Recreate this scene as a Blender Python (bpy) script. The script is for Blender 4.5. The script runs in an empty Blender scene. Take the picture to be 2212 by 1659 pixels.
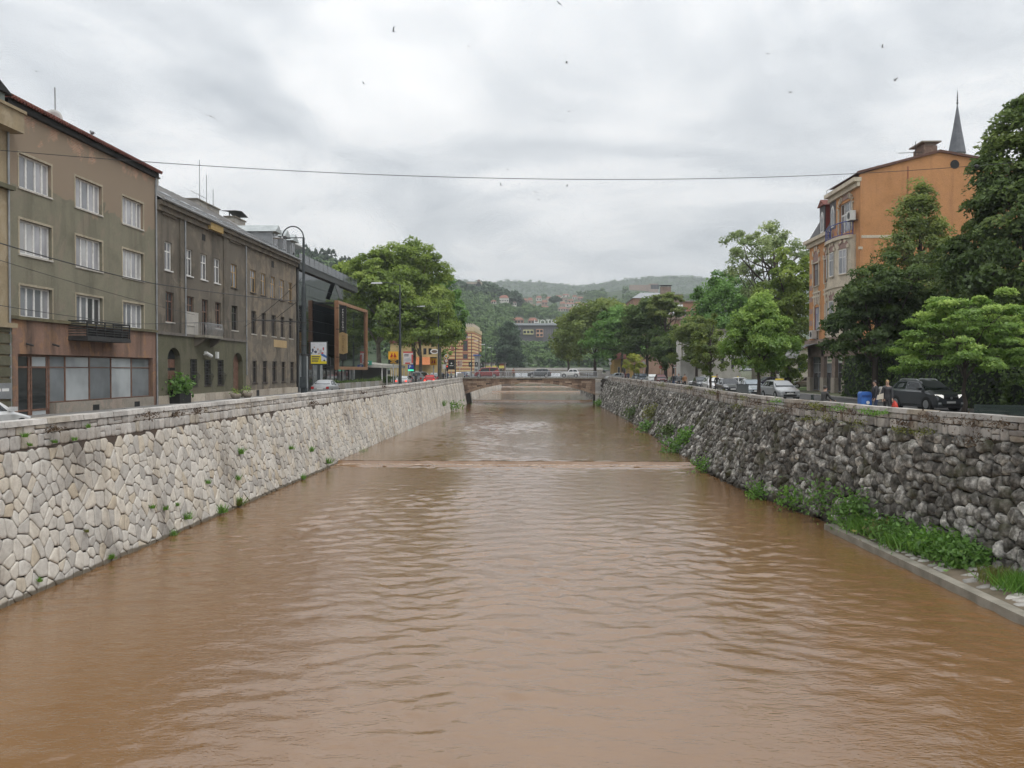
import bpy, bmesh, math, random
import numpy as np
from mathutils import Vector, Matrix

random.seed(11)
RNG = np.random.default_rng(11)
scene = bpy.context.scene
COL = scene.collection

# ------------------------------------------------------------------ camera
EYE = 6.75                       # metres above the lower pool of the river (z = 0)
FPX, CX, CY = 1860.0, 1106.0, 829.5      # focal length and centre, in pixels of a 2212 px wide picture
YAW, PITCH = math.atan(72 / FPX), math.atan(29.5 / FPX)
cam_data = bpy.data.cameras.new("camera")
cam = bpy.data.objects.new("camera", cam_data)
COL.objects.link(cam)
cam_data.sensor_width = 36.0
cam_data.lens = 36.0 * FPX / 2212.0
cam_data.clip_start = 0.1
cam_data.clip_end = 9000
cam.location = (0, 0, EYE)
cam.rotation_euler = (math.pi / 2 - PITCH, 0, YAW)
scene.camera = cam

# ------------------------------------------------------------------ sky, sun, exposure
world = bpy.data.worlds.new("World")
scene.world = world
world.use_nodes = True
SUN_EL, SUN_AZ = math.radians(56), math.radians(132)
def build_world():
    nt = world.node_tree
    nt.nodes.clear()
    N, L = nt.nodes.new, nt.links.new
    out = N("ShaderNodeOutputWorld"); bg = N("ShaderNodeBackground")
    sky = N("ShaderNodeTexSky"); sky.sky_type = 'NISHITA'; sky.sun_disc = False
    sky.sun_elevation = SUN_EL; sky.sun_rotation = SUN_AZ
    geo = N("ShaderNodeTexCoord")
    sep = N("ShaderNodeSeparateXYZ"); L(geo.outputs['Generated'], sep.inputs[0])
    az = N("ShaderNodeMath"); az.operation = 'ABSOLUTE'; L(sep.outputs[2], az.inputs[0])
    ad = N("ShaderNodeMath"); ad.operation = 'ADD'; ad.inputs[1].default_value = 0.16; L(az.outputs[0], ad.inputs[0])
    dx = N("ShaderNodeMath"); dx.operation = 'DIVIDE'; L(sep.outputs[0], dx.inputs[0]); L(ad.outputs[0], dx.inputs[1])
    dy = N("ShaderNodeMath"); dy.operation = 'DIVIDE'; L(sep.outputs[1], dy.inputs[0]); L(ad.outputs[0], dy.inputs[1])
    cmb = N("ShaderNodeCombineXYZ"); L(dx.outputs[0], cmb.inputs[0]); L(dy.outputs[0], cmb.inputs[1])
    n1 = N("ShaderNodeTexNoise"); n1.inputs['Scale'].default_value = 1.0; n1.inputs['Detail'].default_value = 7
    n1.inputs['Roughness'].default_value = 0.55; n1.inputs['Distortion'].default_value = 0.7
    L(cmb.outputs[0], n1.inputs['Vector'])
    n2 = N("ShaderNodeTexNoise"); n2.inputs['Scale'].default_value = 2.6; n2.inputs['Detail'].default_value = 5
    n2.inputs['Distortion'].default_value = 0.4
    L(cmb.outputs[0], n2.inputs['Vector'])
    mx = N("ShaderNodeMath"); mx.operation = 'MULTIPLY_ADD'; mx.inputs[1].default_value = 0.32
    L(n2.outputs[0], mx.inputs[0]); L(n1.outputs[0], mx.inputs[2])
    ramp = N("ShaderNodeValToRGB")
    e = ramp.color_ramp.elements
    e[0].position = 0.46; e[0].color = (5.2, 5.55, 5.95, 1)
    e[1].position = 0.80; e[1].color = (10.2, 10.2, 10.2, 1)
    m = e.new(0.62); m.color = (7.5, 7.75, 8.0, 1)
    m = e.new(0.70); m.color = (9.0, 9.1, 9.2, 1)
    L(mx.outputs[0], ramp.inputs[0])
    mix = N("ShaderNodeMixRGB"); mix.inputs[0].default_value = 0.95
    L(sky.outputs[0], mix.inputs[1]); L(ramp.outputs[0], mix.inputs[2])
    # an overcast sky is brighter towards the zenith than at the horizon
    zg = N("ShaderNodeMath"); zg.operation = 'MULTIPLY_ADD'; zg.inputs[1].default_value = 0.95; zg.inputs[2].default_value = 0.86
    L(az.outputs[0], zg.inputs[0])
    zm = N("ShaderNodeMixRGB"); zm.blend_type = 'MULTIPLY'; zm.inputs[0].default_value = 1.0
    L(mix.outputs[0], zm.inputs[1]); L(zg.outputs[0], zm.inputs[2])
    L(zm.outputs[0], bg.inputs[0]); bg.inputs[1].default_value = 0.1
    L(bg.outputs[0], out.inputs[0])
build_world()
sun_data = bpy.data.lights.new("sun", 'SUN')
sun_data.energy = 1.3; sun_data.angle = math.radians(25); sun_data.color = (1.0, 0.97, 0.92)
sun = bpy.data.objects.new("sun", sun_data); COL.objects.link(sun)
sd = Vector((math.sin(SUN_AZ) * math.cos(SUN_EL), math.cos(SUN_AZ) * math.cos(SUN_EL), math.sin(SUN_EL)))
sun.rotation_euler = (-sd).to_track_quat('-Z', 'Y').to_euler()
sun.location = (0, -20, 60)
vs = scene.view_settings
vs.view_transform = 'Standard'; vs.look = 'None'; vs.exposure = 0.0; vs.gamma = 1.0; vs.use_curve_mapping = False
scene.cycles.max_bounces = 5; scene.cycles.diffuse_bounces = 2; scene.cycles.glossy_bounces = 2
scene.cycles.transmission_bounces = 4; scene.cycles.volume_bounces = 0; scene.cycles.transparent_max_bounces = 6
scene.cycles.use_denoising = True
scene.cycles.use_adaptive_sampling = True; scene.cycles.adaptive_threshold = 0.03; scene.cycles.adaptive_min_samples = 12

# ------------------------------------------------------------------ pixel -> place (pixels of the 2212 px wide picture)
_R = cam.rotation_euler.to_matrix()
def ray(px, py):
    return _R @ Vector(((px - CX) / FPX, -(py - CY) / FPX, -1.0))
ORG = Vector((0, 0, EYE))
def onX(px, py, X): d = ray(px, py); return ORG + d * (X / d.x)
def onY(px, py, Y): d = ray(px, py); return ORG + d * (Y / d.y)
def onZ(px, py, Z): d = ray(px, py); return ORG + d * ((Z - EYE) / d.z)
def proj(p):
    q = _R.transposed() @ (Vector(p) - ORG)
    return (CX + FPX * q.x / -q.z, CY - FPX * q.y / -q.z)

# ------------------------------------------------------------------ mesh helpers
class Fr:
    """facade frame: u along the wall, z up, n outwards"""
    def __init__(s, o, u, n):
        s.o, s.u, s.n = Vector(o), Vector(u).normalized(), Vector(n).normalized()
        s.flip = s.u.cross(Vector((0, 0, 1))).dot(s.n) < 0
    def p(s, u, z, n=0.0):
        return s.o + s.u * u + s.n * n + Vector((0, 0, z))
ID = Fr((0, 0, 0), (1, 0, 0), (0, -1, 0))

class MB:
    def __init__(s): s.v, s.f, s.m, s.t = [], [], [], []
    def add(s, vs, fs, m=0, tint=0.5):
        b = len(s.v)
        s.v += [tuple(v) for v in vs]; s.f += [tuple(b + i for i in f) for f in fs]
        s.m += [m] * len(fs); s.t += [tint] * len(vs)
    BF = [(0, 1, 2, 3), (7, 6, 5, 4), (0, 4, 5, 1), (1, 5, 6, 2), (2, 6, 7, 3), (3, 7, 4, 0)]
    def hexa(s, p, m=0, tint=0.5, flip=False):
        fs = [f[::-1] for f in s.BF] if flip else s.BF
        s.add(p, fs, m, tint)
    def box(s, x0, x1, y0, y1, z0, z1, m=0, tint=0.5):
        s.hexa([(x0, y0, z0), (x0, y1, z0), (x1, y1, z0), (x1, y0, z0), (x0, y0, z1), (x0, y1, z1), (x1, y1, z1), (x1, y0, z1)], m, tint)
    def fb(s, F, u0, u1, z0, z1, n0, n1, m=0, tint=0.5):
        s.hexa([F.p(u0, z0, n0), F.p(u1, z0, n0), F.p(u1, z0, n1), F.p(u0, z0, n1), F.p(u0, z1, n0), F.p(u1, z1, n0), F.p(u1, z1, n1), F.p(u0, z1, n1)], m, tint, not F.flip)
    def fq(s, F, u0, u1, z0, z1, n=0.0, m=0, tint=0.5):
        s.add([F.p(u0, z0, n), F.p(u1, z0, n), F.p(u1, z1, n), F.p(u0, z1, n)], [(3, 2, 1, 0) if F.flip else (0, 1, 2, 3)], m, tint)
    def quad(s, a, b, c, d, m=0, tint=0.5): s.add([a, b, c, d], [(0, 1, 2, 3)], m, tint)
    def tube(s, path, r, n=8, m=0, cap=True, tint=0.5):
        P = [Vector(p) for p in path]
        R = r if isinstance(r, (list, tuple)) else [r] * len(P)
        vs, fs = [], []
        ref = None
        for i, p in enumerate(P):
            d = (P[min(i + 1, len(P) - 1)] - P[max(i - 1, 0)])
            d = d.normalized() if d.length > 1e-9 else Vector((0, 0, 1))
            if ref is None: ref = Vector((1, 0, 0)) if abs(d.x) < 0.8 else Vector((0, 1, 0))
            a = (ref - d * ref.dot(d)).normalized(); b = d.cross(a); ref = a
            for k in range(n):
                t = 2 * math.pi * k / n
                vs.append(p + (a * math.cos(t) + b * math.sin(t)) * R[i])
        for i in range(len(P) - 1):
            for k in range(n):
                k2 = (k + 1) % n
                fs.append((i * n + k, i * n + k2, (i + 1) * n + k2, (i + 1) * n + k))
        if cap:
            fs.append(tuple(range(n - 1, -1, -1))); fs.append(tuple((len(P) - 1) * n + k for k in range(n)))
        s.add(vs, fs, m, tint)
    def lathe(s, c, prof, n=12, m=0, tint=0.5, axis='z'):
        vs, fs = [], []
        for (r, h) in prof:
            for k in range(n):
                t = 2 * math.pi * k / n
                q = (r * math.cos(t), r * math.sin(t), h)
                if axis == 'y': q = (q[0], h, q[1])
                if axis == 'x': q = (h, q[0], q[1])
                vs.append((c[0] + q[0], c[1] + q[1], c[2] + q[2]))
        for i in range(len(prof) - 1):
            for k in range(n):
                k2 = (k + 1) % n
                fs.append((i * n + k, i * n + k2, (i + 1) * n + k2, (i + 1) * n + k))
        fs.append(tuple(range(n - 1, -1, -1))); fs.append(tuple((len(prof) - 1) * n + k for k in range(n)))
        s.add(vs, fs, m, tint)
    def prism(s, F, poly, n0, n1, m=0, tint=0.5):
        """polygon in (u, z) of frame F, thick from n0 to n1"""
        k = len(poly)
        vs = [F.p(u, z, n0) for u, z in poly] + [F.p(u, z, n1) for u, z in poly]
        fs = [tuple(range(k - 1, -1, -1)), tuple(range(k, 2 * k))] + [(i, (i + 1) % k, k + (i + 1) % k, k + i) for i in range(k)]
        s.add(vs, fs, m, tint)
    def build(s, name, mat, parent=None, smooth=False, tint=False, local=False, **props):
        me = bpy.data.meshes.new(name)
        me.from_pydata(s.v, [], s.f)
        mats = mat if isinstance(mat, (list, tuple)) else [mat]
        for x in mats: me.materials.append(x)
        if len(mats) > 1: me.polygons.foreach_set('material_index', s.m)
        if smooth: me.polygons.foreach_set('use_smooth', [True] * len(s.f))
        if tint:
            a = me.attributes.new('tint', 'FLOAT', 'POINT'); a.data.foreach_set('value', s.t)
        return link(name, me, parent, local, **props)

def link(name, me, parent=None, local=False, **props):
    o = bpy.data.objects.new(name, me); COL.objects.link(o)
    if parent is not None: adopt(o, parent, local)
    for k, v in props.items(): o[k] = v
    return o
def wm(o):
    M = Matrix.LocRotScale(o.location, o.rotation_euler, o.scale)
    if o.parent: M = wm(o.parent) @ o.matrix_parent_inverse @ M
    return M
def adopt(o, parent, local=False):
    o.parent = parent
    if not local: o.matrix_parent_inverse = wm(parent).inverted()
def thing(name, label, cat, loc=(0, 0, 0), rotz=0.0, group=None):
    o = bpy.data.objects.new(name, None); COL.objects.link(o)
    o.empty_display_size = 0.3
    o.location = loc; o.rotation_euler = (0, 0, rotz)
    o['label'] = label; o['category'] = cat
    if group: o['group'] = group
    return o
def tag(o, label, cat, group=None):
    o['label'] = label; o['category'] = cat
    if group: o['group'] = group
    return o
def struct(o): o['kind'] = 'structure'; return o
def dup(o, parent=None, loc=None, rotz=None, label=None):
    c = o.copy(); COL.objects.link(c)
    if parent is not None: c.parent = parent
    if loc is not None: c.location = loc
    if rotz is not None: c.rotation_euler = (0, 0, rotz)
    if label: c['label'] = label
    for ch in list(o.children): dup(ch, c)
    return c
def np_mesh(name, verts, quads, mat, parent=None, tint=None, smooth=False, local=False, **props):
    verts = np.asarray(verts, dtype=np.float32); quads = np.asarray(quads, dtype=np.int32)
    nf, k = quads.shape
    me = bpy.data.meshes.new(name)
    me.vertices.add(len(verts)); me.vertices.foreach_set('co', verts.ravel())
    me.loops.add(nf * k); me.loops.foreach_set('vertex_index', quads.ravel())
    me.polygons.add(nf)
    me.polygons.foreach_set('loop_start', np.arange(0, nf * k, k, dtype=np.int32))
    if smooth: me.polygons.foreach_set('use_smooth', np.ones(nf, dtype=bool))
    if tint is not None:
        a = me.attributes.new('tint', 'FLOAT', 'POINT'); a.data.foreach_set('value', np.asarray(tint, dtype=np.float32))
    me.update(calc_edges=True)
    for x in (mat if isinstance(mat, (list, tuple)) else [mat]): me.materials.append(x)
    return link(name, me, parent, local, **props)

# ------------------------------------------------------------------ materials
def _new(name):
    m = bpy.data.materials.new(name); m.use_nodes = True
    nt = m.node_tree
    return m, nt, nt.nodes['Principled BSDF']
def _noise(nt, scale, detail=4, rough=0.55, dist=0.0, stretch=None, co='Object'):
    tc = nt.nodes.new('ShaderNodeTexCoord'); src = tc.outputs[co]
    if stretch:
        mp = nt.nodes.new('ShaderNodeMapping'); mp.inputs['Scale'].default_value = stretch
        nt.links.new(src, mp.inputs['Vector']); src = mp.outputs[0]
    n = nt.nodes.new('ShaderNodeTexNoise')
    n.inputs['Scale'].default_value = scale; n.inputs['Detail'].default_value = detail
    n.inputs['Roughness'].default_value = rough; n.inputs['Distortion'].default_value = dist
    nt.links.new(src, n.inputs['Vector'])
    return n
def _ramp(nt, src, stops):
    r = nt.nodes.new('ShaderNodeValToRGB'); e = r.color_ramp.elements
    e[0].position, e[0].color = stops[0][0], (*stops[0][1], 1)
    e[1].position, e[1].color = stops[-1][0], (*stops[-1][1], 1)
    for p, c in stops[1:-1]: x = e.new(p); x.color = (*c, 1)
    nt.links.new(src, r.inputs[0]); return r
def _mix(nt, fac, a, b, mode='MIX'):
    m = nt.nodes.new('ShaderNodeMixRGB'); m.blend_type = mode
    for i, x in ((0, fac), (1, a), (2, b)):
        if hasattr(x, 'links') or hasattr(x, 'is_linked'): nt.links.new(x, m.inputs[i])
        else: m.inputs[i].default_value = x if i == 0 else (*x, 1)
    return m.outputs[0]
def _bump(nt, bsdf, src, strength, dist=0.02):
    b = nt.nodes.new('ShaderNodeBump'); b.inputs['Strength'].default_value = strength; b.inputs['Distance'].default_value = dist
    nt.links.new(src, b.inputs['Height']); nt.links.new(b.outputs[0], bsdf.inputs['Normal'])
def pm(name, c1, c2=None, scale=3.0, rough=0.8, bump=0.0, metal=0.0, bscale=None, spec=0.5, lo=0.35, hi=0.65, stretch=None, detail=5):
    m, nt, b = _new(name)
    b.inputs['Roughness'].default_value = rough; b.inputs['Metallic'].default_value = metal
    b.inputs['Specular IOR Level'].default_value = spec
    if c2 is None: c2 = tuple(x * 0.8 for x in c1)
    n = _noise(nt, scale, detail, stretch=stretch)
    r = _ramp(nt, n.outputs[0], [(lo, c2), (hi, c1)])
    nt.links.new(r.outputs[0], b.inputs['Base Color'])
    if bump > 0:
        n2 = _noise(nt, bscale or scale * 6, 5); _bump(nt, b, n2.outputs[0], bump)
    return m
def emit(name, c, s):
    m, nt, b = _new(name)
    b.inputs['Base Color'].default_value = (*c, 1); b.inputs['Emission Color'].default_value = (*c, 1)
    b.inputs['Emission Strength'].default_value = s; return m
def glass(name, c, rough=0.06, var=0.3, metal=0.0, spec=0.6, scale=0.6):
    """window glass seen from outside: dark room behind, sky in the gloss"""
    return pm(name, c, tuple(x * (1 - var) for x in c), scale, rough, 0.0, metal, spec=spec, detail=2)
# ================================================================== THE SETTING
ZL, ZR = 4.40, 4.50              # street levels, left and right bank
YB, YB2 = 166.0, 176.0           # the stone bridge (near and far face)
def lerp_tab(tab, y):
    return float(np.interp(y, [a for a, b in tab], [b for a, b in tab]))
RT = [(-40, 21), (10, 18.4), (20, 16.7), (28, 15.23), (33.5, 13.94), (41, 13.34), (45.5, 12.6), (60, 12.6), (82, 13.3), (110, 13.0), (166, 11.7), (420, 12)]
RB = [(-40, 19.6), (10, 16.9), (20, 15.7), (27, 14.5), (36, 13.0), (42.6, 12.0), (46.5, 11.4), (52.4, 10.95), (58.5, 10.65), (71, 10.5), (103, 11.0), (166, 9.7), (420, 9.6)]
def rt(y): return lerp_tab(RT, y)
def rb(y): return lerp_tab(RB, y)
LT = -15.9
def lb(y): return lerp_tab([(-40, -15.5), (24, -15.42), (42, -15.15), (62, -15.0), (166, -15.1), (420, -15.1)], y)
def ltop(y): return lerp_tab([(-40, 5.22), (100, 5.22), (166, 5.42), (420, 6.2)], y)
def rtop(y): return lerp_tab([(-40, 5.25), (60, 5.25), (110, 5.40), (166, 5.66), (420, 6.2)], y)
def zleft(y): return lerp_tab([(-40, ZL), (110, ZL), (166, 4.75), (400, 5.6), (700, 7)], y)
def zright(y): return lerp_tab([(-40, ZR), (110, ZR), (166, 4.85), (400, 5.6), (700, 7)], y)

# ---- materials of the setting
def tint_stone(name, stops, noise_mix, bump, dark_low=None, rough=0.9, nscale=5.0, moss=None):
    m, nt, b = _new(name)
    at = nt.nodes.new('ShaderNodeAttribute'); at.attribute_name = 'tint'
    r = _ramp(nt, at.outputs['Fac'], stops)
    n = _noise(nt, nscale, 8, 0.65)
    r2 = _ramp(nt, n.outputs[0], noise_mix)
    c = _mix(nt, 1.0, r.outputs[0], r2.outputs[0], 'MULTIPLY')
    ns = _noise(nt, 0.45, 5, 0.6, 0.4, (1, 1, .35)); rs = _ramp(nt, ns.outputs[0], [(.32, (.60, .575, .55)), (.52, (1, 1, 1))])
    c = _mix(nt, 1.0, c, rs.outputs[0], 'MULTIPLY')
    if moss:
        nm = _noise(nt, moss[0], 6, 0.6, 0.3); rm = _ramp(nt, nm.outputs[0], [(moss[1], (0, 0, 0)), (moss[2], (1, 1, 1))])
        c = _mix(nt, rm.outputs[0], c, moss[3])
    if dark_low:
        tc = nt.nodes.new('ShaderNodeTexCoord'); sp = nt.nodes.new('ShaderNodeSeparateXYZ'); nt.links.new(tc.outputs['Object'], sp.inputs[0])
        nz = _noise(nt, 1.5, 4)
        ad = nt.nodes.new('ShaderNodeMath'); ad.operation = 'MULTIPLY_ADD'; ad.inputs[1].default_value = -0.22
        nt.links.new(nz.outputs[0], ad.inputs[0]); nt.links.new(sp.outputs[2], ad.inputs[2])
        rl = _ramp(nt, ad.outputs[0], [(dark_low[0], (1, 1, 1)), (dark_low[1], (0, 0, 0))])
        c = _mix(nt, rl.outputs[0], c, dark_low[2])
    nt.links.new(c, b.inputs['Base Color'])
    b.inputs['Roughness'].default_value = rough; b.inputs['Specular IOR Level'].default_value = 0.3
    nb = _noise(nt, nscale * 3, 8, 0.7); _bump(nt, b, nb.outputs[0], bump, 0.03)
    return m
M_lime = tint_stone('limestone', [(0.0, (.42, .40, .375)), (0.25, (.55, .525, .485)), (0.6, (.64, .61, .56)), (0.88, (.65, .60, .52)), (1.0, (.54, .47, .37))],
                    [(0.22, (.50, .48, .46)), (0.42, (.88, .87, .86)), (0.6, (1.0, 1.0, .99)), (0.8, (1.08, 1.07, 1.05))], 0.6, dark_low=(0.0, 0.06, (.15, .13, .10)))
M_boulder = tint_stone('boulder', [(0.0, (.12, .112, .10)), (0.4, (.225, .215, .198)), (0.75, (.35, .338, .317)), (1.0, (.58, .56, .525))],
                       [(0.34, (.18, .175, .16)), (0.46, (.50, .49, .47)), (0.55, (1.0, 1.0, .98)), (0.68, (2.0, 1.97, 1.9))], 0.8, dark_low=(0.0, 0.3, (.045, .04, .03)), nscale=3.6,
                       moss=(0.6, 0.52, 0.66, (.07, .068, .034)))
M_ashlar = tint_stone('parapet_stone', [(0.0, (.46, .445, .425)), (0.4, (.60, .58, .55)), (0.8, (.67, .645, .61)), (1.0, (.52, .475, .40))],
                      [(0.25, (.6, .58, .56)), (0.5, (.9, .9, .9)), (0.75, (1.05, 1.04, 1.02))], 0.5)
M_ashlar_r = tint_stone('mossy_parapet_stone', [(0.0, (.33, .31, .29)), (0.4, (.46, .44, .41)), (0.8, (.55, .52, .48)), (1.0, (.40, .35, .28))],
                        [(0.25, (.55, .53, .51)), (0.5, (.9, .9, .9)), (0.75, (1.05, 1.04, 1.02))], 0.5,
                        moss=(0.9, 0.55, 0.66, (.105, .062, .040)))
M_mortar = pm('mortar', (.12, .085, .065), (.06, .047, .037), 1.2, 0.95, 0.5)
M_mossback = pm('dark_joint', (.085, .075, .052), (.045, .042, .032), 0.8, 0.95, 0.5)
M_asphalt = pm('asphalt', (.085, .083, .082), (.055, .055, .056), 0.5, 0.8, 0.3, bscale=60)
M_pave = pm('pavement', (.24, .23, .215), (.16, .155, .15), 0.7, 0.85, 0.3, bscale=30)
M_kerb = pm('kerb_stone', (.38, .36, .33), (.26, .25, .23), 2, 0.85, 0.2)
M_soil = pm('ground', (.10, .115, .05), (.07, .07, .04), 0.08, 0.95, 0.3)
M_conc = pm('concrete', (.31, .285, .235), (.19, .175, .14), 1.4, 0.9, 0.4)
M_white = pm('white_paint', (.78, .78, .76), (.70, .70, .68), 1.0, 0.5)

# ---- polygons of a random Voronoi pattern, used for the stones
def clip(poly, px, py, nx, ny):
    out = []
    k = len(poly)
    d = [(x - px) * nx + (y - py) * ny for x, y in poly]
    for i in range(k):
        j = (i + 1) % k
        if d[i] <= 0: out.append(poly[i])
        if (d[i] < 0 < d[j]) or (d[j] < 0 < d[i]):
            t = d[i] / (d[i] - d[j])
            out.append((poly[i][0] + (poly[j][0] - poly[i][0]) * t, poly[i][1] + (poly[j][1] - poly[i][1]) * t))
    return out
def voronoi(s0, s1, t0, t1, cw, chh, jit=0.42, drop=0.14, seed=1):
    rg = random.Random(seed)
    ns, ntt = int((s1 - s0) / cw), max(1, int(round((t1 - t0) / chh)))
    cw, chh = (s1 - s0) / ns, (t1 - t0) / ntt
    grid = {}
    for j in range(-1, ntt + 1):
        for i in range(-1, ns + 1):
            if 0 <= j < ntt and rg.random() < drop: continue
            grid[i, j] = (s0 + (i + 0.5 + (0.5 if j % 2 else 0) + rg.uniform(-jit, jit)) * cw, t0 + (j + 0.5 + rg.uniform(-jit, jit)) * chh)
    cells = []
    for (i, j), (x, y) in grid.items():
        if not (0 <= i < ns and 0 <= j < ntt): continue
        poly = [(max(s0, x - 2.6 * cw), max(t0, y - 2.6 * chh)), (min(s1, x + 2.6 * cw), max(t0, y - 2.6 * chh)), (min(s1, x + 2.6 * cw), min(t1, y + 2.6 * chh)), (max(s0, x - 2.6 * cw), min(t1, y + 2.6 * chh))]
        for dj in (-2, -1, 0, 1, 2):
            for di in (-2, -1, 0, 1, 2):
                q = grid.get((i + di, j + dj))
                if q is None or (di == 0 and dj == 0): continue
                poly = clip(poly, (x + q[0]) / 2, (y + q[1]) / 2, q[0] - x, q[1] - y)
                if len(poly) < 3: break
            if len(poly) < 3: break
        if len(poly) >= 3: cells.append(poly)
    return cells
def stone_mesh(poly, fn, gap, h, rings, rg, chaikin=1, jag=0.0):
    """a stone with rounded edges on the outline poly (s, t); fn(s, t, h) gives the point on the wall"""
    k = len(poly)
    cx = sum(p[0] for p in poly) / k; cy = sum(p[1] for p in poly) / k
    r = sum(math.hypot(p[0] - cx, p[1] - cy) for p in poly) / k
    if r < 0.05: return None
    f = max(0.5, 1 - gap / r)
    P = [(cx + (x - cx) * f, cy + (y - cy) * f) for x, y in poly]
    for _ in range(chaikin):
        Q = []
        for i in range(len(P)):
            a, b = P[i], P[(i + 1) % len(P)]
            if math.hypot(a[0] - b[0], a[1] - b[1]) < 0.05: Q.append(((a[0] + b[0]) / 2, (a[1] + b[1]) / 2)); continue
            Q.append((a[0] * .86 + b[0] * .14, a[1] * .86 + b[1] * .14)); Q.append((a[0] * .14 + b[0] * .86, a[1] * .14 + b[1] * .86))
        P = Q
    P = [(x + rg.uniform(-1, 1) * .055 * r, y + rg.uniform(-1, 1) * .055 * r) for x, y in P]
    n = len(P)
    vs, fs = [], []
    tx, ty = rg.uniform(-.25, .25), rg.uniform(-.25, .25)      # tilt of the face
    ox, oy = rg.uniform(-.12, .12) * r, rg.uniform(-.12, .12) * r
    for ri, (sc, hh) in enumerate(rings):
        for (x, y) in P:
            qx, qy = cx + ox * (1 - sc) + (x - cx) * sc, cy + oy * (1 - sc) + (y - cy) * sc
            d = hh * h
            if ri: d += ((qx - cx) * tx + (qy - cy) * ty) * h / r + rg.uniform(-jag, jag) * h
            vs.append(fn(qx, qy, d))
    vs.append(fn(cx + ox, cy + oy, h * (rings[-1][1] + 0.06) + rg.uniform(-jag, jag) * h))
    for i in range(len(rings) - 1):
        for a in range(n):
            b = (a + 1) % n
            fs.append((i * n + a, i * n + b, (i + 1) * n + b, (i + 1) * n + a))
    L = (len(rings) - 1) * n
    for a in range(n): fs.append((L + a, L + (a + 1) % n, len(vs) - 1))
    return vs, fs, (cx, cy)
def lay_stones(parent, name, polys, fn, gap, h, rings, mat, seed, chaikin=1, jag=0.0, limit=300, smooth=True, tintfn=None, hvar=0.35):
    rg = random.Random(seed)
    items = []
    for poly in polys:
        hh = h * rg.uniform(1 - hvar, 1 + hvar)
        r = stone_mesh(poly, fn, gap, hh, rings, rg, chaikin, jag)
        if r is None: continue
        c = Vector(fn(r[2][0], r[2][1], 0.0))
        px, py = proj(c) if c.y > 1 else (-9e3, 0)
        seen = -30 < px < 2240 and py < 1690
        items.append((0 if seen else 1, (c - ORG).length, r, tintfn(r[2], rg) if tintfn else rg.random()))
    items.sort(key=lambda a: (a[0], a[1]))
    for it in items[:limit]:
        b = MB(); b.add(it[2][0], it[2][1], 0, it[3]); b.build(name, mat, parent, smooth=smooth, tint=True)
    if len(items) > limit:
        b = MB()
        for it in items[limit:]: b.add(it[2][0], it[2][1], 0, it[3])
        b.build(name, mat, parent, smooth=smooth, tint=True, kind='stuff')

def rows(s0, s1, zf, hts, wmin, wmax, seed):
    """squared blocks in courses below the coping: (s, drop-from-top) rectangles, a little uneven"""
    rg = random.Random(seed); out = []
    d = 0.0
    for hgt in hts:
        s = s0 + rg.uniform(0, .3)
        while s < s1 - 0.1:
            w = rg.uniform(wmin, wmax); e = min(s + w, s1)
            if rg.random() < 0.12:
                out.append([(s, d), (e, d), (e, d + hgt * .5), (s, d + hgt * .5)]); out.append([(s, d + hgt * .5), (e, d + hgt * .5), (e, d + hgt), (s, d + hgt)])
            else:
                j = lambda: rg.uniform(-.018, .018)
                out.append([(s + j(), d + j()), (e + j(), d + j()), (e + j(), d + hgt + j()), (s + j(), d + hgt + j())])
            s = e
        d += hgt
    return out

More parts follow.
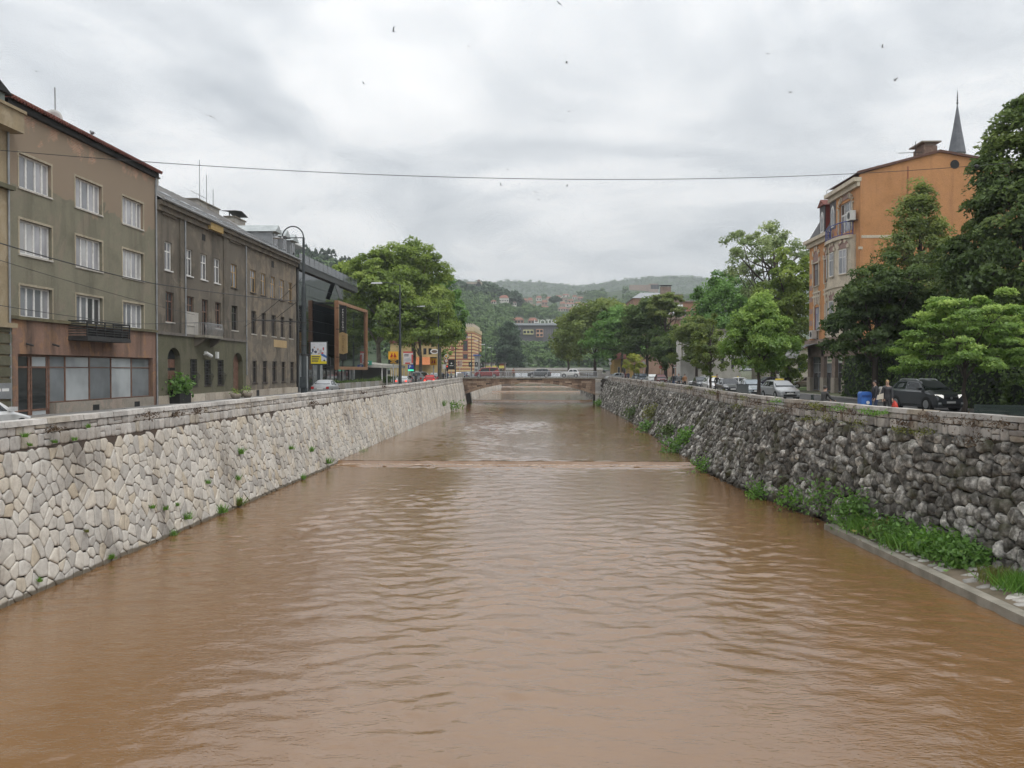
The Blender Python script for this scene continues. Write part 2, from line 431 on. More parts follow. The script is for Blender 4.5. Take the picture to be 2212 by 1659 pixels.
# ---- left embankment wall
Y0 = 6.0
def left_wall():
    w = thing('embankment_wall', 'pale limestone river wall of fitted irregular stones with coping, below the old facades', 'wall', (LT, 80, 0))
    b = MB(); ys = [-40] + list(range(6, 176, 8)) + [240, 320, 420]
    for a, c in zip(ys[:-1], ys[1:]):
        pts = lambda y: [(lb(y) - .06, y, -1.2), (LT - .04, y, ltop(y) - .88), (LT - .10, y, ltop(y) - .88), (LT - .10, y, ltop(y) - .16), (LT - .55, y, ltop(y) - .16), (LT - .55, y, -1.2)]
        A, B = pts(a), pts(c)
        k = len(A)
        for i in range(k - 1): b.quad(A[i], B[i], B[i + 1], A[i + 1])
    b.build('core', M_mortar, w)
    zt = lambda y: ltop(y) - .90
    def fn(s, t, h):
        z = -.5 + t; X = lb(s) + (LT - lb(s)) * max(0, z) / 4.32
        return (X + h, s, z + h * .1 + (zt(s) - 4.32) * t / 4.82)
    near = voronoi(Y0, 165.6, 0, 4.82, .41, .375, .46, .27, 3); far = []
    beyond = voronoi(176.3, 300, 0, 4.82, 1.1, .62, .42, .1, 5)
    R = [(1.0, -.9), (.99, .55), (.94, .92), (.70, 1.0)]
    lay_stones(w, 'stone', near + far + beyond, fn, .020, .036, R, M_lime, 5, 1, .14)
    def fp(s, t, h): return (LT - .06 + h, s, ltop(s) - .17 - t)
    R2 = [(1.0, -.9), (.99, .4), (.93, .85), (.7, 1.0)]
    lay_stones(w, 'parapet_block', rows(Y0, 165.5, None, (.29, .43), .28, .62, 8), fp, .016, .05, R2, M_ashlar, 9, 1, .08)
    rg = random.Random(4); s = Y0; n = 0
    rest = MB()
    while s < 165.5:
        L = rg.uniform(.85, 1.35); e = min(s + L, 165.6)
        x0 = LT + .045 + rg.uniform(-.012, .012); dz = rg.uniform(-.010, .010)
        b = MB()
        g = .008
        p = [(LT - .56, s + g, ltop(s) - .17), (LT - .56, e - g, ltop(e) - .17), (x0, e - g, ltop(e) - .17), (x0, s + g, ltop(s) - .17),
             (LT - .55, s + g, ltop(s) + dz), (LT - .55, e - g, ltop(e) + dz), (x0 - .03, e - g, ltop(e) + dz), (x0 - .03, s + g, ltop(s) + dz)]
        tn = rg.random()
        if n < 130: b.hexa(p, 0, tn); b.build('coping_stone', M_ashlar, w, tint=True)
        else: rest.hexa(p, 0, tn)
        n += 1; s = e
    if rest.v: rest.build('coping_stone', M_ashlar, w, tint=True, kind='stuff')
    return w
left_wall()

# ---- right embankment: battered wall of rough boulders under a squared parapet
GAP = (46.2, 47.9)               # notch in the parapet
def right_wall():
    w = thing('embankment_wall', 'dark sloping river wall of rough grey boulders under a mossy squared parapet, below the trees', 'wall', (rt(80), 80, 0))
    b = MB(); ys = [-40] + [6 + 4 * i for i in range(41)] + [176, 240, 320, 420]
    hp = .80                     # parapet height of squared stone
    for a, c in zip(ys[:-1], ys[1:]):
        pts = lambda y: [(rb(y) + .16, y, -1.2), (rt(y) + .12, y, rtop(y) - hp), (rt(y) + .09, y, rtop(y) - hp), (rt(y) + .09, y, rtop(y) - .42), (rt(y) + .5, y, rtop(y) - .42), (rt(y) + .5, y, -1.2)]
        A, B = pts(a), pts(c)
        for i in range(len(A) - 1): b.quad(A[i], A[i + 1], B[i + 1], B[i])
        if not (c > GAP[0] - 1 and a < GAP[1] + 1):
            b.hexa([(rt(a) + .09, a, rtop(a) - .42), (rt(c) + .09, c, rtop(c) - .42), (rt(c) + .5, c, rtop(c) - .42), (rt(a) + .5, a, rtop(a) - .42),
                    (rt(a) + .09, a, rtop(a) - .17), (rt(c) + .09, c, rtop(c) - .17), (rt(c) + .5, c, rtop(c) - .17), (rt(a) + .5, a, rtop(a) - .17)], 0, .5, True)
    b.build('core', M_mossback, w)
    def fn(s, t, h):
        zt = rtop(s) - hp
        f = t / 5.25; z = -.7 + f * (zt + .7); X = rb(s) + (rt(s) - rb(s)) * max(0, z) / zt
        return (X - h * .95, s + 0.0, z + h * .3)
    R = [(1.0, -.7), (1.0, .25), (.90, .68), (.66, .93), (.32, 1.04)]
    near = voronoi(Y0 + 6, 165.0, 0, 5.25, .52, .385, .42, .12, 13); far = []
    beyond = voronoi(176.3, 260, 0, 5.25, 1.2, .7, .40, .05, 15)
    lay_stones(w, 'boulder', near + far + beyond, fn, .028, .16, R, M_boulder, 15, 1, .22, hvar=.5)
    def fp(s, t, h):
        return (rt(s) + .06 - h, s, rtop(s) - .17 - t)
    R2 = [(1.0, -.9), (.99, .4), (.93, .85), (.7, 1.0)]
    blocks = [p for p in rows(Y0 + 6, 165.0, None, (.26, .40), .26, .66, 18) if not (p[0][1] < .2 and GAP[0] - .2 < p[0][0] < GAP[1])]
    lay_stones(w, 'parapet_block', blocks, fp, .018, .055, R2, M_ashlar_r, 19, 1, .10)
    rg = random.Random(24); s = Y0 + 6; n = 0; rest = MB()
    while s < 165.0:
        L = rg.uniform(.8, 1.4); e = min(s + L, 165.0)
        if s < GAP[0] < e: e = GAP[0]
        if GAP[0] <= s < GAP[1]: s = GAP[1]; continue
        dz = rg.uniform(-.014, .014); g = .008; o = rg.uniform(-.015, .015) - .05
        p = [(rt(s) + o, s + g, rtop(s) - .17), (rt(e) + o, e - g, rtop(e) - .17), (rt(e) + .52, e - g, rtop(e) - .17), (rt(s) + .52, s + g, rtop(s) - .17),
             (rt(s) + o + .03, s + g, rtop(s) + dz), (rt(e) + o + .03, e - g, rtop(e) + dz), (rt(e) + .5, e - g, rtop(e) + dz), (rt(s) + .5, s + g, rtop(s) + dz)]
        tn = rg.random()
        if n < 120:
            b = MB(); b.hexa(p, 0, tn); b.build('coping_stone', M_ashlar_r, w, tint=True)
        else: rest.hexa(p, 0, tn)
        n += 1; s = e
    if rest.v: rest.build('coping_stone', M_ashlar_r, w, tint=True, kind='stuff')
right_wall()

# ---- ledge and stone-paved apron at the foot of the right wall
M_cobble = tint_stone('apron_stone', [(0.0, (.34, .33, .31)), (0.5, (.52, .50, .46)), (1.0, (.62, .59, .54))], [(0.3, (.6, .58, .55)), (0.6, (1, 1, 1)), (.8, (1.05, 1.05, 1.03))], 0.5)
M_apron = pm('apron_mud', (.20, .155, .11), (.12, .10, .065), 1.2, 0.95, 0.5)
def ledge():
    LE = [(8, 13.7), (15, 13.1), (23.07, 12.59), (30, 12.2), (36.9, 11.8)]
    lx = lambda y: lerp_tab(LE, y)
    w = thing('river_ledge', 'low concrete ledge with stone paved apron at the foot of the boulder wall', 'ledge', (12.5, 25, 0))
    b = MB(); ys = [8, 12, 16, 20, 24, 28, 32, 36.9]
    for a, c in zip(ys[:-1], ys[1:]):
        o0, o1 = lx(a), lx(c)
        b.hexa([(o0, a, -1), (o1, c, -1), (o1 + .42, c, -1), (o0 + .42, a, -1), (o0 + .02, a, .25), (o1 + .02, c, .25), (o1 + .40, c, .25), (o0 + .40, a, .25)], 0, .5, True)
    b.build('kerb', M_conc, w)
    b = MB()
    for a, c in zip(ys[:-1], ys[1:]):
        A = [(lx(a) + .40, a, .20), (rb(a) + .7, a, .55)]; B = [(lx(c) + .40, c, .20), (max(lx(c) + .5, rb(c) + .7), c, .55)]
        b.quad(A[0], A[1], B[1], B[0])
    b.build('apron_bed', M_apron, w)
    def fn(s, t, h):
        x0, x1 = lx(s) + .40, max(lx(s) + .6, rb(s) + .6)
        return (x0 + (x1 - x0) * t / 1.8, s, .20 + .35 * t / 1.8 + h)
    cells = voronoi(9, 36.5, 0.05, 1.8, .34, .27, .45, .32, 31)
    rg = random.Random(3)
    lay_stones(w, 'paving_stone', [c for c in cells if rg.random() < .72], fn, .045, .035, [(1, -.6), (.97, .3), (.85, .8), (.5, 1)], M_cobble, 32, 1, .2)
ledge()

# ---- river
def water_mat():
    m, nt, b = _new('muddy_water')
    n = _noise(nt, 0.18, 5, 0.6, 0.5, (1.0, 0.45, 1))
    r = _ramp(nt, n.outputs[0], [(0.3, (.17, .087, .032)), (0.7, (.21, .112, .045))])
    nt.links.new(r.outputs[0], b.inputs['Base Color'])
    b.inputs['Roughness'].default_value = 0.05; b.inputs['IOR'].default_value = 1.8
    b.inputs['Specular IOR Level'].default_value = 0.5
    n1 = _noise(nt, 2.6, 4, 0.55, 0.5, (0.75, 1.4, 1)); n2 = _noise(nt, 11.0, 3, 0.5, 0.3, (0.7, 1.3, 1))
    ad = nt.nodes.new('ShaderNodeMath'); ad.operation = 'MULTIPLY_ADD'; ad.inputs[1].default_value = 0.4
    nt.links.new(n2.outputs[0], ad.inputs[0]); nt.links.new(n1.outputs[0], ad.inputs[2])
    _bump(nt, b, ad.outputs[0], 0.38, 0.05)
    return m
M_water = water_mat()
M_foam = pm('foam', (.48, .37, .29), (.28, .18, .11), 6, 0.7, 0.6, bscale=18, lo=.4, hi=.6)
WL = [(-40, 61.7, 0.0), (61.9, 178.6, 0.22), (179.0, 245, 0.66), (245.4, 303, 0.95), (303.4, 379, 1.15), (379.4, 470, 1.4)]
def river():
    rg = np.random.default_rng(5)
    K = 46
    wl = np.exp(rg.uniform(np.log(.34), np.log(1.7), K)); ang = rg.normal(math.pi / 2, .75, K); ph = rg.uniform(0, 6.28, K)
    am = wl * .0042 * rg.uniform(.5, 1.5, K)
    def field(x, y):
        xw = x + .35 * np.sin(.9 * y + 1.3 * np.sin(.5 * x)); yw = y + .30 * np.sin(1.1 * x + np.sin(.7 * y))
        h = np.zeros_like(x)
        for k in range(K):
            q = 2 * math.pi / wl[k] * (xw * math.cos(ang[k]) + yw * math.sin(ang[k])) + ph[k]
            h += am[k] * (np.sin(q) + .25 * np.sin(2 * q))
        env = .55 + .45 * np.sin(.23 * x + .11 * y + 2 * np.sin(.09 * y)) * np.sin(.17 * y - .13 * x)
        env = env * np.clip(1.15 - .018 * np.abs(x + 3) ** 1.2, .5, 1.2)
        return h * env
    V, Q = [], []; base = 0
    for i, (ya, yb, z) in enumerate(WL):
        if i == 0: seg = [(-40, 8, 1.0), (8, 34, .12), (34, 61.7, .17)]
        elif i == 1: seg = [(61.9, 110, .35), (110, 178.6, .8)]
        else: seg = [(ya, yb, 2.5)]
        for (a, c, st) in seg:
            nx = int(34 / st) if st < .3 else int(34 / max(st, .3)); ny = int((c - a) / st)
            xs = np.linspace(-16.6, 17.4, nx + 1); ysg = np.linspace(a, c, ny + 1)
            X, Y = np.meshgrid(xs, ysg)
            H = field(X, Y) if st < .9 else np.zeros_like(X)
            fade = np.minimum(1, np.minimum(Y - a, c - Y) / 1.5) if st > .8 else np.ones_like(Y)
            if i < 2:
                e = np.clip(1 - np.abs(Y - 60.4) / 1.6, 0, 1) if i == 0 else 0
                H = H + e * .10 * np.sin(5 * Y + 1.5 * np.sin(.9 * X) + .8 * np.sin(2.3 * X))
            V.append(np.stack([X, Y, z + H * fade], -1).reshape(-1, 3))
            I = np.arange((nx + 1) * (ny + 1)).reshape(ny + 1, nx + 1) + base
            Q.append(np.stack([I[:-1, :-1], I[:-1, 1:], I[1:, 1:], I[1:, :-1]], -1).reshape(-1, 4)); base += (nx + 1) * (ny + 1)
        if i + 1 < len(WL):          # the water sliding over the weir
            yn, zn = WL[i + 1][0], WL[i + 1][2]
            xs = np.linspace(-16.6, 17.4, 120)
            wob = .10 * np.sin(xs * 1.7) + .06 * np.sin(xs * 4.1 + 1)
            A = np.stack([xs, np.full_like(xs, yb) - .25 + wob, np.full_like(xs, z - .03)], -1)
            Bm = np.stack([xs, np.full_like(xs, (yb + yn) / 2) + wob * .3, np.full_like(xs, (z + zn) / 2 + .03)], -1)
            B = np.stack([xs, np.full_like(xs, yn + .02), np.full_like(xs, zn - .005)], -1)
            V += [A, Bm, B]
            I = np.arange(120)
            Q.append(np.stack([base + I[:-1], base + I[1:], base + 120 + I[1:], base + 120 + I[:-1]], -1))
            Q.append(np.stack([base + 120 + I[:-1], base + 120 + I[1:], base + 240 + I[1:], base + 240 + I[:-1]], -1)); base += 360
    struct(np_mesh('river', np.concatenate(V), np.concatenate(Q), M_water, smooth=True))
    # foam at the foot of the weirs: little lumps of broken water
    for wi, (yw, zw, n, sz) in enumerate([(61.3, .02, 1600, .10), (178.3, .24, 420, .13)]):
        b = MB(); r = random.Random(8 + wi)
        for k in range(n):
            x = r.uniform(-14.8, 10.8); y = yw - abs(r.gauss(0, .34)) + .10 * math.sin(x * 1.7); s = sz * r.uniform(.3, 1.0)
            b.add([(x - s * 2.2, y, zw), (x, y - s * .9, zw), (x + s * 2.2, y, zw), (x, y + s * .9, zw), (x + r.uniform(-s, s), y, zw + s * .5)], [(0, 1, 4), (1, 2, 4), (2, 3, 4), (3, 0, 4)])
        o = b.build('weir_foam', M_foam); o['kind'] = 'stuff'
        tag(o, ['brown white foam along the low weir between the two river walls', 'brown white foam along the weir under the stone bridge'][wi], 'foam')
    b = MB()
    b.box(-17, 18, -40, 480, -2.2, -1.5); struct(b.build('river_bed', M_apron))
river()

# ---- banks
def banks():
    ys = list(range(-40, 181, 10)) + [220, 260, 320, 400, 480, 600, 800]
    b = MB()
    for a, c in zip(ys[:-1], ys[1:]):
        for x0, x1 in ((-420, -60), (-60, LT - .5)):
            b.quad((x0, a, zleft(a) - .04), (x1, a, zleft(a) - .04), (x1, c, zleft(c) - .04), (x0, c, zleft(c) - .04))
        b.quad((rt(a) + .45, a, zright(a) - .04), (420, a, zright(a) - .04), (420, c, zright(c) - .04), (rt(c) + .45, c, zright(c) - .04))
    b.quad((LT - .5, 470, 6.0), (13, 470, 6.0), (13, 900, 7.6), (LT - .5, 900, 7.6))
    b.quad((-3000, 790, 6.5), (3000, 790, 6.5), (3000, 5200, 7.0), (-3000, 5200, 7.0))
    struct(b.build('ground', M_soil))
    def strip(name, mat, fx0, fx1, fz, h=0.0, y0=-40, y1=420):
        m = MB(); yy = [y for y in ys if y0 <= y <= y1]
        for a, c in zip(yy[:-1], yy[1:]):
            p = [(fx0(a), a, fz(a) - .1), (fx0(c), c, fz(c) - .1), (fx1(c), c, fz(c) - .1), (fx1(a), a, fz(a) - .1), (fx0(a), a, fz(a) + h), (fx0(c), c, fz(c) + h), (fx1(c), c, fz(c) + h), (fx1(a), a, fz(a) + h)]
            m.hexa(p, 0, .5, True)
        return struct(m.build(name, mat))
    strip('road', M_asphalt, lambda y: -23.0, lambda y: LT - 1.75, zleft)
    strip('pavement', M_pave, lambda y: -27.0, lambda y: -23.15, zleft, .12)
    strip('kerb', M_kerb, lambda y: -23.15, lambda y: -23.0, zleft, .125)
    strip('pavement', M_pave, lambda y: LT - 1.6, lambda y: LT - .50, zleft, .12)
    strip('kerb', M_kerb, lambda y: LT - 1.75, lambda y: LT - 1.6, zleft, .125)
    strip('pavement', M_pave, lambda y: rt(y) + .46, lambda y: rt(y) + 2.9, zright, .0)
    strip('road', M_asphalt, lambda y: rt(y) + 3.05, lambda y: rt(y) + 11.5, zright, -.02)
    strip('kerb', M_kerb, lambda y: rt(y) + 2.9, lambda y: rt(y) + 3.05, zright, .05)
    strip('kerb', M_kerb, lambda y: rt(y) + 11.5, lambda y: rt(y) + 11.65, zright, .08)
    m = MB()
    for x in (-20.1, -19.0): m.box(x - .03, x + .03, -40, 110, ZL - .02, ZL + .006)
    struct(m.build('tram_rail', pm('rail_steel', (.25, .24, .23), (.16, .15, .14), 4, .4, 0, .8)))
banks()

# ---- the stone bridge
M_brstone = tint_stone('bridge_stone', [(0.0, (.22, .15, .11)), (0.5, (.35, .25, .185)), (1.0, (.45, .34, .25))], [(0.3, (.6, .58, .56)), (0.6, (1, 1, 1)), (.8, (1.1, 1.1, 1.1))], 0.5)
M_rail = pm('rail_metal', (.42, .44, .46), (.34, .35, .37), 3, .5, 0, .3)
def bridge():
    x0, x1 = -16.0, 9.65
    w = thing('stone_bridge', 'low brown stone arch bridge with pale metal railing crossing the river', 'bridge', (-3.2, YB, 0))
    span, zs, zc, zd = x1 - x0, 2.0, 4.42, 5.12
    rise = zc - zs; Rr = (span * span / 4 + rise * rise) / (2 * rise); xc = (x0 + x1) / 2; zo = zc - Rr
    arch = lambda x: zo + math.sqrt(max(0, Rr * Rr - (x - xc) ** 2))
    n = 44
    xs = [x0 + span * i / n for i in range(n + 1)]
    b = MB()
    for a, c in zip(xs[:-1], xs[1:]):
        b.hexa([(a, YB + .12, arch(a)), (a, YB2 - .12, arch(a)), (c, YB2 - .12, arch(c)), (c, YB + .12, arch(c)), (a, YB + .12, zd), (a, YB2 - .12, zd), (c, YB2 - .12, zd), (c, YB + .12, zd)])
    b.box(x0 - 8, x0, YB + .12, YB2 - .12, -1.2, zd); b.box(x1, x1 + 8, YB + .12, YB2 - .12, -1.2, zd)
    b.build('arch_body', pm('bridge_joint', (.10, .075, .06), (.06, .05, .04), 1, .95, .3), w)
    # voussoirs and spandrel courses, each stone its own piece on the near face
    rg = random.Random(6)
    for i in range(n):
        a, c = xs[i], xs[i + 1]; g = .012
        na = Vector((a - xc, 0, arch(a) - zo)).normalized() * .52; nc = Vector((c - xc, 0, arch(c) - zo)).normalized() * .52
        d = rg.uniform(-.02, .02)
        p = [Vector((a + g, YB + d, arch(a))), Vector((a + g, YB + .3, arch(a))), Vector((c - g, YB + .3, arch(c))), Vector((c - g, YB + d, arch(c)))]
        q = [p[0] + na, p[1] + na, p[2] + nc, p[3] + nc]
        m = MB(); m.hexa(p + q, 0, rg.random()); m.build('voussoir', M_brstone, w, tint=True)
    z = 2.6
    while z < zd - .2:
        h = min(.42, zd - .02 - z)
        for side in (-1, 1):
            x = x0 if side < 0 else x1
            while True:
                L = rg.uniform(.7, 1.3); e = x - side * L
                zz = arch(min(max(e, x0), x1)) + .54
                if zz > z + h * .55 or (e - xc) * side < 0: break
                m = MB(); xa, xb = min(x, e) + .012, max(x, e) - .012
                m.box(xa, xb, YB + .02 + rg.uniform(-.02, .02), YB + .3, z + .01, z + h - .01, 0, rg.random()); m.build('spandrel_block', M_brstone, w, tint=True)
                x = e
        z += h
    m = MB(); m.box(x0 - 9, x1 + 9, YB - .18, YB2 + .18, zd, zd + .22); m.build('deck', M_conc, w)
    m = MB(); m.box(x0 - 9, x1 + 9, YB + 1.6, YB2 - 1.6, zd + .21, zd + .235); m.build('roadway', M_asphalt, w)
    for yy in (YB, YB2 - .06):
        m = MB(); z0 = zd + .22
        m.tube([(x0 + .6, yy, z0 + 1.16), (x1 + 1.3, yy, z0 + 1.16)], .05, 6); m.tube([(x0 + .6, yy, z0 + .16), (x1 + 1.3, yy, z0 + .16)], .03, 6)
        m.build('handrail', M_rail, w)
        m = MB(); x = x0 + .6; k = 0
        while x < x1 + 1.3:
            m.box(x - .012, x + .012, yy - .012, yy + .012, z0, z0 + 1.12); x += .16; k += 1
        m.build('balusters', M_rail, w, kind='stuff')
        for i in range(11):
            xx = x0 + .6 + (span + .7) * i / 10
            m = MB(); m.box(xx - .05, xx + .05, yy - .05, yy + .05, z0, z0 + 1.2); m.build('rail_post', M_rail, w)
    # ashlar pier at the right end
    z = -.6; i = 0
    while z < zd:
        h = .42; xr = x1 + (1.15 if i % 2 else .95)
        m = MB(); m.box(x1 - .05, xr, YB - .45 + rg.uniform(-.015, .015), YB + .4, z + .012, min(z + h, zd) - .008, 0, rg.random()); m.build('quoin', M_ashlar, w, tint=True)
        z += h; i += 1
    z = -.6; i = 0
    while z < zd:
        m = MB(); m.box(x0 + .02, x0 + (.7 if i % 2 else .5), YB - .40 + rg.uniform(-.015, .015), YB + .4, z + .012, min(z + .42, 2.0) - .008, 0, rg.random())
        if z < 1.7: m.build('quoin', M_brstone, w, tint=True)
        z += .42; i += 1
    for xx in (x1 + .35, x1 + 2.0):
        m = MB(); m.box(xx, xx + .75, YB - .25, YB + .5, zd + .2, zd + 1.35); m.box(xx - .06, xx + .81, YB - .31, YB + .56, zd + 1.35, zd + 1.5); m.build('parapet_pillar', M_ashlar, w)
    m = MB(); m.box(x1 + 1.1, x1 + 2.0, YB - .1, YB + .35, zd + .2, zd + .95); m.box(x1 + 2.8, x1 + 4.6, YB - .1, YB + .35, zd + .2, zd + .95); m.build('end_wall', M_ashlar, w)
    m = MB(); m.box(x0 - 1.0, x0 + .2, YB - .2, YB + .5, zd + .2, zd + 1.1); m.build('parapet_pillar', M_ashlar, w)
bridge()
def far_bridge():
    w = thing('road_bridge', 'distant pale low bridge behind the stone arch bridge', 'bridge', (-3, 392, 0))
    m = MB(); m.box(-30, 26, 392, 402, 5.6, 6.9); m.build('deck', M_conc, w)
    m = MB(); m.box(-30, 26, 391.9, 392.1, 6.9, 7.9); m.box(-30, 26, 401.8, 402, 6.9, 7.9); m.build('parapet', pm('pale_concrete', (.5, .49, .47), (.4, .39, .37), .8, .9), w)
    for xa, xb in ((-17.5, -14), (9, 13), (-3.5, -2)):
        m = MB(); m.box(xa, xb, 392.5, 401, -1, 5.6); m.build('pier', M_conc, w)
far_bridge()
# ================================================================== LEFT BANK BUILDINGS
REG = {'A1': (0, 180, 3.607), 'A2': (0, 620, 3.607), 'A3': (360, 420, 4.609), 'A4': (360, 720, 4.609), 'A5': (680, 560, 3.771), 'A6': (960, 780, 7.542),
       'B1': (1100, 660, 5.531), 'B2': (1120, 900, 5.027), 'B3': (1400, 700, 5.531), 'B4': (1700, 520, 3.455), 'B5': (2000, 320, 4.148), 'B6': (2000, 680, 4.608), 'B7': (1740, 880, 6.144), 'B8': (2040, 900, 4.007), 'W2': (1900, 980, 2.764), 'W3': (1500, 940, 4.424), 'W1': (0, 980, 2.86), 'W4': (600, 940, 3.687)}
def px(reg, x, y):
    ox, oy, s = REG[reg]; return ((ox + x / s) * .85340, (oy + y / s) * .85340)
XF = -25.2
FL = Fr((XF, 0, 0), (0, 1, 0), (1, 0, 0))
def fl(reg, x, y, X=XF): p = onX(*px(reg, x, y), X); return p.y, p.z

def plaster(name, base, worn, dark, scale=0.35, brick=None, streak=0.5, seed=0.0, patch=(0.52, 0.60)):
    m, nt, b = _new(name)
    n = _noise(nt, scale, 7, 0.62, 0.4); r = _ramp(nt, n.outputs[0], [(0.3, tuple(x * .78 for x in base)), (0.5, base), (0.72, tuple(min(1, x * 1.12) for x in base))])
    c = r.outputs[0]
    n2 = _noise(nt, scale * 1.6 + seed, 8, 0.6, 0.8); r2 = _ramp(nt, n2.outputs[0], [(patch[0], (0, 0, 0)), (patch[1], (1, 1, 1))])
    c = _mix(nt, r2.outputs[0], c, worn)
    n3 = _noise(nt, 1.1, 6, 0.6, 0.1, (1.0, 1.0, 0.13)); r3 = _ramp(nt, n3.outputs[0], [(0.50, (0, 0, 0)), (0.72, (streak, streak, streak))])
    c = _mix(nt, r3.outputs[0], c, dark)
    n4 = _noise(nt, 14, 6, 0.7); r4 = _ramp(nt, n4.outputs[0], [(0.3, (.80, .80, .80)), (0.65, (1.06, 1.06, 1.06))])
    c = _mix(nt, 1.0, c, r4.outputs[0], 'MULTIPLY')
    h = n4.outputs[0]
    if brick:                    # plaster fallen off: bare brick where brick = (z0, z1 ramp, colour)
        tc = nt.nodes.new('ShaderNodeTexCoord'); mp = nt.nodes.new('ShaderNodeMapping'); mp.inputs['Rotation'].default_value = (math.pi / 2, 0, math.pi / 2)
        sp = nt.nodes.new('ShaderNodeSeparateXYZ'); nt.links.new(tc.outputs['Object'], sp.inputs[0])
        cb = nt.nodes.new('ShaderNodeCombineXYZ'); nt.links.new(sp.outputs[1], cb.inputs[0]); nt.links.new(sp.outputs[2], cb.inputs[1])
        bt = nt.nodes.new('ShaderNodeTexBrick'); bt.inputs['Scale'].default_value = 1.0
        bt.inputs['Brick Width'].default_value = .27; bt.inputs['Row Height'].default_value = .085; bt.inputs['Mortar Size'].default_value = .012
        bt.inputs['Color1'].default_value = (.46, .25, .15, 1); bt.inputs['Color2'].default_value = (.27, .14, .09, 1); bt.inputs['Mortar'].default_value = (.46, .42, .35, 1)
        nt.links.new(cb.outputs[0], bt.inputs['Vector'])
        nb = _noise(nt, .55, 8, .62, .6)
        ma = nt.nodes.new('ShaderNodeMath'); ma.operation = 'MULTIPLY_ADD'; ma.inputs[1].default_value = brick[2]
        nt.links.new(nb.outputs[0], ma.inputs[0]); nt.links.new(sp.outputs[2], ma.inputs[2])
        bare = nt.nodes.new('ShaderNodeMapRange'); bare.inputs[1].default_value = brick[0]; bare.inputs[2].default_value = brick[0] + .12; nt.links.new(ma.outputs[0], bare.inputs[0])
        c = _mix(nt, bare.outputs[0], c, brick[3])          # bare scratch coat
        nb2 = _noise(nt, .8, 8, .65, .3); ma2 = nt.nodes.new('ShaderNodeMath'); ma2.operation = 'MULTIPLY_ADD'; ma2.inputs[1].default_value = brick[2] * 1.3
        nt.links.new(nb2.outputs[0], ma2.inputs[0]); nt.links.new(sp.outputs[2], ma2.inputs[2])
        br = nt.nodes.new('ShaderNodeMapRange'); br.inputs[1].default_value = brick[1]; br.inputs[2].default_value = brick[1] + .5; nt.links.new(ma2.outputs[0], br.inputs[0])
        c = _mix(nt, br.outputs[0], c, bt.outputs[0])
    nt.links.new(c, b.inputs['Base Color']); b.inputs['Roughness'].default_value = 0.93; b.inputs['Specular IOR Level'].default_value = 0.2
    _bump(nt, b, h, 0.35, 0.02)
    return m
M_olive = plaster('olive_plaster', (.225, .212, .158), (.25, .222, .17), (.105, .095, .075), brick=(18.2, 22.0, 5.0, (.275, .218, .163)), streak=.55)
M_pinkband = plaster('stained_red_plaster', (.26, .165, .125), (.34, .20, .12), (.075, .06, .05), .5, streak=.8)
M_brown = plaster('sooty_brown_plaster', (.158, .14, .115), (.21, .18, .142), (.062, .056, .05), .4, streak=.75)
M_brown2 = plaster('crumbling_plaster', (.172, .15, .122), (.24, .20, .152), (.07, .063, .055), .5, streak=.7, patch=(.48, .56))
M_darkolive = plaster('dark_olive_plaster', (.135, .13, .088), (.15, .14, .10), (.07, .065, .05), .5, streak=.5)
M_tan = plaster('tan_plaster', (.36, .29, .19), (.40, .33, .23), (.20, .17, .13), .5)
M_plinth = tint_stone('plinth_stone', [(0, (.40, .35, .29)), (.5, (.50, .44, .36)), (1, (.55, .49, .41))], [(0.25, (.7, .68, .66)), (0.5, (.95, .95, .95)), (0.8, (1.05, 1.05, 1.05))], .3)
M_wframe = pm('white_window_paint', (.72, .71, .69), (.58, .57, .55), 6, .55)
M_bframe = pm('brown_window_paint', (.20, .105, .07), (.12, .065, .045), 6, .6)
M_oframe = pm('ochre_window_wood', (.42, .28, .12), (.30, .19, .08), 6, .6)
M_dframe = pm('dark_window_frame', (.055, .04, .035), (.035, .028, .025), 6, .5)
M_sill = pm('pale_sill', (.55, .52, .47), (.40, .38, .34), 4, .8)
G_cur = [glass('curtained_glass', (.40, .40, .42), .12), glass('half_curtained_glass', (.26, .27, .29), .1), glass('pale_curtain_glass', (.52, .52, .52), .14)]
G_dark = [glass('dark_glass', (.035, .037, .04), .06), glass('dim_glass', (.07, .07, .075), .08)]
G_shop = [glass('shop_glass', (.22, .24, .25), .06), glass('shop_glass_bright', (.46, .49, .50), .08), glass('shop_glass_dark', (.045, .05, .05), .05)]
M_zinc = pm('zinc', (.36, .37, .38), (.25, .26, .27), 1.5, .5, 0, .5)
M_tile_red = pm('old_red_tile', (.22, .075, .055), (.13, .05, .042), 3, .85, .4)
M_iron = pm('black_iron', (.04, .04, .04), (.025, .025, .025), 5, .6)
M_black = pm('soot_black', (.02, .02, .02), (.012, .012, .012), 5, .8)

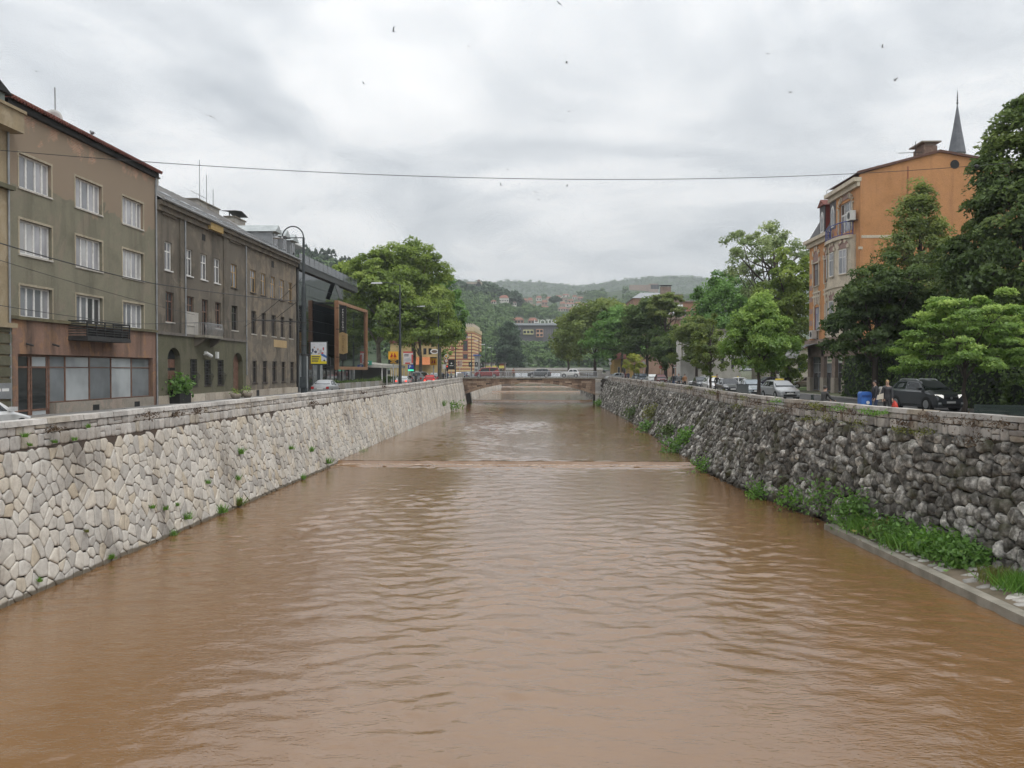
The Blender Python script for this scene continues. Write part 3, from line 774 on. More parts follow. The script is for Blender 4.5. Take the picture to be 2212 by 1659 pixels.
def wall_holes(b, F, u0, u1, z0, z1, holes, depth=.25, m=0, n=0.0):
    us = sorted({u0, u1, *[h[0] for h in holes], *[h[1] for h in holes]}); zs = sorted({z0, z1, *[h[2] for h in holes], *[h[3] for h in holes]})
    us = [u for u in us if u0 <= u <= u1]; zs = [z for z in zs if z0 <= z <= z1]
    for a, c in zip(us[:-1], us[1:]):
        for d, e in zip(zs[:-1], zs[1:]):
            mu, mz = (a + c) / 2, (d + e) / 2
            if any(h[0] < mu < h[1] and h[2] < mz < h[3] for h in holes): continue
            b.fq(F, a, c, d, e, n, m)
    for (a, c, d, e) in holes:
        P = F.p
        b.quad(P(a, d, n), P(a, e, n), P(a, e, n - depth), P(a, d, n - depth), m); b.quad(P(c, d, n), P(c, d, n - depth), P(c, e, n - depth), P(c, e, n), m)
        b.quad(P(a, d, n), P(a, d, n - depth), P(c, d, n - depth), P(c, d, n), m); b.quad(P(a, e, n), P(c, e, n), P(c, e, n - depth), P(a, e, n - depth), m)
_wr = random.Random(77)
def window(par, F, u0, u1, z0, z1, n, cols, zsplit, fm, gm, fw=.07, sill=None, name='window', mw=None, sm=None):
    """cols: number of lights or list of fractions; zsplit: fractions of the height where transoms run"""
    mw = mw or fw
    b = MB()
    b.fb(F, u0, u0 + fw, z0, z1, n, n + .07); b.fb(F, u1 - fw, u1, z0, z1, n, n + .07)
    b.fb(F, u0 + fw, u1 - fw, z0, z0 + fw, n, n + .068); b.fb(F, u0 + fw, u1 - fw, z1 - fw, z1, n, n + .068)
    fr = [i / cols for i in range(cols + 1)] if isinstance(cols, int) else cols
    U = [u0 + (u1 - u0) * f for f in fr]; Zs = [z0] + [z0 + (z1 - z0) * f for f in zsplit] + [z1]
    for u in U[1:-1]: b.fb(F, u - mw / 2, u + mw / 2, z0 + fw, z1 - fw, n, n + .064)
    for z in Zs[1:-1]: b.fb(F, u0 + fw, u1 - fw, z - mw / 2, z + mw / 2, n, n + .060)
    w = b.build(name, fm, par)
    for i in range(len(U) - 1):
        for j in range(len(Zs) - 1):
            a = U[i] + (fw if i == 0 else mw / 2); c = U[i + 1] - (fw if i == len(U) - 2 else mw / 2)
            d = Zs[j] + (fw if j == 0 else mw / 2); e = Zs[j + 1] - (fw if j == len(Zs) - 2 else mw / 2)
            p = MB(); p.fb(F, a, c, d, e, n + .01, n + .03); p.build('pane', _wr.choice(gm), w)
    if sill:
        p = MB(); p.fb(F, u0 - .10, u1 + .10, z0 - .09, z0 - .005, n + .02, sill); p.build('sill', sm or M_sill, w)
    return w
def arch_fill(b, F, u0, u1, zs, zt, n0, n1, m=0, k=14, rz=None):
    """wall between an arched head (springing zs) and the square top zt of its opening"""
    c, r = (u0 + u1) / 2, (u1 - u0) / 2; rz = rz or r
    pts = [(c - r * math.cos(math.pi * i / k), zs + rz * math.sin(math.pi * i / k)) for i in range(k + 1)]
    for (a, za), (d, zd) in zip(pts[:-1], pts[1:]):
        P = F.p
        b.hexa([P(a, za, n0), P(d, zd, n0), P(d, zd, n1), P(a, za, n1), P(a, zt, n0), P(d, zt, n0), P(d, zt, n1), P(a, zt, n1)], m)
def downpipe(par, F, u, z0, z1, n=.09):
    b = MB(); b.tube([F.p(u, z0, n), F.p(u, z1, n)], .055, 8)
    z = z0 + 1
    while z < z1: b.tube([F.p(u, z, n), F.p(u, z + .06, n)], .072, 8); z += 2.2
    b.build('downpipe', M_zinc, par, smooth=False)

# ------------------------------------------------------------------ building 1: olive house with the shop
B1a = onX(15, 600, XF).y; B1b = onX(336, 600, XF).y
def house_olive():
    zt = onX(325, 370, XF).z
    w = thing('apartment_house', 'four storey olive plastered house with bare brick patches and empty glazed shop', 'building', (XF, (B1a + B1b) / 2, ZL))
    xw = [(41.4, 111), (163, 220), (264, 309)]
    cols = [(onX(a, 480, XF).y, onX(c, 480, XF).y) for a, c in xw]
    z1 = (fl('A1', 690, 1235)[1], fl('A1', 690, 960)[1]); z2 = (fl('A2', 710, 195)[1], fl('A1', 705, 1500)[1])
    z3 = (fl('A2', 205, 660)[1], fl('A2', 205, 370)[1])
    zled = fl('A2', 700, 715)[1]
    u0, u1 = fl('A2', 165, 1200)[0], fl('A2', 1398, 1200)[0]
    zs1 = fl('A2', 500, 1005)[1]; zpl = fl('A2', 510, 1440)[1]
    b = MB()
    holes = [(a, c, z[0], z[1]) for a, c in cols for z in (z1, z2)] + [(cols[i][0], cols[i][1], z3[0] - (.0 if i != 1 else .35), z3[1]) for i in range(3)]
    wall_holes(b, FL, B1a, B1b, zled, zt, holes, .26)
    b.fb(FL, B1a + .02, B1b - .02, ZL - .2, zt - .02, -11, -.42)
    b.fq(FL, B1a, B1a + .001, ZL, zt, 0)
    P = FL.p
    b.quad(P(B1b, ZL, 0), P(B1b, ZL, -11), P(B1b, zt, -11), P(B1b, zt, 0)); b.quad(P(B1a, ZL, 0), P(B1a, zt, 0), P(B1a, zt, -11), P(B1a, ZL, -11))
    b.build('wall', M_olive, w)
    b = MB()
    wall_holes(b, FL, B1a, B1b, ZL - .1, zled, [(u0, u1, ZL - .1, zs1)], .40)
    b.build('shop_storey_wall', M_pinkband, w)
    b = MB(); b.fb(FL, B1a + .05, B1b - .02, zled - .10, zled + .06, -.02, .16); b.build('ledge', pm('mossy_ledge', (.16, .14, .08), (.09, .08, .05), 2, .95, .4), w)
    b = MB(); b.fb(FL, fl('A2', 505, 1440)[0], u1, ZL - .1, zpl - .02, -.38, .05); b.build('plinth', plaster('worn_plinth', (.30, .27, .23), (.36, .30, .25), (.13, .12, .10), .7), w)
    for x in (870, 1245):
        uu = fl('A2', x, 1450)[0]; b = MB(); b.fb(FL, uu - .35, uu + .35, zpl - .58, zpl - .25, .03, .055); b.build('vent_grille', M_black, w)
    for i, (a, c) in enumerate(cols):
        window(w, FL, a + .02, c - .02, *z1, -.22, [0, .30, .58, .80, 1] if i < 3 else 4, [], M_wframe, G_cur[:2], .09, .06, mw=.14)
        window(w, FL, a + .02, c - .02, *z2, -.22, [0, .28, .52, .76, 1], [], M_wframe, [G_cur[2], G_cur[0]], .09, .06, mw=.13)
        if i != 1: window(w, FL, a + .02, c - .02, *z3, -.22, [0, .28, .52, .76, 1], [], M_wframe, [G_cur[1], G_cur[0]], .09, None, mw=.13)
        else: window(w, FL, a + .02, c - .02, z3[0] - .35, z3[1], -.22, [0, .26, .5, .75, 1], [], M_wframe, [G_cur[1], G_dark[1]], .10, None, name='balcony_door', mw=.15)
        for z in (z1, z2, z3):
            bb = MB(); e = .11
            bb.fb(FL, a - e, a, z[0], z[1] + e, 0, .025); bb.fb(FL, c, c + e, z[0], z[1] + e, 0, .025); bb.fb(FL, a, c, z[1], z[1] + e, 0, .024)
            bb.build('window_surround', plaster('pale_surround', (.42, .37, .28), (.36, .31, .23), (.2, .17, .12), 1.0) if (i, z) == (0, z1) else bpy.data.materials['pale_surround'], w)
    # balcony
    y0, y1 = fl('A2', 800, 870, XF + 1.05)[0], fl('A2', 1195, 880, XF + 1.05)[0]
    zb0, zb1 = onX(*px('A2', 800, 870), XF + 1.05).z, onX(*px('A2', 800, 692), XF + 1.05).z
    bal = MB(); bal.fb(FL, y0, y1, zb0, zb0 + .2, -.05, 1.05); bo = bal.build('balcony', M_iron, w)
    rl = MB()
    for k in range(7):
        z = zb0 + .22 + (zb1 - zb0 - .22) * k / 6; t = .028 if k < 6 else .045
        rl.tube([FL.p(y0 + .05, z, 0), FL.p(y0 + .05, z, 1.0), FL.p(y1 - .05, z, 1.0), FL.p(y1 - .05, z, 0)], t, 5)
    rl.build('railing', M_iron, bo)
    for k in range(6):
        p = MB(); y = y0 + .05 + (y1 - y0 - .1) * k / 5; p.fb(FL, y - .03, y + .03, zb0 + .2, zb1, .97, 1.03); p.build('rail_post', M_iron, bo)
    pn = MB(); pn.fb(FL, y0 + .1, y1 - .1, zb0 + .22, zb0 + .68, .93, .96); pn.build('windbreak', M_black, bo)
    # shop front
    mx = [fl('A2', x, 1250)[0] for x in (165, 308, 490, 635, 855, 1050, 1235, 1398)]
    ztr = fl('A2', 640, 1115)[1]
    kinds = [G_shop[2], G_shop[1], G_shop[0], G_shop[1], G_shop[0], G_shop[1], G_shop[0]]
    for i in range(7):
        a, c = mx[i], mx[i + 1]
        if i < 2:
            window(w, FL, a, c, ZL, zs1 - .02, -.30, [0, .12, .88, 1] if i else 1, [.12, (ztr - ZL) / (zs1 - ZL)], M_bframe, [kinds[i], G_shop[2]], .09, None, name='shop_door')
        else:
            window(w, FL, a, c, zpl, zs1 - .02, -.30, 1, [(ztr - zpl) / (zs1 - zpl)], M_bframe, [kinds[i]], .055, None, name='shop_window')
    # things behind the glass: column, boards
    eb = MB(); eb.fb(FL, B1a - .15, B1b + .12, zt - .30, zt, -.3, .22); eb.build('eaves', M_black, w)
    rb_ = MB()
    q = [FL.p(B1a - .15, zt + .01, .38), FL.p(B1b + .12, zt + .01, .38), FL.p(B1b + .12, zt + 2.2, -5.7), FL.p(B1a - .15, zt + 2.2, -5.7)]
    rb_.quad(*q); q2 = [FL.p(B1a - .15, zt, -11.2), FL.p(B1b + .12, zt, -11.2)]
    rb_.quad(q[3], q[2], q2[1], q2[0]); rb_.add([q[1], q2[1], q[2]], [(0, 1, 2)]); rb_.add([q[0], q[3], q2[0]], [(0, 1, 2)])
    ro = rb_.build('roof', M_tile_red, w)
    k = B1a - .1
    tl = MB()
    while k < B1b + .1: tl.tube([FL.p(k, zt + .06, .42), FL.p(k, zt + .34, -.3)], .11, 6); k += .24
    tl.build('tile_edge', M_tile_red, ro, kind='stuff')
    downpipe(w, FL, B1b - .06, ZL, zt - .1, .10)
    for x, y in ((240, 920), (480, 925)):
        uu, zz = fl('A2', x, y); bb = MB(); bb.tube([FL.p(uu, zz + .1, 0), FL.p(uu, zz, .35)], .05, 6); bb.build('lamp_bracket', M_iron, w)
    p = onX(*px('A1', 490, 430), XF - .6)
    d = thing('satellite_dish', 'white satellite dish with a mast on the roof of the olive house', 'dish', (p.x, p.y, zt))
    m = MB(); m.tube([(p.x - .1, p.y + .35, zt - .1), (p.x - .1, p.y + .30, p.z + 1.7)], .04, 6); m.build('mast', M_zinc, d)
    m = MB(); m.lathe((p.x, p.y - .1, p.z - .12), [(.02, .10), (.40, .06), (.55, 0), (.55, .02), (.40, .09), (.05, .13)], 18, axis='y'); m.build('reflector', pm('dish_white', (.6, .6, .58), (.48, .48, .46), 2, .5), d, smooth=True)
    m = MB(); m.tube([(p.x, p.y + .1, p.z + .1), (p.x, p.y + .3, p.z - .1)], .08, 6); m.tube([(p.x, p.y + .3, p.z - .1), (p.x - .1, p.y + .3, zt)], .05, 6); m.build('feed_arm', M_zinc, d)
house_olive()

# ------------------------------------------------------------------ building 0: sliver at the left edge
def house_sliver():
    w = thing('corner_house', 'tan house with green metal cornice beside the olive house', 'building', (XF, B1a - 8, ZL))
    zt = onX(0, 250, XF).z
    b = MB(); b.fb(FL, B1a - 16, B1a - .03, ZL - .2, zt, -11, .12); b.build('wall', M_tan, w)
    b = MB()
    z = ZL + .5
    while z < onX(0, 700, XF).z: b.fb(FL, B1a - 16, B1a - .02, z, z + .42, .10, .24); z += .52
    b.build('rustication', M_darkolive, w)
    z = onX(8, 708, XF).z
    b = MB(); b.fb(FL, B1a - 16, B1a + .12, z, z + .22, .1, .42); b.build('ledge', M_tan, w)
    z = onX(8, 410, XF).z
    b = MB(); b.fb(FL, B1a - 16, B1a + .10, z, z + .2, .1, .40); b.build('ledge', M_darkolive, w)
    z = onX(20, 258, XF).z
    b = MB(); b.fb(FL, B1a - 16, B1a + .25, z - .7, z + .2, .1, .75); b.fb(FL, B1a - 16, B1a + .3, z + .2, z + .34, .0, .85); b.build('cornice', M_tan, w)
    b = MB(); b.fb(FL, B1a - 6, B1a - .5, z + .34, z + .95, -3, .3); b.build('attic', pm('green_copper', (.20, .24, .22), (.14, .17, .16), 2, .6), w)
    b = MB(); b.prism(FL, [(B1a - 6.2, z + .95), (B1a - .2, z + .95), (B1a - 1.2, z + 1.4), (B1a - 6.2, z + 1.9)], -3.2, .5); b.build('attic_roof', M_black, w)
    a, c = onX(*px('A2', 0, 1330), XF + .2), onX(*px('A2', 92, 1330), XF + .2)
    zz = onX(*px('A2', 50, 1260), XF + .2).z, onX(*px('A2', 50, 1405), XF + .2).z
    n = thing('notice_case', 'grey framed notice case with white sheets on the wall of the tan house', 'notice board', (a.x, a.y, zz[1]))
    b = MB(); b.fb(FL, c.y - 2.2, c.y, zz[1], zz[0], .12, .3); b.build('case', M_zinc, n)
    for k in range(3):
        b = MB(); u = c.y - .75 - k * .6; b.fb(FL, u, u + .5, zz[1] + .35, zz[0] - .25, .3, .31); b.build('sheet', M_white, n)
    b = MB(); b.tube([FL.p(B1a - .12, ZL, .2), FL.p(B1a - .12, zt, .2)], .05, 8); b.build('downpipe', M_zinc, w)
house_sliver()

# ------------------------------------------------------------------ building 2: long sooty brown house
B2b = onX(*px('A3', 1795, 1300), XF).y
def house_brown():
    w = thing('long_house', 'long three storey soot stained brown house with arched doorways and grey roof', 'building', (XF, (B1b + B2b) / 2, ZL))
    ze = fl('A3', 1240, 905)[1]
    top = [(262, 345, 875, 1215), (512, 585, 965, 1270), (683, 755, 1020, 1315), (840, 905, 1070, 1355), (1035, 1105, 1130, 1410), (1260, 1325, 1205, 1470), (1383, 1440, 1250, 1495), (1495, 1550, 1285, 1540), (1603, 1655, 1320, 1560), (1703, 1750, 1350, 1585)]
    mid = [(275, 370, 80, 435), (520, 605, 130, 460), (697, 770, 175, 590), (855, 920, 205, 500), (1045, 1115, 245, 525), (1275, 1330, 305, 575), (1395, 1445, 330, 590), (1510, 1560, 350, 605), (1615, 1660, 375, 615), (1712, 1755, 395, 625)]
    gnd = [(557, 635, 870, 1180), (722, 795, 875, 1180), (876, 945, 880, 1175), (1290, 1340, 885, 1145), (1410, 1460, 890, 1145), (1520, 1570, 895, 1140), (1628, 1673, 900, 1135), (1730, 1772, 905, 1130)]
    def hole(reg, r):
        u0 = fl(reg, r[0], (r[2] + r[3]) / 2)[0]; u1 = fl(reg, r[1], (r[2] + r[3]) / 2)[0]
        return [u0, u1, fl(reg, r[0], r[3])[1], fl(reg, r[0], r[2])[1]]
    T = [hole('A3', r) for r in top]; M_ = [hole('A4', r) for r in mid]; G = [hole('A4', r) for r in gnd]
    def level(L, i0, i1):
        zb = sum(h[2] for h in L[i0:i1]) / (i1 - i0); zt = sum(h[3] for h in L[i0:i1]) / (i1 - i0)
        for h in L[i0:i1]: h[2], h[3] = zb, zt
    level(T, 0, 5); level(T, 5, 10); level(M_, 5, 10); level(G, 0, 3); level(G, 3, 8)
    zm = (M_[0][2] + M_[1][2]) / 2; ztm = (M_[0][3] + M_[1][3] + M_[4][3]) / 3
    for i in (0, 1, 3, 4): M_[i][2] = zm
    for i in range(5): M_[i][3] = ztm
    M_[2][2] = zm - 1.0
    us = fl('A4', 1205, 600)[0]                     # joint between the two halves
    zc = fl('A4', 600, 610)[1]                      # string course
    A1 = [fl('A4', 292, 1000)[0], fl('A4', 442, 1000)[0], ZL, fl('A4', 366, 738)[1]]
    A2 = [fl('A4', 1057, 1000)[0], fl('A4', 1170, 1000)[0], ZL, fl('A4', 1113, 797)[1]]
    b = MB(); wall_holes(b, FL, B1b + .02, us, zc, ze, T[:5] + M_[:5], .28)
    b.fb(FL, B1b + .05, B2b - .02, ZL - .2, ze - .05, -12, -.45)
    b.build('wall', M_brown, w)
    b = MB(); wall_holes(b, FL, us, B2b, ZL - .1, ze, T[5:] + M_[5:] + G[3:], .28)
    P = FL.p
    b.quad(P(B2b, ZL, 0), P(B2b, ZL, -12), P(B2b, ze, -12), P(B2b, ze, 0))
    b.build('wall', M_brown2, w)
    b = MB(); wall_holes(b, FL, B1b + .02, us, ZL - .1, zc, [tuple(x) for x in (A1, A2)] + G[:3], .40, n=.03)
    for A in (A1, A2): arch_fill(b, FL, A[0], A[1], A[3] - (A[1] - A[0]) / 2 * .8, A[3] + .002, -.36, .025, rz=(A[1] - A[0]) / 2 * .8)
    b.build('ground_storey_wall', M_darkolive, w)
    b = MB(); b.fb(FL, B1b + .02, us, zc - .05, zc + .14, 0, .14); b.build('string_course', pm('course_stone', (.17, .15, .125), (.11, .10, .09), 2, .9), w)
    for (ua, ub) in [(fl('A3', 430, 900)[0], fl('A3', 490, 900)[0]), (fl('A3', 940, 1000)[0], fl('A3', 1000, 1000)[0])]:
        b = MB(); b.fb(FL, ua, ub, zc + .14, ze, .0, .10); b.build('pilaster', M_brown, w)
    # windows
    for i, h in enumerate(T):
        fm = M_wframe if i < 4 else M_oframe
        window(w, FL, h[0], h[1], h[2], h[3], -.16, 2, [.66], fm, [G_dark[1], G_cur[1]] if i < 4 else [G_cur[1], G_dark[0]], .075, .07, sm=M_wframe if i < 4 else M_dframe)
        if i in (0, 4):
            b = MB(); b.fb(FL, h[0] - .5, h[1] + .55, h[3] + 1.7, h[3] + 1.9, 0, .12); b.build('hood_mould', M_brown, w)
    for i, h in enumerate(M_):
        window(w, FL, h[0], h[1], h[2], h[3], -.20, 2, [.70], M_bframe if i < 4 else M_dframe, [G_dark[0], G_dark[1]], .07, .05 if i != 2 else None, name='window' if i != 2 else 'balcony_door')
    for i, h in enumerate(G):
        window(w, FL, h[0], h[1], h[2], h[3], -.18, 2, [.7], M_dframe, [G_dark[0]], .06, .06, sm=M_dframe)
        if i < 3:
            b = MB()
            for k in range(6):
                u = h[0] + (h[1] - h[0]) * (k + .5) / 6; b.tube([FL.p(u, h[2] + .0, .08), FL.p(u, h[2] + .75, .30), FL.p(u, h[2] + 1.0, .06), FL.p(u, h[3], .05)], .015, 5)
            for k in range(9): z = h[2] + .2 + (h[3] - h[2] - .3) * k / 8; b.tube([FL.p(h[0], z, .08), FL.p(h[1], z, .08)], .012, 5)
            b.build('window_grille', M_iron, w)
    for A, nm in ((A1, 'gate_door'), (A2, 'front_door')):
        b = MB(); b.fb(FL, A[0], A[1], ZL, A[3], -.40, -.36); o = b.build(nm, G_dark[0] if A is A1 else M_bframe, w)
        for k in range(4):
            b = MB(); hh = (A[3] - ZL) / 5; b.fb(FL, A[0] + .12, (A[0] + A[1]) / 2 - .05, ZL + .2 + k * hh, ZL + k * hh + hh, -.36, -.33); b.fb(FL, (A[0] + A[1]) / 2 + .05, A[1] - .12, ZL + .2 + k * hh, ZL + k * hh + hh, -.36, -.33); b.build('door_panel', M_bframe, o)
    # plinth blocks
    ztp = fl('A4', 800, 1262)[1]; rg = random.Random(5)
    segs = [(B1b + .05, A1[0]), (A1[1], A2[0]), (A2[1], B2b - .05)]
    for a, c in segs:
        n = max(1, int((c - a) / 2.0))
        for k in range(n):
            m = MB(); m.fb(FL, a + (c - a) * k / n + .01, a + (c - a) * (k + 1) / n - .01, ZL, ztp + rg.uniform(-.02, .02), .0, .14 + rg.uniform(-.01, .01), 0, rg.random()); m.build('plinth_block', M_plinth, w, tint=True)
    for k, (ua, za) in enumerate([fl('A4', 1330, 1270)]):
        m = MB(); m.fb(FL, ua - .35, ua + .35, za - .25, za + .3, .14, .16); m.build('vent_opening', M_black, w)
    # balcony
    yb0, yb1 = fl('A4', 735, 620, XF + .9)[0], fl('A4', 945, 630, XF + .9)[0]; zb = onX(*px('A4', 850, 628), XF + .9).z
    m = MB(); m.fb(FL, yb0, yb1, zb, zb + .18, 0, .9); bo = m.build('balcony', M_conc, w)
    for uu in (yb0 + .3, yb1 - .3):
        m = MB(); m.prism(FrRot(uu), [(0, zb), (.8, zb), (.65, zb - .25), (.2, zb - .6), (0, zb - .65)], -.12, .12); m.build('corbel', M_brown, bo)
    m = MB(); zr = zb + 1.05
    m.tube([FL.p(yb0 + .05, zr, 0), FL.p(yb0 + .05, zr, .85), FL.p(yb1 - .05, zr, .85), FL.p(yb1 - .05, zr, 0)], .03, 6)
    k = yb0 + .05
    while k < yb1: m.tube([FL.p(k, zb + .18, .85), FL.p(k, zb + .6, .93), FL.p(k, zr, .85)], .012, 4); k += .13
    for k in range(7): m.tube([FL.p(yb0 + .05, zb + .18, .85 * k / 7), FL.p(yb0 + .05, zr, .85 * k / 7)], .012, 4)
    m.build('railing', M_zinc, bo)
    # pale repair patches
    for (x0, x1, y0, y1, X) in ((450, 655, 440, 610, .012),):
        ua, ub = fl('A4', x0, 520)[0], fl('A4', x1, 520)[0]; m = MB(); m.fb(FL, ua, ub, zc + .15, zc + 1.75, 0, .012); m.build('repair_patch', pm('new_render', (.43, .41, .37), (.36, .34, .31), 1, .95), w)
    ua, ub = fl('A4', 1535, 690)[0], fl('A4', 1685, 700)[0]; za, zb2 = fl('A4', 1600, 735)[1], fl('A4', 1600, 650)[1]
    m = MB(); m.fb(FL, ua, ub, za, zb2, 0, .014); m.build('repair_patch', pm('ochre_render', (.44, .32, .17), (.38, .27, .14), 1, .95), w)
    # small items
    u, z = fl('A4', 715, 820); m = MB(); m.tube([FL.p(u - .1, z, 0), FL.p(u - .1, z, .3)], .04, 6); m.tube([FL.p(u - .5, z + .15, .35), FL.p(u + .35, z - .1, .45)], .13, 8); m.build('camera_housing', M_white, w)
    u, z = fl('A4', 857, 825); m = MB(); m.fb(FL, u - .15, u + .15, z - .25, z + .25, .03, .2); m.build('alarm_box', M_white, w)
    for r in ((698, 735, 790, 865), (1508, 1535, 1105, 1180)):
        u0_, u1_ = fl('A3', r[0], r[2])[0], fl('A3', r[1], r[2])[0]; m = MB(); m.fb(FL, u0_, u1_, fl('A3', r[0], r[3])[1], fl('A3', r[0], r[2])[1], .0, .02); m.build('attic_vent', M_black, w)
    downpipe(w, FL, us, zc - 2.8, ze, .1)
    downpipe(w, FL, fl('A3', 478, 900)[0], zc, ze, .16)
    # cornice, gutter, roof
    m = MB(); m.fb(FL, B1b + .05, B2b, ze - .35, ze, 0, .22); m.fb(FL, B1b + .05, B2b, ze, ze + .28, 0, .42); m.build('cornice', M_brown, w)
    m = MB(); u, z = fl('A3', 740, 745, XF + .2); m.fb(FL, fl('A3', 735, 740)[0], fl('A3', 885, 790)[0], ze - .28, ze + .22, .2, .425); m.build('bare_cornice_patch', pm('ochre_brickwork', (.42, .30, .12), (.32, .22, .09), 4, .95), w)
    m = MB(); m.tube([FL.p(B1b + .1, ze + .36, .50), FL.p(B2b, ze + .36, .50)], .10, 8); m.build('gutter', M_zinc, w)
    zr2 = onX(*px('A3', 600, 425), XF - 6).z
    m = MB(); q = [FL.p(B1b + .05, ze + .34, .46), FL.p(B2b + .1, ze + .34, .46), FL.p(B2b - 4.5, zr2, -6), FL.p(B1b + .05, zr2, -6)]
    m.quad(*q); m.quad(q[3], q[2], FL.p(B2b + .1, ze + .34, -12), FL.p(B1b, ze + .34, -12)); m.add([q[1], FL.p(B2b + .1, ze + .34, -12), q[2]], [(0, 1, 2)])
    ro = m.build('roof', pm('grey_sheet_roof', (.30, .29, .28), (.22, .215, .21), .6, .6, .15, .1, stretch=(1, 1, 4)), w)
    sl = lambda t: (ze + .34 + (zr2 - ze - .34) * t, .46 - 6.46 * t)
    m = MB()
    for t in (.10, .16):
        z, n = sl(t); m.tube([FL.p(B1b + .4, z + .22, n), FL.p(B2b - 1, z + .22, n)], .025, 5)
    k = B1b + .5
    while k < B2b - 1:
        z, n = sl(.10); z2_, n2_ = sl(.16); m.tube([FL.p(k, z - .05, n), FL.p(k, z + .25, n)], .02, 4); m.tube([FL.p(k, z2_ - .05, n2_), FL.p(k, z2_ + .25, n2_)], .02, 4); k += .8
    m.build('snow_guard', M_zinc, ro)
    k = B1b + .9; st = 0
    while k < B2b - 6:
        m = MB(); a, na = sl(.02); c, nc = sl(.98); m.hexa([FL.p(k, a, na), FL.p(k + .05, a, na), FL.p(k + .05, c, nc), FL.p(k, c, nc), FL.p(k, a + .05, na), FL.p(k + .05, a + .05, na), FL.p(k + .05, c + .05, nc), FL.p(k, c + .05, nc)]); m.build('roof_seam', bpy.data.materials['grey_sheet_roof'], ro); k += 1.15; st += 1
    for (x, y) in ((330, 405), (555, 510), (690, 565), (870, 650), (1080, 755)):
        u = onX(*px('A3', x + 40, y + 30), XF - .9).y; z, n = sl(.24)
        m = MB(); z2_, n2_ = sl(.36); m.hexa([FL.p(u, z, n), FL.p(u + 1.0, z, n), FL.p(u + 1.0, z2_, n2_), FL.p(u, z2_, n2_), FL.p(u, z + .14, n), FL.p(u + 1.0, z + .14, n), FL.p(u + 1.0, z2_ + .14, n2_), FL.p(u, z2_ + .14, n2_)]); m.build('skylight', glass('skylight_glass', (.5, .52, .55), .1) if x == 330 else bpy.data.materials['skylight_glass'], ro)
    M_chim = plaster('chimney_plaster', (.34, .32, .29), (.28, .24, .20), (.15, .13, .12), 1.0)
    for i, (x0, x1, yt) in enumerate(((125, 148, 145), (600, 755, 395), (757, 862, 470), (1042, 1168, 600))):
        X = XF - 6.2; u0_, u1_ = onX(*px('A3', x0, yt), X).y, onX(*px('A3', x1, yt), X).y; zt_ = onX(*px('A3', x0, yt), X).z + .15
        u1_ = min(u1_, u0_ + 3.2)
        m = MB(); m.fb(FL, u0_, u1_, zr2 - 1.2, zt_ - .12, -6.9, -5.9); ch = m.build('chimney', M_chim, ro)
        m = MB(); m.fb(FL, u0_ - .1, u1_ + .1, zt_ - .12, zt_, -7.0, -5.8); m.build('chimney_cap', M_brown, ch)
        if i == 3:
            m = MB(); m.prism(FL, [(u0_ - .3, zt_ + .5), ((u0_ + u1_) / 2, zt_ + .75), (u1_ + .3, zt_ + .45), (u1_ + .3, zt_ + .40), ((u0_ + u1_) / 2, zt_ + .68), (u0_ - .3, zt_ + .45)], -7.1, -5.7); m.build('rain_hood', M_black, ch)
            for uu in (u0_ + .1, u1_ - .1):
                m = MB(); m.fb(FL, uu - .03, uu + .03, zt_, zt_ + .5, -6.5, -6.4); m.build('hood_leg', M_iron, ch)
    for i, x in enumerate((1455, 1565, 1665)):
        u0_ = fl('A3', x, 900, XF - .6)[0]; u1_ = u0_ + 1.5; z0_, n_ = sl(.08)
        m = MB(); m.fb(FL, u0_, u1_, z0_ - .1, z0_ + 1.5, -4, n_); dm = m.build('dormer', M_zinc, ro)
        m = MB(); m.prism(FL, [(u0_ - .3, z0_ + 1.45), (u1_ + .3, z0_ + 1.45), ((u0_ + u1_) / 2, z0_ + 2.15)], -4, n_ + .35); m.build('dormer_roof', pm('pale_sheet', (.45, .48, .48), (.36, .39, .39), 1, .5, 0, .3) if i == 0 else bpy.data.materials['pale_sheet'], dm)
        m = MB(); m.fb(FL, u0_ + .25, u1_ - .25, z0_ + .2, z0_ + 1.3, n_ - .02, n_ + .03); m.build('dormer_window', G_dark[1], dm)
    for k in range(3):
        m = MB(); u = B2b - 9 + k * 1.6; m.tube([FL.p(u, zr2 - .5, -6.2), FL.p(u, zr2 + 4.2 - k, -6.2)], .025, 4)
        if k == 0: m.tube([FL.p(u - 2, zr2 + 1.0, -6.2), FL.p(u + 1.5, zr2 + 1.0, -6.2)], .02, 4)
        m.build('aerial', M_iron, ro)
def FrRot(u): return Fr((XF, u, 0), (1, 0, 0), (0, -1, 0))
house_brown()
# ------------------------------------------------------------------ lettering
def text(par, s, size, mat, origin, right, up, name='lettering', depth=.01, align='CENTER', vertical=0):
    cu = bpy.data.curves.new('lettering_curve', 'FONT'); cu.body = s; cu.size = size; cu.extrude = depth; cu.align_x = align; cu.align_y = 'CENTER'
    cu.resolution_u = 2
    if vertical: cu.space_line = vertical
    t = bpy.data.objects.new('lettering_tmp', cu); COL.objects.link(t)
    dg = bpy.context.evaluated_depsgraph_get(); me = bpy.data.meshes.new_from_object(t.evaluated_get(dg))
    bpy.data.objects.remove(t); bpy.data.curves.remove(cu)
    R, U = Vector(right).normalized(), Vector(up).normalized(); N = R.cross(U)
    M = Matrix(((R.x, U.x, N.x, origin[0]), (R.y, U.y, N.y, origin[1]), (R.z, U.z, N.z, origin[2]), (0, 0, 0, 1)))
    me.transform(M); me.materials.clear(); me.materials.append(mat); me.name = name
    return link(name, me, par)
CAMR, UPV = (1, 0, 0), (0, 0, 1)          # right and up of a sign that faces down the street towards -Y

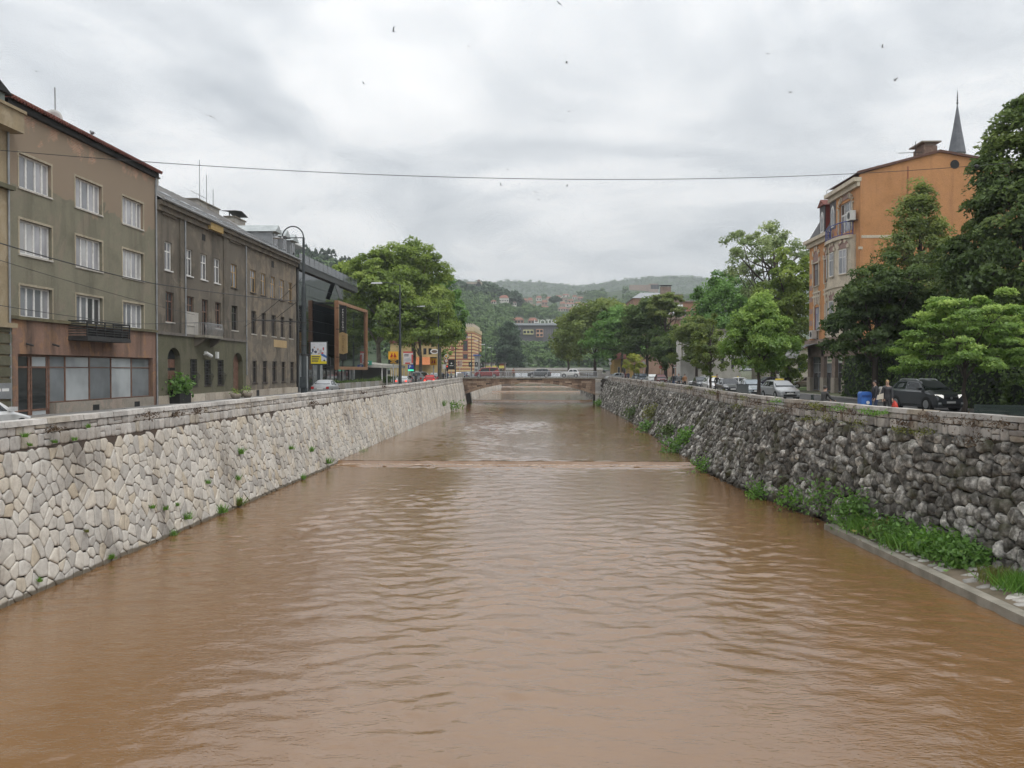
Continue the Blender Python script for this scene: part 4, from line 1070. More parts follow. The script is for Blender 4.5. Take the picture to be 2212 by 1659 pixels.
# ------------------------------------------------------------------ glass hotel
HA, HB = B2b + .15, onX(767, 640, XF).y
def hotel():
    w = thing('glass_hotel', 'black glass hotel with copper framed window box and roof terrace', 'building', (XF, (HA + HB) / 2, ZL))
    M_bg = pm('black_glass', (.012, .014, .016), (.008, .010, .012), .3, .03, 0, 0, spec=.9)
    M_jt = pm('black_metal', (.02, .021, .022), (.014, .015, .016), 3, .45)
    M_cop = pm('copper_cladding', (.40, .215, .12), (.32, .165, .09), 1.5, .45, 0, .35)
    zt = fl('A5', 290, 455)[1]; zt = (zt + fl('A5', 800, 680)[1]) / 2
    zg = ZL + 4.1
    b = MB(); b.fb(FL, HA, HB, ZL - .2, zt, -14, -.1); b.build('wall', M_jt, w)
    rows_, cols_ = 7, 12
    rg = random.Random(2)
    for j in range(rows_):
        for i in range(cols_):
            u0, u1 = HA + .5 + (HB - HA - .6) * i / cols_, HA + .5 + (HB - HA - .6) * (i + 1) / cols_
            z0, z1 = zg + (zt - zg) * j / rows_, zg + (zt - zg) * (j + 1) / rows_
            a = rg.uniform(-.004, .004); g = .018
            m = MB(); P = FL.p
            m.hexa([P(u0 + g, z0 + g, -.09), P(u1 - g, z0 + g, -.09), P(u1 - g, z0 + g, -.03 + a), P(u0 + g, z0 + g, -.03 - a), P(u0 + g, z1 - g, -.09), P(u1 - g, z1 - g, -.09), P(u1 - g, z1 - g, -.03 + a * .5), P(u0 + g, z1 - g, -.03)], 0, .5, True)
            m.build('glass_panel', M_bg, w)
    b = MB(); b.fb(FL, HA - .05, HA + .42, ZL, zt, -.1, .12); b.build('corner_post', M_jt, w)
    b = MB(); b.fb(FL, HA, HB + .2, zt, zt + .65, -.2, .32); b.build('roof_edge', M_jt, w)
    b = MB(); b.fb(FL, HA, HB + .2, zt + .62, zt + .72, -14, .36); b.build('terrace', M_jt, w)
    for k in range(14):
        u0 = HA + (HB - HA) * k / 14
        b = MB(); b.fb(FL, u0 + .05, u0 + (HB - HA) / 14 - .05, zt + .75, zt + 1.65, .25, .27); b.build('balustrade_pane', glass('balustrade_glass', (.05, .056, .06), .08) if k == 0 else bpy.data.materials['balustrade_glass'], w)
        b = MB(); b.fb(FL, u0 - .02, u0 + .02, zt + .7, zt + 1.7, .23, .29); b.build('balustrade_post', M_jt, w)
    u = (HA + HB) / 2
    b = MB(); b.fb(FL, HA + 2, u - 3, zt + .7, zt + 3.6, -9, -4); b.fb(FL, HA + 1, u - 2, zt + 3.6, zt + 3.8, -10, -2.2); b.build('penthouse', M_white, w)
    b = MB(); b.fb(FL, u - 2, HB - 2, zt + .7, zt + 3.2, -9, -5); b.build('penthouse', M_white, w)
    # open casement
    uo, zo = fl('A5', 630, 655); b = MB(); P = FL.p
    b.hexa([P(uo - .9, zo - 1.1, .75), P(uo + .9, zo - 1.1, .75), P(uo + .9, zo - 1.1, .82), P(uo - .9, zo - 1.1, .82), P(uo - .9, zo + 1.1, .0), P(uo + .9, zo + 1.1, .0), P(uo + .9, zo + 1.1, .07), P(uo - .9, zo + 1.1, .07)], 0, .5, True)
    b.build('open_casement', M_jt, w)
    # ground floor
    n = 14
    for k in range(n):
        u0, u1 = HA + .5 + (HB - HA - .6) * k / n, HA + .5 + (HB - HA - .6) * (k + 1) / n
        b = MB(); b.fb(FL, u0 + .04, u1 - .04, ZL + .15, zg - .25, -.09, -.02); b.build('shop_pane', G_shop[k % 3], w)
        b = MB(); b.fb(FL, u0 - .04, u0 + .04, ZL + .1, zg - .2, -.08, .06); b.build('mullion', M_zinc if k % 2 else M_jt, w)
    # copper framed box
    XB = XF + 1.7
    q = [px('A5', 665, 755), px('A5', 945, 850), px('A5', 950, 1415), px('A5', 672, 1420)]
    y0, y1 = onX(*q[0], XB).y, onX(*q[1], XB).y; z1 = (onX(*q[0], XB).z + onX(*q[1], XB).z) / 2; z0 = (onX(*q[3], XB).z + onX(*q[2], XB).z) / 2
    FB = Fr((XB, 0, 0), (0, 1, 0), (1, 0, 0)); t = .36
    fr = MB(); fr.fb(FB, y0, y1, z1 - t, z1, -.45, 0); fr.fb(FB, y0, y1, z0, z0 + t, -.45, 0)
    fr.fb(FB, y0, y0 + t, z0 + t, z1 - t, -.45, 0); fr.fb(FB, y1 - t, y1, z0 + t, z1 - t, -.45, 0)
    fo = fr.build('copper_frame', M_cop, w)
    for i in range(4):
        for j in range(3):
            m = MB(); a, c = y0 + t + (y1 - y0 - 2 * t) * i / 4, y0 + t + (y1 - y0 - 2 * t) * (i + 1) / 4; d, e = z0 + t + (z1 - z0 - 2 * t) * j / 3, z0 + t + (z1 - z0 - 2 * t) * (j + 1) / 3
            m.fb(FB, a + .01, c - .01, d + .01, e - .01, -.30, -.22); m.build('box_pane', M_bg, fo)
    m = MB(); m.fb(FB, y0 + t, y1 - t, z0 + t, z1 - t, -.5, -.34); m.build('box_back', M_jt, fo)
    for yy in (y0 + .2, y1 - .4):
        for zz in (z0 + .2, z1 - .4):
            m = MB(); m.fb(FB, yy, yy + .2, zz, zz + .2, -1.75, -.6); m.build('strut', M_jt, fo)
    # blade sign facing the street
    yS = y0 - .9
    def sp(x, y): return onY(*px('A5', x, y), yS)
    a, c = sp(680, 805), sp(738, 1060)
    s = thing('hotel_sign', 'vertical black and gold hotel name sign on the copper frame', 'sign', (a.x, yS, sp(700, 1320).z))
    m = MB(); m.box(a.x, c.x, yS, yS + .3, sp(700, 1320).z, a.z); m.build('black_board', M_black, s)
    M_gold = pm('gold_board', (.42, .29, .13), (.34, .23, .10), 1.2, .45, 0, .2)
    g0, g1 = sp(682, 1068), sp(748, 1260)
    m = MB(); m.prism(Fr((0, yS, 0), (1, 0, 0), (0, -1, 0)), [(g0.x - .12, g1.z), ((g0.x + g1.x) / 2, g1.z - .12), (g1.x, g1.z + .05), (g1.x, g0.z - .1), ((g0.x + g1.x) / 2 - .1, g0.z + .12), (g0.x - .12, g0.z)], -.34, .06); m.build('gold_board', M_gold, s)
    h = (a.z - sp(700, 1062).z - .5) / 9
    M_let = pm('pale_lettering', (.75, .73, .68), (.65, .63, .58), 2, .5); M_dl = pm('brown_lettering', (.14, .08, .04), (.10, .06, .03), 2, .5)
    for k, chh in enumerate('PRESIDENT'):
        text(s, chh, h * 1.0, M_let, ((a.x + c.x) / 2, yS - .02, a.z - .35 - h * (k + .5)), CAMR, UPV)
    h = (g0.z - g1.z - .3) / 5
    for k, chh in enumerate('HOTEL'):
        text(s, chh, h * 1.05, M_dl, ((g0.x + g1.x) / 2 - .03, yS - .08, g0.z - .15 - h * (k + .5)), CAMR, UPV)
    for zz in (a.z - .3, (a.z + g1.z) / 2, sp(700, 1300).z):
        m = MB(); m.box(XB - .1, c.x + .05, yS + .12, yS + .2, zz, zz + .08); m.box(a.x + .02, a.x + .1, yS + .2, y0 + .02, zz, zz + .08); m.build('bracket', M_jt, s)
    # planter along the front
    X0 = -22.3
    ya, yb = HA + 3, HB + 4
    pw = thing('planter_wall', 'long grey planter wall with low greenery before the glass hotel', 'planter', (X0, (ya + yb) / 2, ZL))
    n = 10
    for k in range(n):
        m = MB(); m.box(X0 - .7, X0, ya + (yb - ya) * k / n + .02, ya + (yb - ya) * (k + 1) / n - .02, ZL, ZL + .95); m.build('planter_box', M_conc if k % 2 else M_kerb, pw)
    return y0, y1
hy0, hy1 = hotel()

# ------------------------------------------------------------------ poles, lamps, wires
M_pole = pm('dark_green_pole', (.045, .055, .06), (.03, .038, .042), 3, .5)
M_lampm = pm('lamp_grey', (.55, .56, .57), (.45, .46, .47), 3, .4)
def arch_pole():
    X = -16.95; p = onX(657, 840, X); Y = p.y
    w = thing('tram_pole', 'tall dark tram pole with a hooped top and crossbar beside the river parapet', 'pole', (X, Y, ZL))
    za = onX(*px('A5', 320, 150), X).z; zb = onX(*px('A5', 330, 620), X).z
    m = MB(); m.tube([(X, Y, ZL - .1), (X, Y, ZL + 1.1), (X, Y, ZL + 1.12), (X, Y, zb - 1), (X, Y, zb), (X, Y, zb + .02), (X, Y, za)], [.24, .24, .19, .17, .155, .10, .085], 10); m.build('shaft', M_pole, w, smooth=False)
    r = .76
    m = MB(); m.tube([(X - r + r * math.cos(t), Y, za + r * 1.05 * math.sin(t)) for t in [math.pi * i / 16 for i in range(17)]], .045, 8); m.build('hoop', M_pole, w, smooth=True)
    m = MB(); m.tube([(X, Y, za), (X - 1.9, Y, za)], .035, 8); m.build('crossbar', M_pole, w)
    m = MB(); m.lathe((X - 1.9, Y, za - .04), [(.28, 0), (.30, .05), (.05, .12)], 10); m.tube([(X - 1.52, Y, za - .05), (X - 1.52, Y, za + .1)], .07, 6); m.build('lamp_head', M_lampm, w)
    for z in (zb - 2.6, zb - 4.2, ZL + 3.4): 
        m = MB(); m.tube([(X, Y, z), (X, Y, z + .09)], .21, 10); m.build('clamp', M_iron, w)
    m = MB(); m.tube([(X, Y, zb - 2.5), (X - 3.6, Y, zb - 2.35)], .045, 6); m.tube([(X, Y, zb - .7), (X - 2.2, Y, zb - 2.4)], .02, 4); m.build('cantilever', M_iron, w)
    m = MB(); m.box(X - .22, X + .22, Y - .30, Y - .19, ZL + 1.1, ZL + 1.9); m.build('control_box', M_pole, w)
    return X, Y, za, zb
AP = arch_pole()
lamp_spots = [(100, 'beside the copper framed hotel box', 16.75), (136, 'in front of the broad plane trees', 16.7), (162, 'at the left end of the stone bridge', 16.4), (205, None, 15.6), (228, None, 15.4), (252, None, 15.2), (280, None, 15.0), (312, None, 14.8)]
for Y, where, zt in lamp_spots:
    X = -16.95 if Y < 170 else -17.6; z0 = zleft(Y)
    w = thing('street_lamp', 'slim dark street lamp with a flat head, ' + where if where else 'thin street lamp with flat pale head along the far river bank', 'street lamp', (X, Y, z0), group=None if where else 'street lamps beyond the bridge')
    m = MB(); m.tube([(X, Y, z0 - .1), (X, Y, z0 + 1.2), (X, Y, zt)], [.15 if Y > 101 else .22, .12 if Y > 101 else .19, .07], 8); m.tube([(X, Y, zt - .05), (X - 1.5, Y, zt + .25), (X - 2.2, Y, zt + .2)], .04, 6); m.build('shaft', M_pole, w)
    m = MB(); m.hexa([(X - 3.4, Y - .16, zt + .10), (X - 3.4, Y + .16, zt + .10), (X - 2.1, Y + .16, zt + .10), (X - 2.1, Y - .16, zt + .10), (X - 3.3, Y - .12, zt + .26), (X - 3.3, Y + .12, zt + .26), (X - 2.1, Y + .1, zt + .30), (X - 2.1, Y - .1, zt + .30)]); m.build('lamp_head', M_lampm, w)
def wire(name, label, pts, r, sag=0.0, n=24):
    P = [Vector(p) for p in pts]; out = []
    for a, c in zip(P[:-1], P[1:]):
        for i in range(n): t = i / n; q = a.lerp(c, t); q.z -= sag * 4 * t * (1 - t); out.append(q)
    out.append(P[-1]); m = MB(); m.tube(out, r, 5)
    return tag(m.build(name, M_iron), label, 'cable')
pA, pB = onX(-60, 318, XF + .2), onX(2230, 346, 31.0)
def sky_wire():
    # passes (320,355) (1190,388) (2110,355)
    a, c = onX(-60, 319, XF + .9), onX(2190, 351, 27.0)
    o = wire('overhead_cable', 'long black cable spanning the sky from the olive house to the chestnut tree', [a, c], .016, 1.15, 60)
    m = MB(); q = a.lerp(c, .952); q.z -= .25; m.lathe((q.x, q.y, q.z - .12), [(.05, 0), (.13, .08), (.13, .16), (.05, .24)], 8); m.build('cable_weight', M_iron, o)
sky_wire()
a = onX(-60, 500, -22.0); c = Vector((AP[0] - 2.0, AP[1], AP[3] - 2.4))
wire('tram_wire', 'thick tram contact wire running past the olive facade to the hooped pole', [onX(-40, 513, -22.5), onX(330, 612, -21.0), onX(640, 650, -20.0)], .028, .1)
wire('tram_wire', 'thin feeder wire crossing the olive facade below its second floor windows', [onX(-30, 553, -23.5), onX(420, 680, -22.5)], .014, .1)
wire('span_wire', 'thin span wire across the shop storey of the olive and brown houses', [onX(-10, 658, -22.5), onX(290, 700, -22.0), onX(600, 690, -21.0)], .014, .05)
wire('span_wire', 'slack span wire between the brown house and the hotel pole', [Vector((XF + .05, onX(*px('A4', 1185, 495), XF).y, onX(*px('A4', 1185, 495), XF).z)), Vector((-16.95, 60.3, 13.5))], .016, .25)
wire('feeder_cable', 'thin cable drooping across the plane trees between street lamps', [Vector((-16.95, 100, 15.3)), Vector((-16.95, 136, 14.2)), Vector((-16.95, 162, 13.6))], .02, .5)

# ------------------------------------------------------------------ billboards and signs
M_sgrey = pm('sign_grey_metal', (.45, .46, .47), (.35, .36, .37), 3, .5, 0, .2)
def cmat(name, c): 
    return bpy.data.materials.get(name) or pm(name, c, tuple(x * .85 for x in c), 2, .5)
FC = lambda Y: Fr((0, Y, 0), (1, 0, 0), (0, -1, 0))
def sheet(par, name, F, u0, u1, z0, z1, n, mat, t=.012):
    m = MB(); m.fb(F, u0, u1, z0, z1, n, n + t); return m.build(name, mat, par)
def poster():
    Y = 88.0; p0, p1 = onY(*px('A5', 403, 1155), Y), onY(*px('A5', 553, 1360), Y); F = FC(Y)
    x0, x1, z0, z1 = p0.x, p1.x, p1.z, p0.z; W, H = x1 - x0, z1 - z0
    w = thing('poster_board', 'advertising poster with blue red figures over yellow, on a post before the glass hotel', 'billboard', ((x0 + x1) / 2, Y, ZL + .12))
    m = MB(); m.fb(F, x0 - .08, x1 + .08, z0 - .12, z1 + .08, -.22, 0); m.build('case', M_pole, w)
    m = MB(); m.box((x0 + x1) / 2 - .1, (x0 + x1) / 2 + .1, Y + .05, Y + .2, ZL + .1, z0); m.build('post', M_pole, w)
    s = sheet(w, 'poster', F, x0, x1, z0, z1, 0, cmat('poster_white', (.72, .74, .78)))
    sheet(s, 'yellow_field', F, x0, x0 + W * .66, z0, z0 + H * .40, .014, cmat('poster_yellow', (.80, .66, .03)))
    sheet(s, 'yellow_strip', F, x0 + W * .66, x1, z0, z0 + H * .12, .014, cmat('poster_yellow', 0))
    m = MB(); m.prism(F, [(x0 + W * .62, z0 + H * .40), (x1, z0 + H * .26), (x1, z0 + H * .36), (x0 + W * .7, z0 + H * .50)], .014, .022); m.build('blue_swoosh', cmat('poster_blue', (.06, .17, .45)), s)
    rg = random.Random(9)
    for k, (u, z, ww, hh, col) in enumerate([(.12, .62, .16, .22, (.05, .06, .12)), (.30, .55, .22, .14, (.08, .09, .14)), (.45, .66, .12, .16, (.5, .33, .27)), (.62, .58, .18, .20, (.45, .47, .5)), (.80, .70, .10, .18, (.55, .08, .08)), (.22, .76, .10, .10, (.5, .33, .27)), (.06, .50, .12, .10, (.1, .2, .25)), (.74, .50, .18, .10, (.6, .07, .07)), (.52, .48, .14, .09, (.55, .38, .3))]):
        pts = [(x0 + W * (u + ww / 2 * math.cos(t) * rg.uniform(.7, 1.1)), z0 + H * (z + hh / 2 * math.sin(t) * rg.uniform(.7, 1.1))) for t in [6.283 * i / 9 for i in range(9)]]
        m = MB(); m.prism(F, pts, .012 + .002 * k, .016 + .002 * k); m.build('printed_figure', cmat('poster_col%d' % k, col), s)
    for k in range(3):
        sheet(s, 'text_line', F, x0 + W * .06, x0 + W * (.58 - .06 * k), z0 + H * (.30 - .1 * k), z0 + H * (.35 - .1 * k), .028, cmat('poster_ink', (.10, .10, .11)))
    m = MB(); m.prism(F, [(x0 + W * .86 + W * .06 * math.cos(t), z0 + H * .15 + W * .06 * math.sin(t)) for t in [6.283 * i / 12 for i in range(12)]], .03, .034); m.build('roundel', cmat('poster_ink', 0), s)
poster()
def board(name, label, cat, reg, x0, x1, y0, y1, Y, z_foot, face, parts=(), post=.05, group=None, px_off=0):
    p0, p1 = onY(*px(reg, x0, y0), Y), onY(*px(reg, x1, y1), Y); F = FC(Y)
    w = thing(name, label, cat, ((p0.x + p1.x) / 2, Y, z_foot), group=group)
    s = sheet(w, 'panel', F, p0.x, p1.x, p1.z, p0.z, -.06, face, .06)
    if post:
        xm = (p0.x + p1.x) / 2 + px_off
        m = MB(); m.tube([(xm, Y + .1, z_foot - .1), (xm, Y + .1, p1.z + .1)], post, 8); m.build('post', M_sgrey, w)
    return w, s, F, (p0.x, p1.x, p1.z, p0.z)
M_or = cmat('sign_orange', (.83, .42, .02)); M_rd = cmat('sign_red', (.42, .03, .02))
def m_sign(label, reg, x0, x1, y0, y1, Y, foot, extra):
    w, s, F, (a, c, d, e) = board('fast_food_sign', label, 'sign', reg, x0, x1, y0, y1, Y, foot, M_or, post=.09)
    W, H = c - a, e - d
    for sgn in (-1, 1):
        cx = (a + c) / 2
        m = MB(); m.prism(F, [(cx + sgn * W * .34, d + H * .28), (cx + sgn * W * .15, d + H * .82), (cx + sgn * W * .11, d + H * .82), (cx + sgn * W * .07, d + H * .52), (cx + sgn * W * .03, d + H * .52), (cx + sgn * W * .03, d + H * .40), (cx + sgn * W * .08, d + H * .40), (cx + sgn * W * .08, d + H * .28)], .001, .012); m.build('emblem', M_rd, s)
    sheet(s, 'name_line', F, a + W * .2, c - W * .2, d + H * .14, d + H * .20, .001, M_rd)
    if extra:
        o = sheet(w, 'lower_board', F, a - .02, c + .02, d - H * .52, d - .02, -.06, M_black, .055)
        for k in range(3): sheet(o, 'name_line', F, a + W * (.2 + .12 * (k == 1)), c - W * (.2 + .12 * (k == 1)), d - H * (.16 + .14 * k), d - H * (.10 + .14 * k), -.004, M_or, .008)
    else: sheet(w, 'upper_board', F, a, c, e + .01, e + H * .16, -.06, M_black, .055)
m_sign('orange sign with a red double peak over a black board, before the nearer plane tree', 'A5', 1143, 1237, 1243, 1320, 124, ZL, True)
m_sign('orange sign with a red double peak under a black strip, by the orange awning', 'A5', 1540, 1605, 1308, 1375, 150, zleft(150), False)
w, s, F, (a, c, d, e) = board('car_poster', 'red and white poster with a silver car, beside the blue parking sign', 'billboard', 'A5', 1285, 1378, 1243, 1365, 128, ZL, cmat('poster_pale', (.62, .58, .57)), post=.08)
W, H = c - a, e - d
sheet(s, 'red_band', F, a, c, d + H * .88, e, .001, cmat('poster_red', (.52, .07, .06))); sheet(s, 'red_side', F, c - W * .16, c, d + H * .1, d + H * .75, .001, cmat('poster_red', 0)); sheet(s, 'red_base', F, a + W * .2, c - W * .3, d + .02, d + H * .14, .001, cmat('poster_red', 0))
m = MB(); m.prism(F, [(a + W * .05, d + H * .30), (a + W * .18, d + H * .42), (a + W * .5, d + H * .50), (a + W * .78, d + H * .44), (a + W * .82, d + H * .28), (a + W * .4, d + H * .20)], .002, .012); m.build('printed_car', cmat('poster_silver', (.45, .46, .48)), s)
for k in range(2): sheet(s, 'text_line', F, a + W * .1, a + W * .55, d + H * (.72 - .1 * k), d + H * (.78 - .1 * k), .001, cmat('poster_ink', 0))
w, s, F, (a, c, d, e) = board('parking_sign', 'blue parking sign with a white letter and green light bar', 'sign', 'A5', 1330, 1383, 1370, 1411, 127, ZL, cmat('sign_blue', (.02, .06, .35)), post=.06)
text(s, 'P', (e - d) * 1.0, M_white, ((a + c) / 2 - .1, 127 - .012, (d + e) / 2), CAMR, UPV)
m = MB(); m.fb(F, a, c, d - .28, d - .06, -.05, 0); m.build('light_bar', emit('green_light', (.05, .75, .42), 1.0), w)
def round_sign(label, reg, x, y, r_px, Y, foot, kind, X=None):
    p = onY(*px(reg, x, y), Y); r = r_px / REG[reg][2] * .8534 * Y / FPX; F = FC(Y)
    w = thing('traffic_sign', label, 'traffic sign', (p.x, Y, foot))
    m = MB(); m.tube([(p.x, Y + .06, foot - .1), (p.x, Y + .06, p.z + r * .8)], .035, 8); m.build('post', M_sgrey, w)
    def disc(nm, rr, n, mt, k=20, rot=0, ang=6.2832):
        m = MB(); m.prism(F, [(p.x + rr * math.cos(rot + ang * i / k), p.z + rr * math.sin(rot + ang * i / k)) for i in range(k)], n, n + .02); return m.build(nm, mt, w)
    if kind == 'priority': disc('plate', r, 0, M_white, 4, math.pi / 2); disc('yellow_square', r * .62, .022, cmat('sign_amber', (.75, .42, .02)), 4, math.pi / 2)
    elif kind == 'limit': disc('plate', r, 0, cmat('sign_ring_red', (.5, .04, .04))); disc('white_face', r * .78, .022, M_white); text(w, '15', r * .9, M_black, (p.x, Y - .05, p.z), CAMR, UPV, 'numerals')
    elif kind == 'noturn':
        disc('plate', r, 0, cmat('sign_ring_red', (.5, .04, .04))); disc('white_face', r * .78, .022, M_white)
        m = MB(); m.prism(F, [(p.x - r * .55, p.z + r * .45), (p.x - r * .45, p.z + r * .55), (p.x + r * .55, p.z - r * .45), (p.x + r * .45, p.z - r * .55)], .045, .05); m.build('red_bar', bpy.data.materials['sign_ring_red'], w)
        m = MB(); m.fb(F, p.x - r * .2, p.x + r * .25, p.z - r * .35, p.z + r * .1, .042, .046); m.build('arrow', M_black, w)
        m = MB(); m.fb(F, p.x - r * .9, p.x + r * .9, p.z - r * 1.9, p.z - r * 1.25, 0, .02); m.build('lower_plate', M_white, w)
    elif kind == 'noentry': disc('plate', r, 0, cmat('sign_bright_red', (.62, .07, .02))); m = MB(); m.fb(F, p.x - r * .6, p.x + r * .6, p.z - r * .14, p.z + r * .14, .022, .03); m.build('white_bar', M_white, w)
    elif kind == 'back': disc('plate', r, 0, M_sgrey)
    elif kind == 'yield':
        disc('plate', r * 1.2, 0, M_sgrey, 3, -math.pi / 2)
        m = MB(); m.prism(F, [(p.x + r * .05 + r * .75 * math.cos(6.2832 * i / 16), p.z - r * 1.9 + r * .95 * math.sin(6.2832 * i / 16)) for i in range(16)], 0, .02); m.build('round_plate', M_sgrey, w)
round_sign('white edged amber priority diamond on a post left of the bridge', 'A5', 1695, 1288, 23, 160, zleft(160), 'priority')
round_sign('round white speed sign with red ring below the priority diamond', 'A5', 1696, 1332, 17, 159.8, zleft(160), 'limit')
round_sign('round no turn sign with red ring over a plate, by the white villa', 'B3', 1703, 1235, 22, 128, ZR, 'noturn')
round_sign('round orange red no entry sign under the dark trees', 'B3', 1505, 1268, 20, 150, 4.8, 'noentry')
round_sign('grey back of a round sign beside the small yellow maple', 'B3', 1268, 1213, 26, 150, 4.8, 'back')
round_sign('grey triangular and round sign backs at the right bridge end', 'B3', 797, 1165, 26, 158, 5.0, 'yield')
w, s, F, _ = board('plate_sign', 'small white rectangular direction plate by the traffic light', 'sign', 'A5', 1660, 1688, 1366, 1408, 158, zleft(158), M_white, post=.04)
def traffic_light():
    Y = 155; p = onY(*px('A5', 1705, 1388), Y); z0 = zleft(Y)
    w = thing('traffic_light', 'black traffic light showing red at the left bridge corner', 'traffic light', (p.x, Y, z0))
    m = MB(); m.tube([(p.x, Y + .1, z0 - .1), (p.x, Y + .1, p.z + .4)], .06, 8); m.build('post', M_pole, w)
    m = MB(); m.box(p.x - .17, p.x + .17, Y - .12, Y + .12, p.z - .8, p.z + .25); m.build('head', M_black, w)
    for k, mt in enumerate((emit('red_light', (1, .06, .03), 1.2), M_black, M_black)):
        m = MB(); m.lathe((p.x, Y - .15, p.z + .04 - .32 * k), [(.11, 0), (.11, .04)], 10, axis='y'); m.build('lens', mt, w)
traffic_light()
banner_at = [('A5', 1745, 1368, 62, 95, 172, 'tall black banner board with white emblem by the traffic signs'), ('B1', 503, 1450, 52, 68, 215, 'black banner board with white emblem below the striped town hall'), ('B1', 585, 1451, 44, 66, 232, 'black banner board with white emblem by the blue awning'), ('B1', 656, 1455, 38, 60, 250, 'smallest black banner board by the distant shop fronts')]
for reg, x, y, ww, hh, Y, lab in banner_at:
    w, s, F, (a, c, d, e) = board('banner_board', lab, 'banner', reg, x - ww / 2, x + ww / 2, y - hh / 2, y + hh / 2, Y, zleft(Y), M_black, post=.05)
    m = MB(); r = (c - a) * .13; m.prism(F, [((a + c) / 2 + r * math.cos(6.2832 * i / 10), d + (e - d) * .62 + r * math.sin(6.2832 * i / 10)) for i in range(10)], .001, .012); m.build('emblem', M_white, s)
    sheet(s, 'name_line', F, a + (c - a) * .2, c - (c - a) * .2, d + (e - d) * .36, d + (e - d) * .42, .001, M_white)
w, s, F, (a, c, d, e) = board('picture_board', 'brownish picture board on a post below the striped town hall', 'billboard', 'B1', 318, 388, 1395, 1485, 185, zleft(185), cmat('board_cream', (.55, .44, .38)), post=.06)
for k in range(4): sheet(s, 'picture', F, a + (c - a) * (.1 + .42 * (k % 2)), a + (c - a) * (.46 + .42 * (k % 2)), d + (e - d) * (.15 + .4 * (k // 2)), d + (e - d) * (.48 + .4 * (k // 2)), .001, cmat('board_brown%d' % (k % 2), [(.30, .14, .12), (.42, .30, .24)][k % 2]))

# ------------------------------------------------------------------ cafe pavilion, awnings, yellow house, striped town hall
def pavilion():
    Y0_, Y1_ = 120.5, 140; w = thing('cafe_pavilion', 'low cafe pavilion with pale canopy and green sign between hotel and plane trees', 'pavilion', (-25.5, 130, ZL))
    m = MB(); m.box(-30, -26, Y0_ + 1, Y1_, ZL, ZL + 3.4); m.build('room', cmat('pavilion_dark', (.06, .065, .06)), w)
    m = MB(); m.hexa([(-30, Y0_, ZL + 3.0), (-30, Y1_, ZL + 3.0), (-22.9, Y1_, ZL + 2.7), (-22.9, Y0_, ZL + 2.7), (-30, Y0_, ZL + 3.9), (-30, Y1_, ZL + 3.9), (-22.9, Y1_, ZL + 3.1), (-22.9, Y0_, ZL + 3.1)], 0, .5); m.build('canopy', cmat('canopy_cream', (.46, .45, .40)), w)
    for k in range(6):
        y = Y0_ + .3 + (Y1_ - Y0_ - .6) * k / 5
        m = MB(); m.box(-23.1, -22.98, y - .06, y + .06, ZL, ZL + 2.75); m.build('post', M_white, w)
    m = MB(); m.box(-27, -24.4, Y0_ - .2, Y0_ - .1, ZL + 3.1, ZL + 3.7); s = m.build('green_sign', cmat('sign_green', (.05, .30, .22)), w)
    m = MB(); m.box(-26.6, -24.8, Y0_ - .22, Y0_ - .2, ZL + 3.32, ZL + 3.5); m.build('name_line', M_white, s)
    m = MB(); m.box(-29.5, -27.4, Y0_ - .4, Y0_ - .3, ZL + 2.6, ZL + 3.5); m.build('side_panel', cmat('pavilion_green', (.28, .38, .33)), w)
pavilion()
for k in range(4):
    x, y = -23.6 + .3 * (k % 2), 122 + 4.2 * k
    hw = thing('hedge_planter', 'boxed dark hedge along the cafe pavilion front', 'planter', (x, y, ZL), group='hedge boxes at the cafe')
    m = MB(); m.box(x - .4, x + .4, y - 1.5, y + 1.5, ZL, ZL + .55); m.build('box', M_conc, hw)
    globals().setdefault('HEDGES', []).append((hw, x, y, ZL + .5))
def yellow_house():
    Y = 196.0; F = FC(Y); a, c = onY(*px('A5', 1410, 1180), Y), onY(*px('A5', 1622, 1330), Y)
    z0 = zleft(Y); zt = a.z + .4
    w = thing('yellow_cafe', 'yellow house with white oval sign and orange awning behind the plane trees', 'building', ((a.x + c.x) / 2, Y, z0))
    m = MB(); m.box(a.x - 6, c.x, Y, Y + 16, z0 - .2, zt); m.build('wall', plaster('yellow_plaster', (.50, .385, .19), (.45, .35, .19), (.3, .24, .13)), w)
    m = MB(); m.prism(F, [(a.x - 6.3, zt), (c.x + .4, zt), (c.x - 2, zt + 3), (a.x - 4, zt + 3)], -16, .4); m.build('roof', M_tile_red, w)
    p = onY(*px('A5', 1583, 1243), Y); m = MB(); m.prism(F, [(p.x + .95 * math.cos(6.2832 * i / 20), p.z + .55 * math.sin(6.2832 * i / 20)) for i in range(20)], 0, .08); o = m.build('oval_sign', M_white, w)
    m = MB(); m.prism(F, [(p.x + .70 * math.cos(6.2832 * i / 20), p.z + .34 * math.sin(6.2832 * i / 20)) for i in range(20)], .08, .10); m.build('oval_emblem', cmat('oval_brown', (.16, .11, .08)), o)
    a2, c2 = onY(*px('A5', 1420, 1295), Y - 3), onY(*px('A5', 1545, 1372), Y - 3)
    m = MB(); m.hexa([(a2.x - 1, Y - 3, c2.z), (a2.x - 1, Y, c2.z + .8), (c2.x, Y, c2.z + .8), (c2.x, Y - 3, c2.z), (a2.x - 1, Y - 3, c2.z + .1), (a2.x - 1, Y, a2.z), (c2.x, Y, a2.z), (c2.x, Y - 3, c2.z + .1)]); m.build('awning', cmat('awning_orange', (.55, .20, .08)), w)
    for k in range(3):
        m = MB(); x = a.x + .4 + 1.2 * k; m.fb(F, x, x + .7, zt - 2.6, zt - 1.2, 0, .03); m.build('window', G_dark[0], w)
yellow_house()
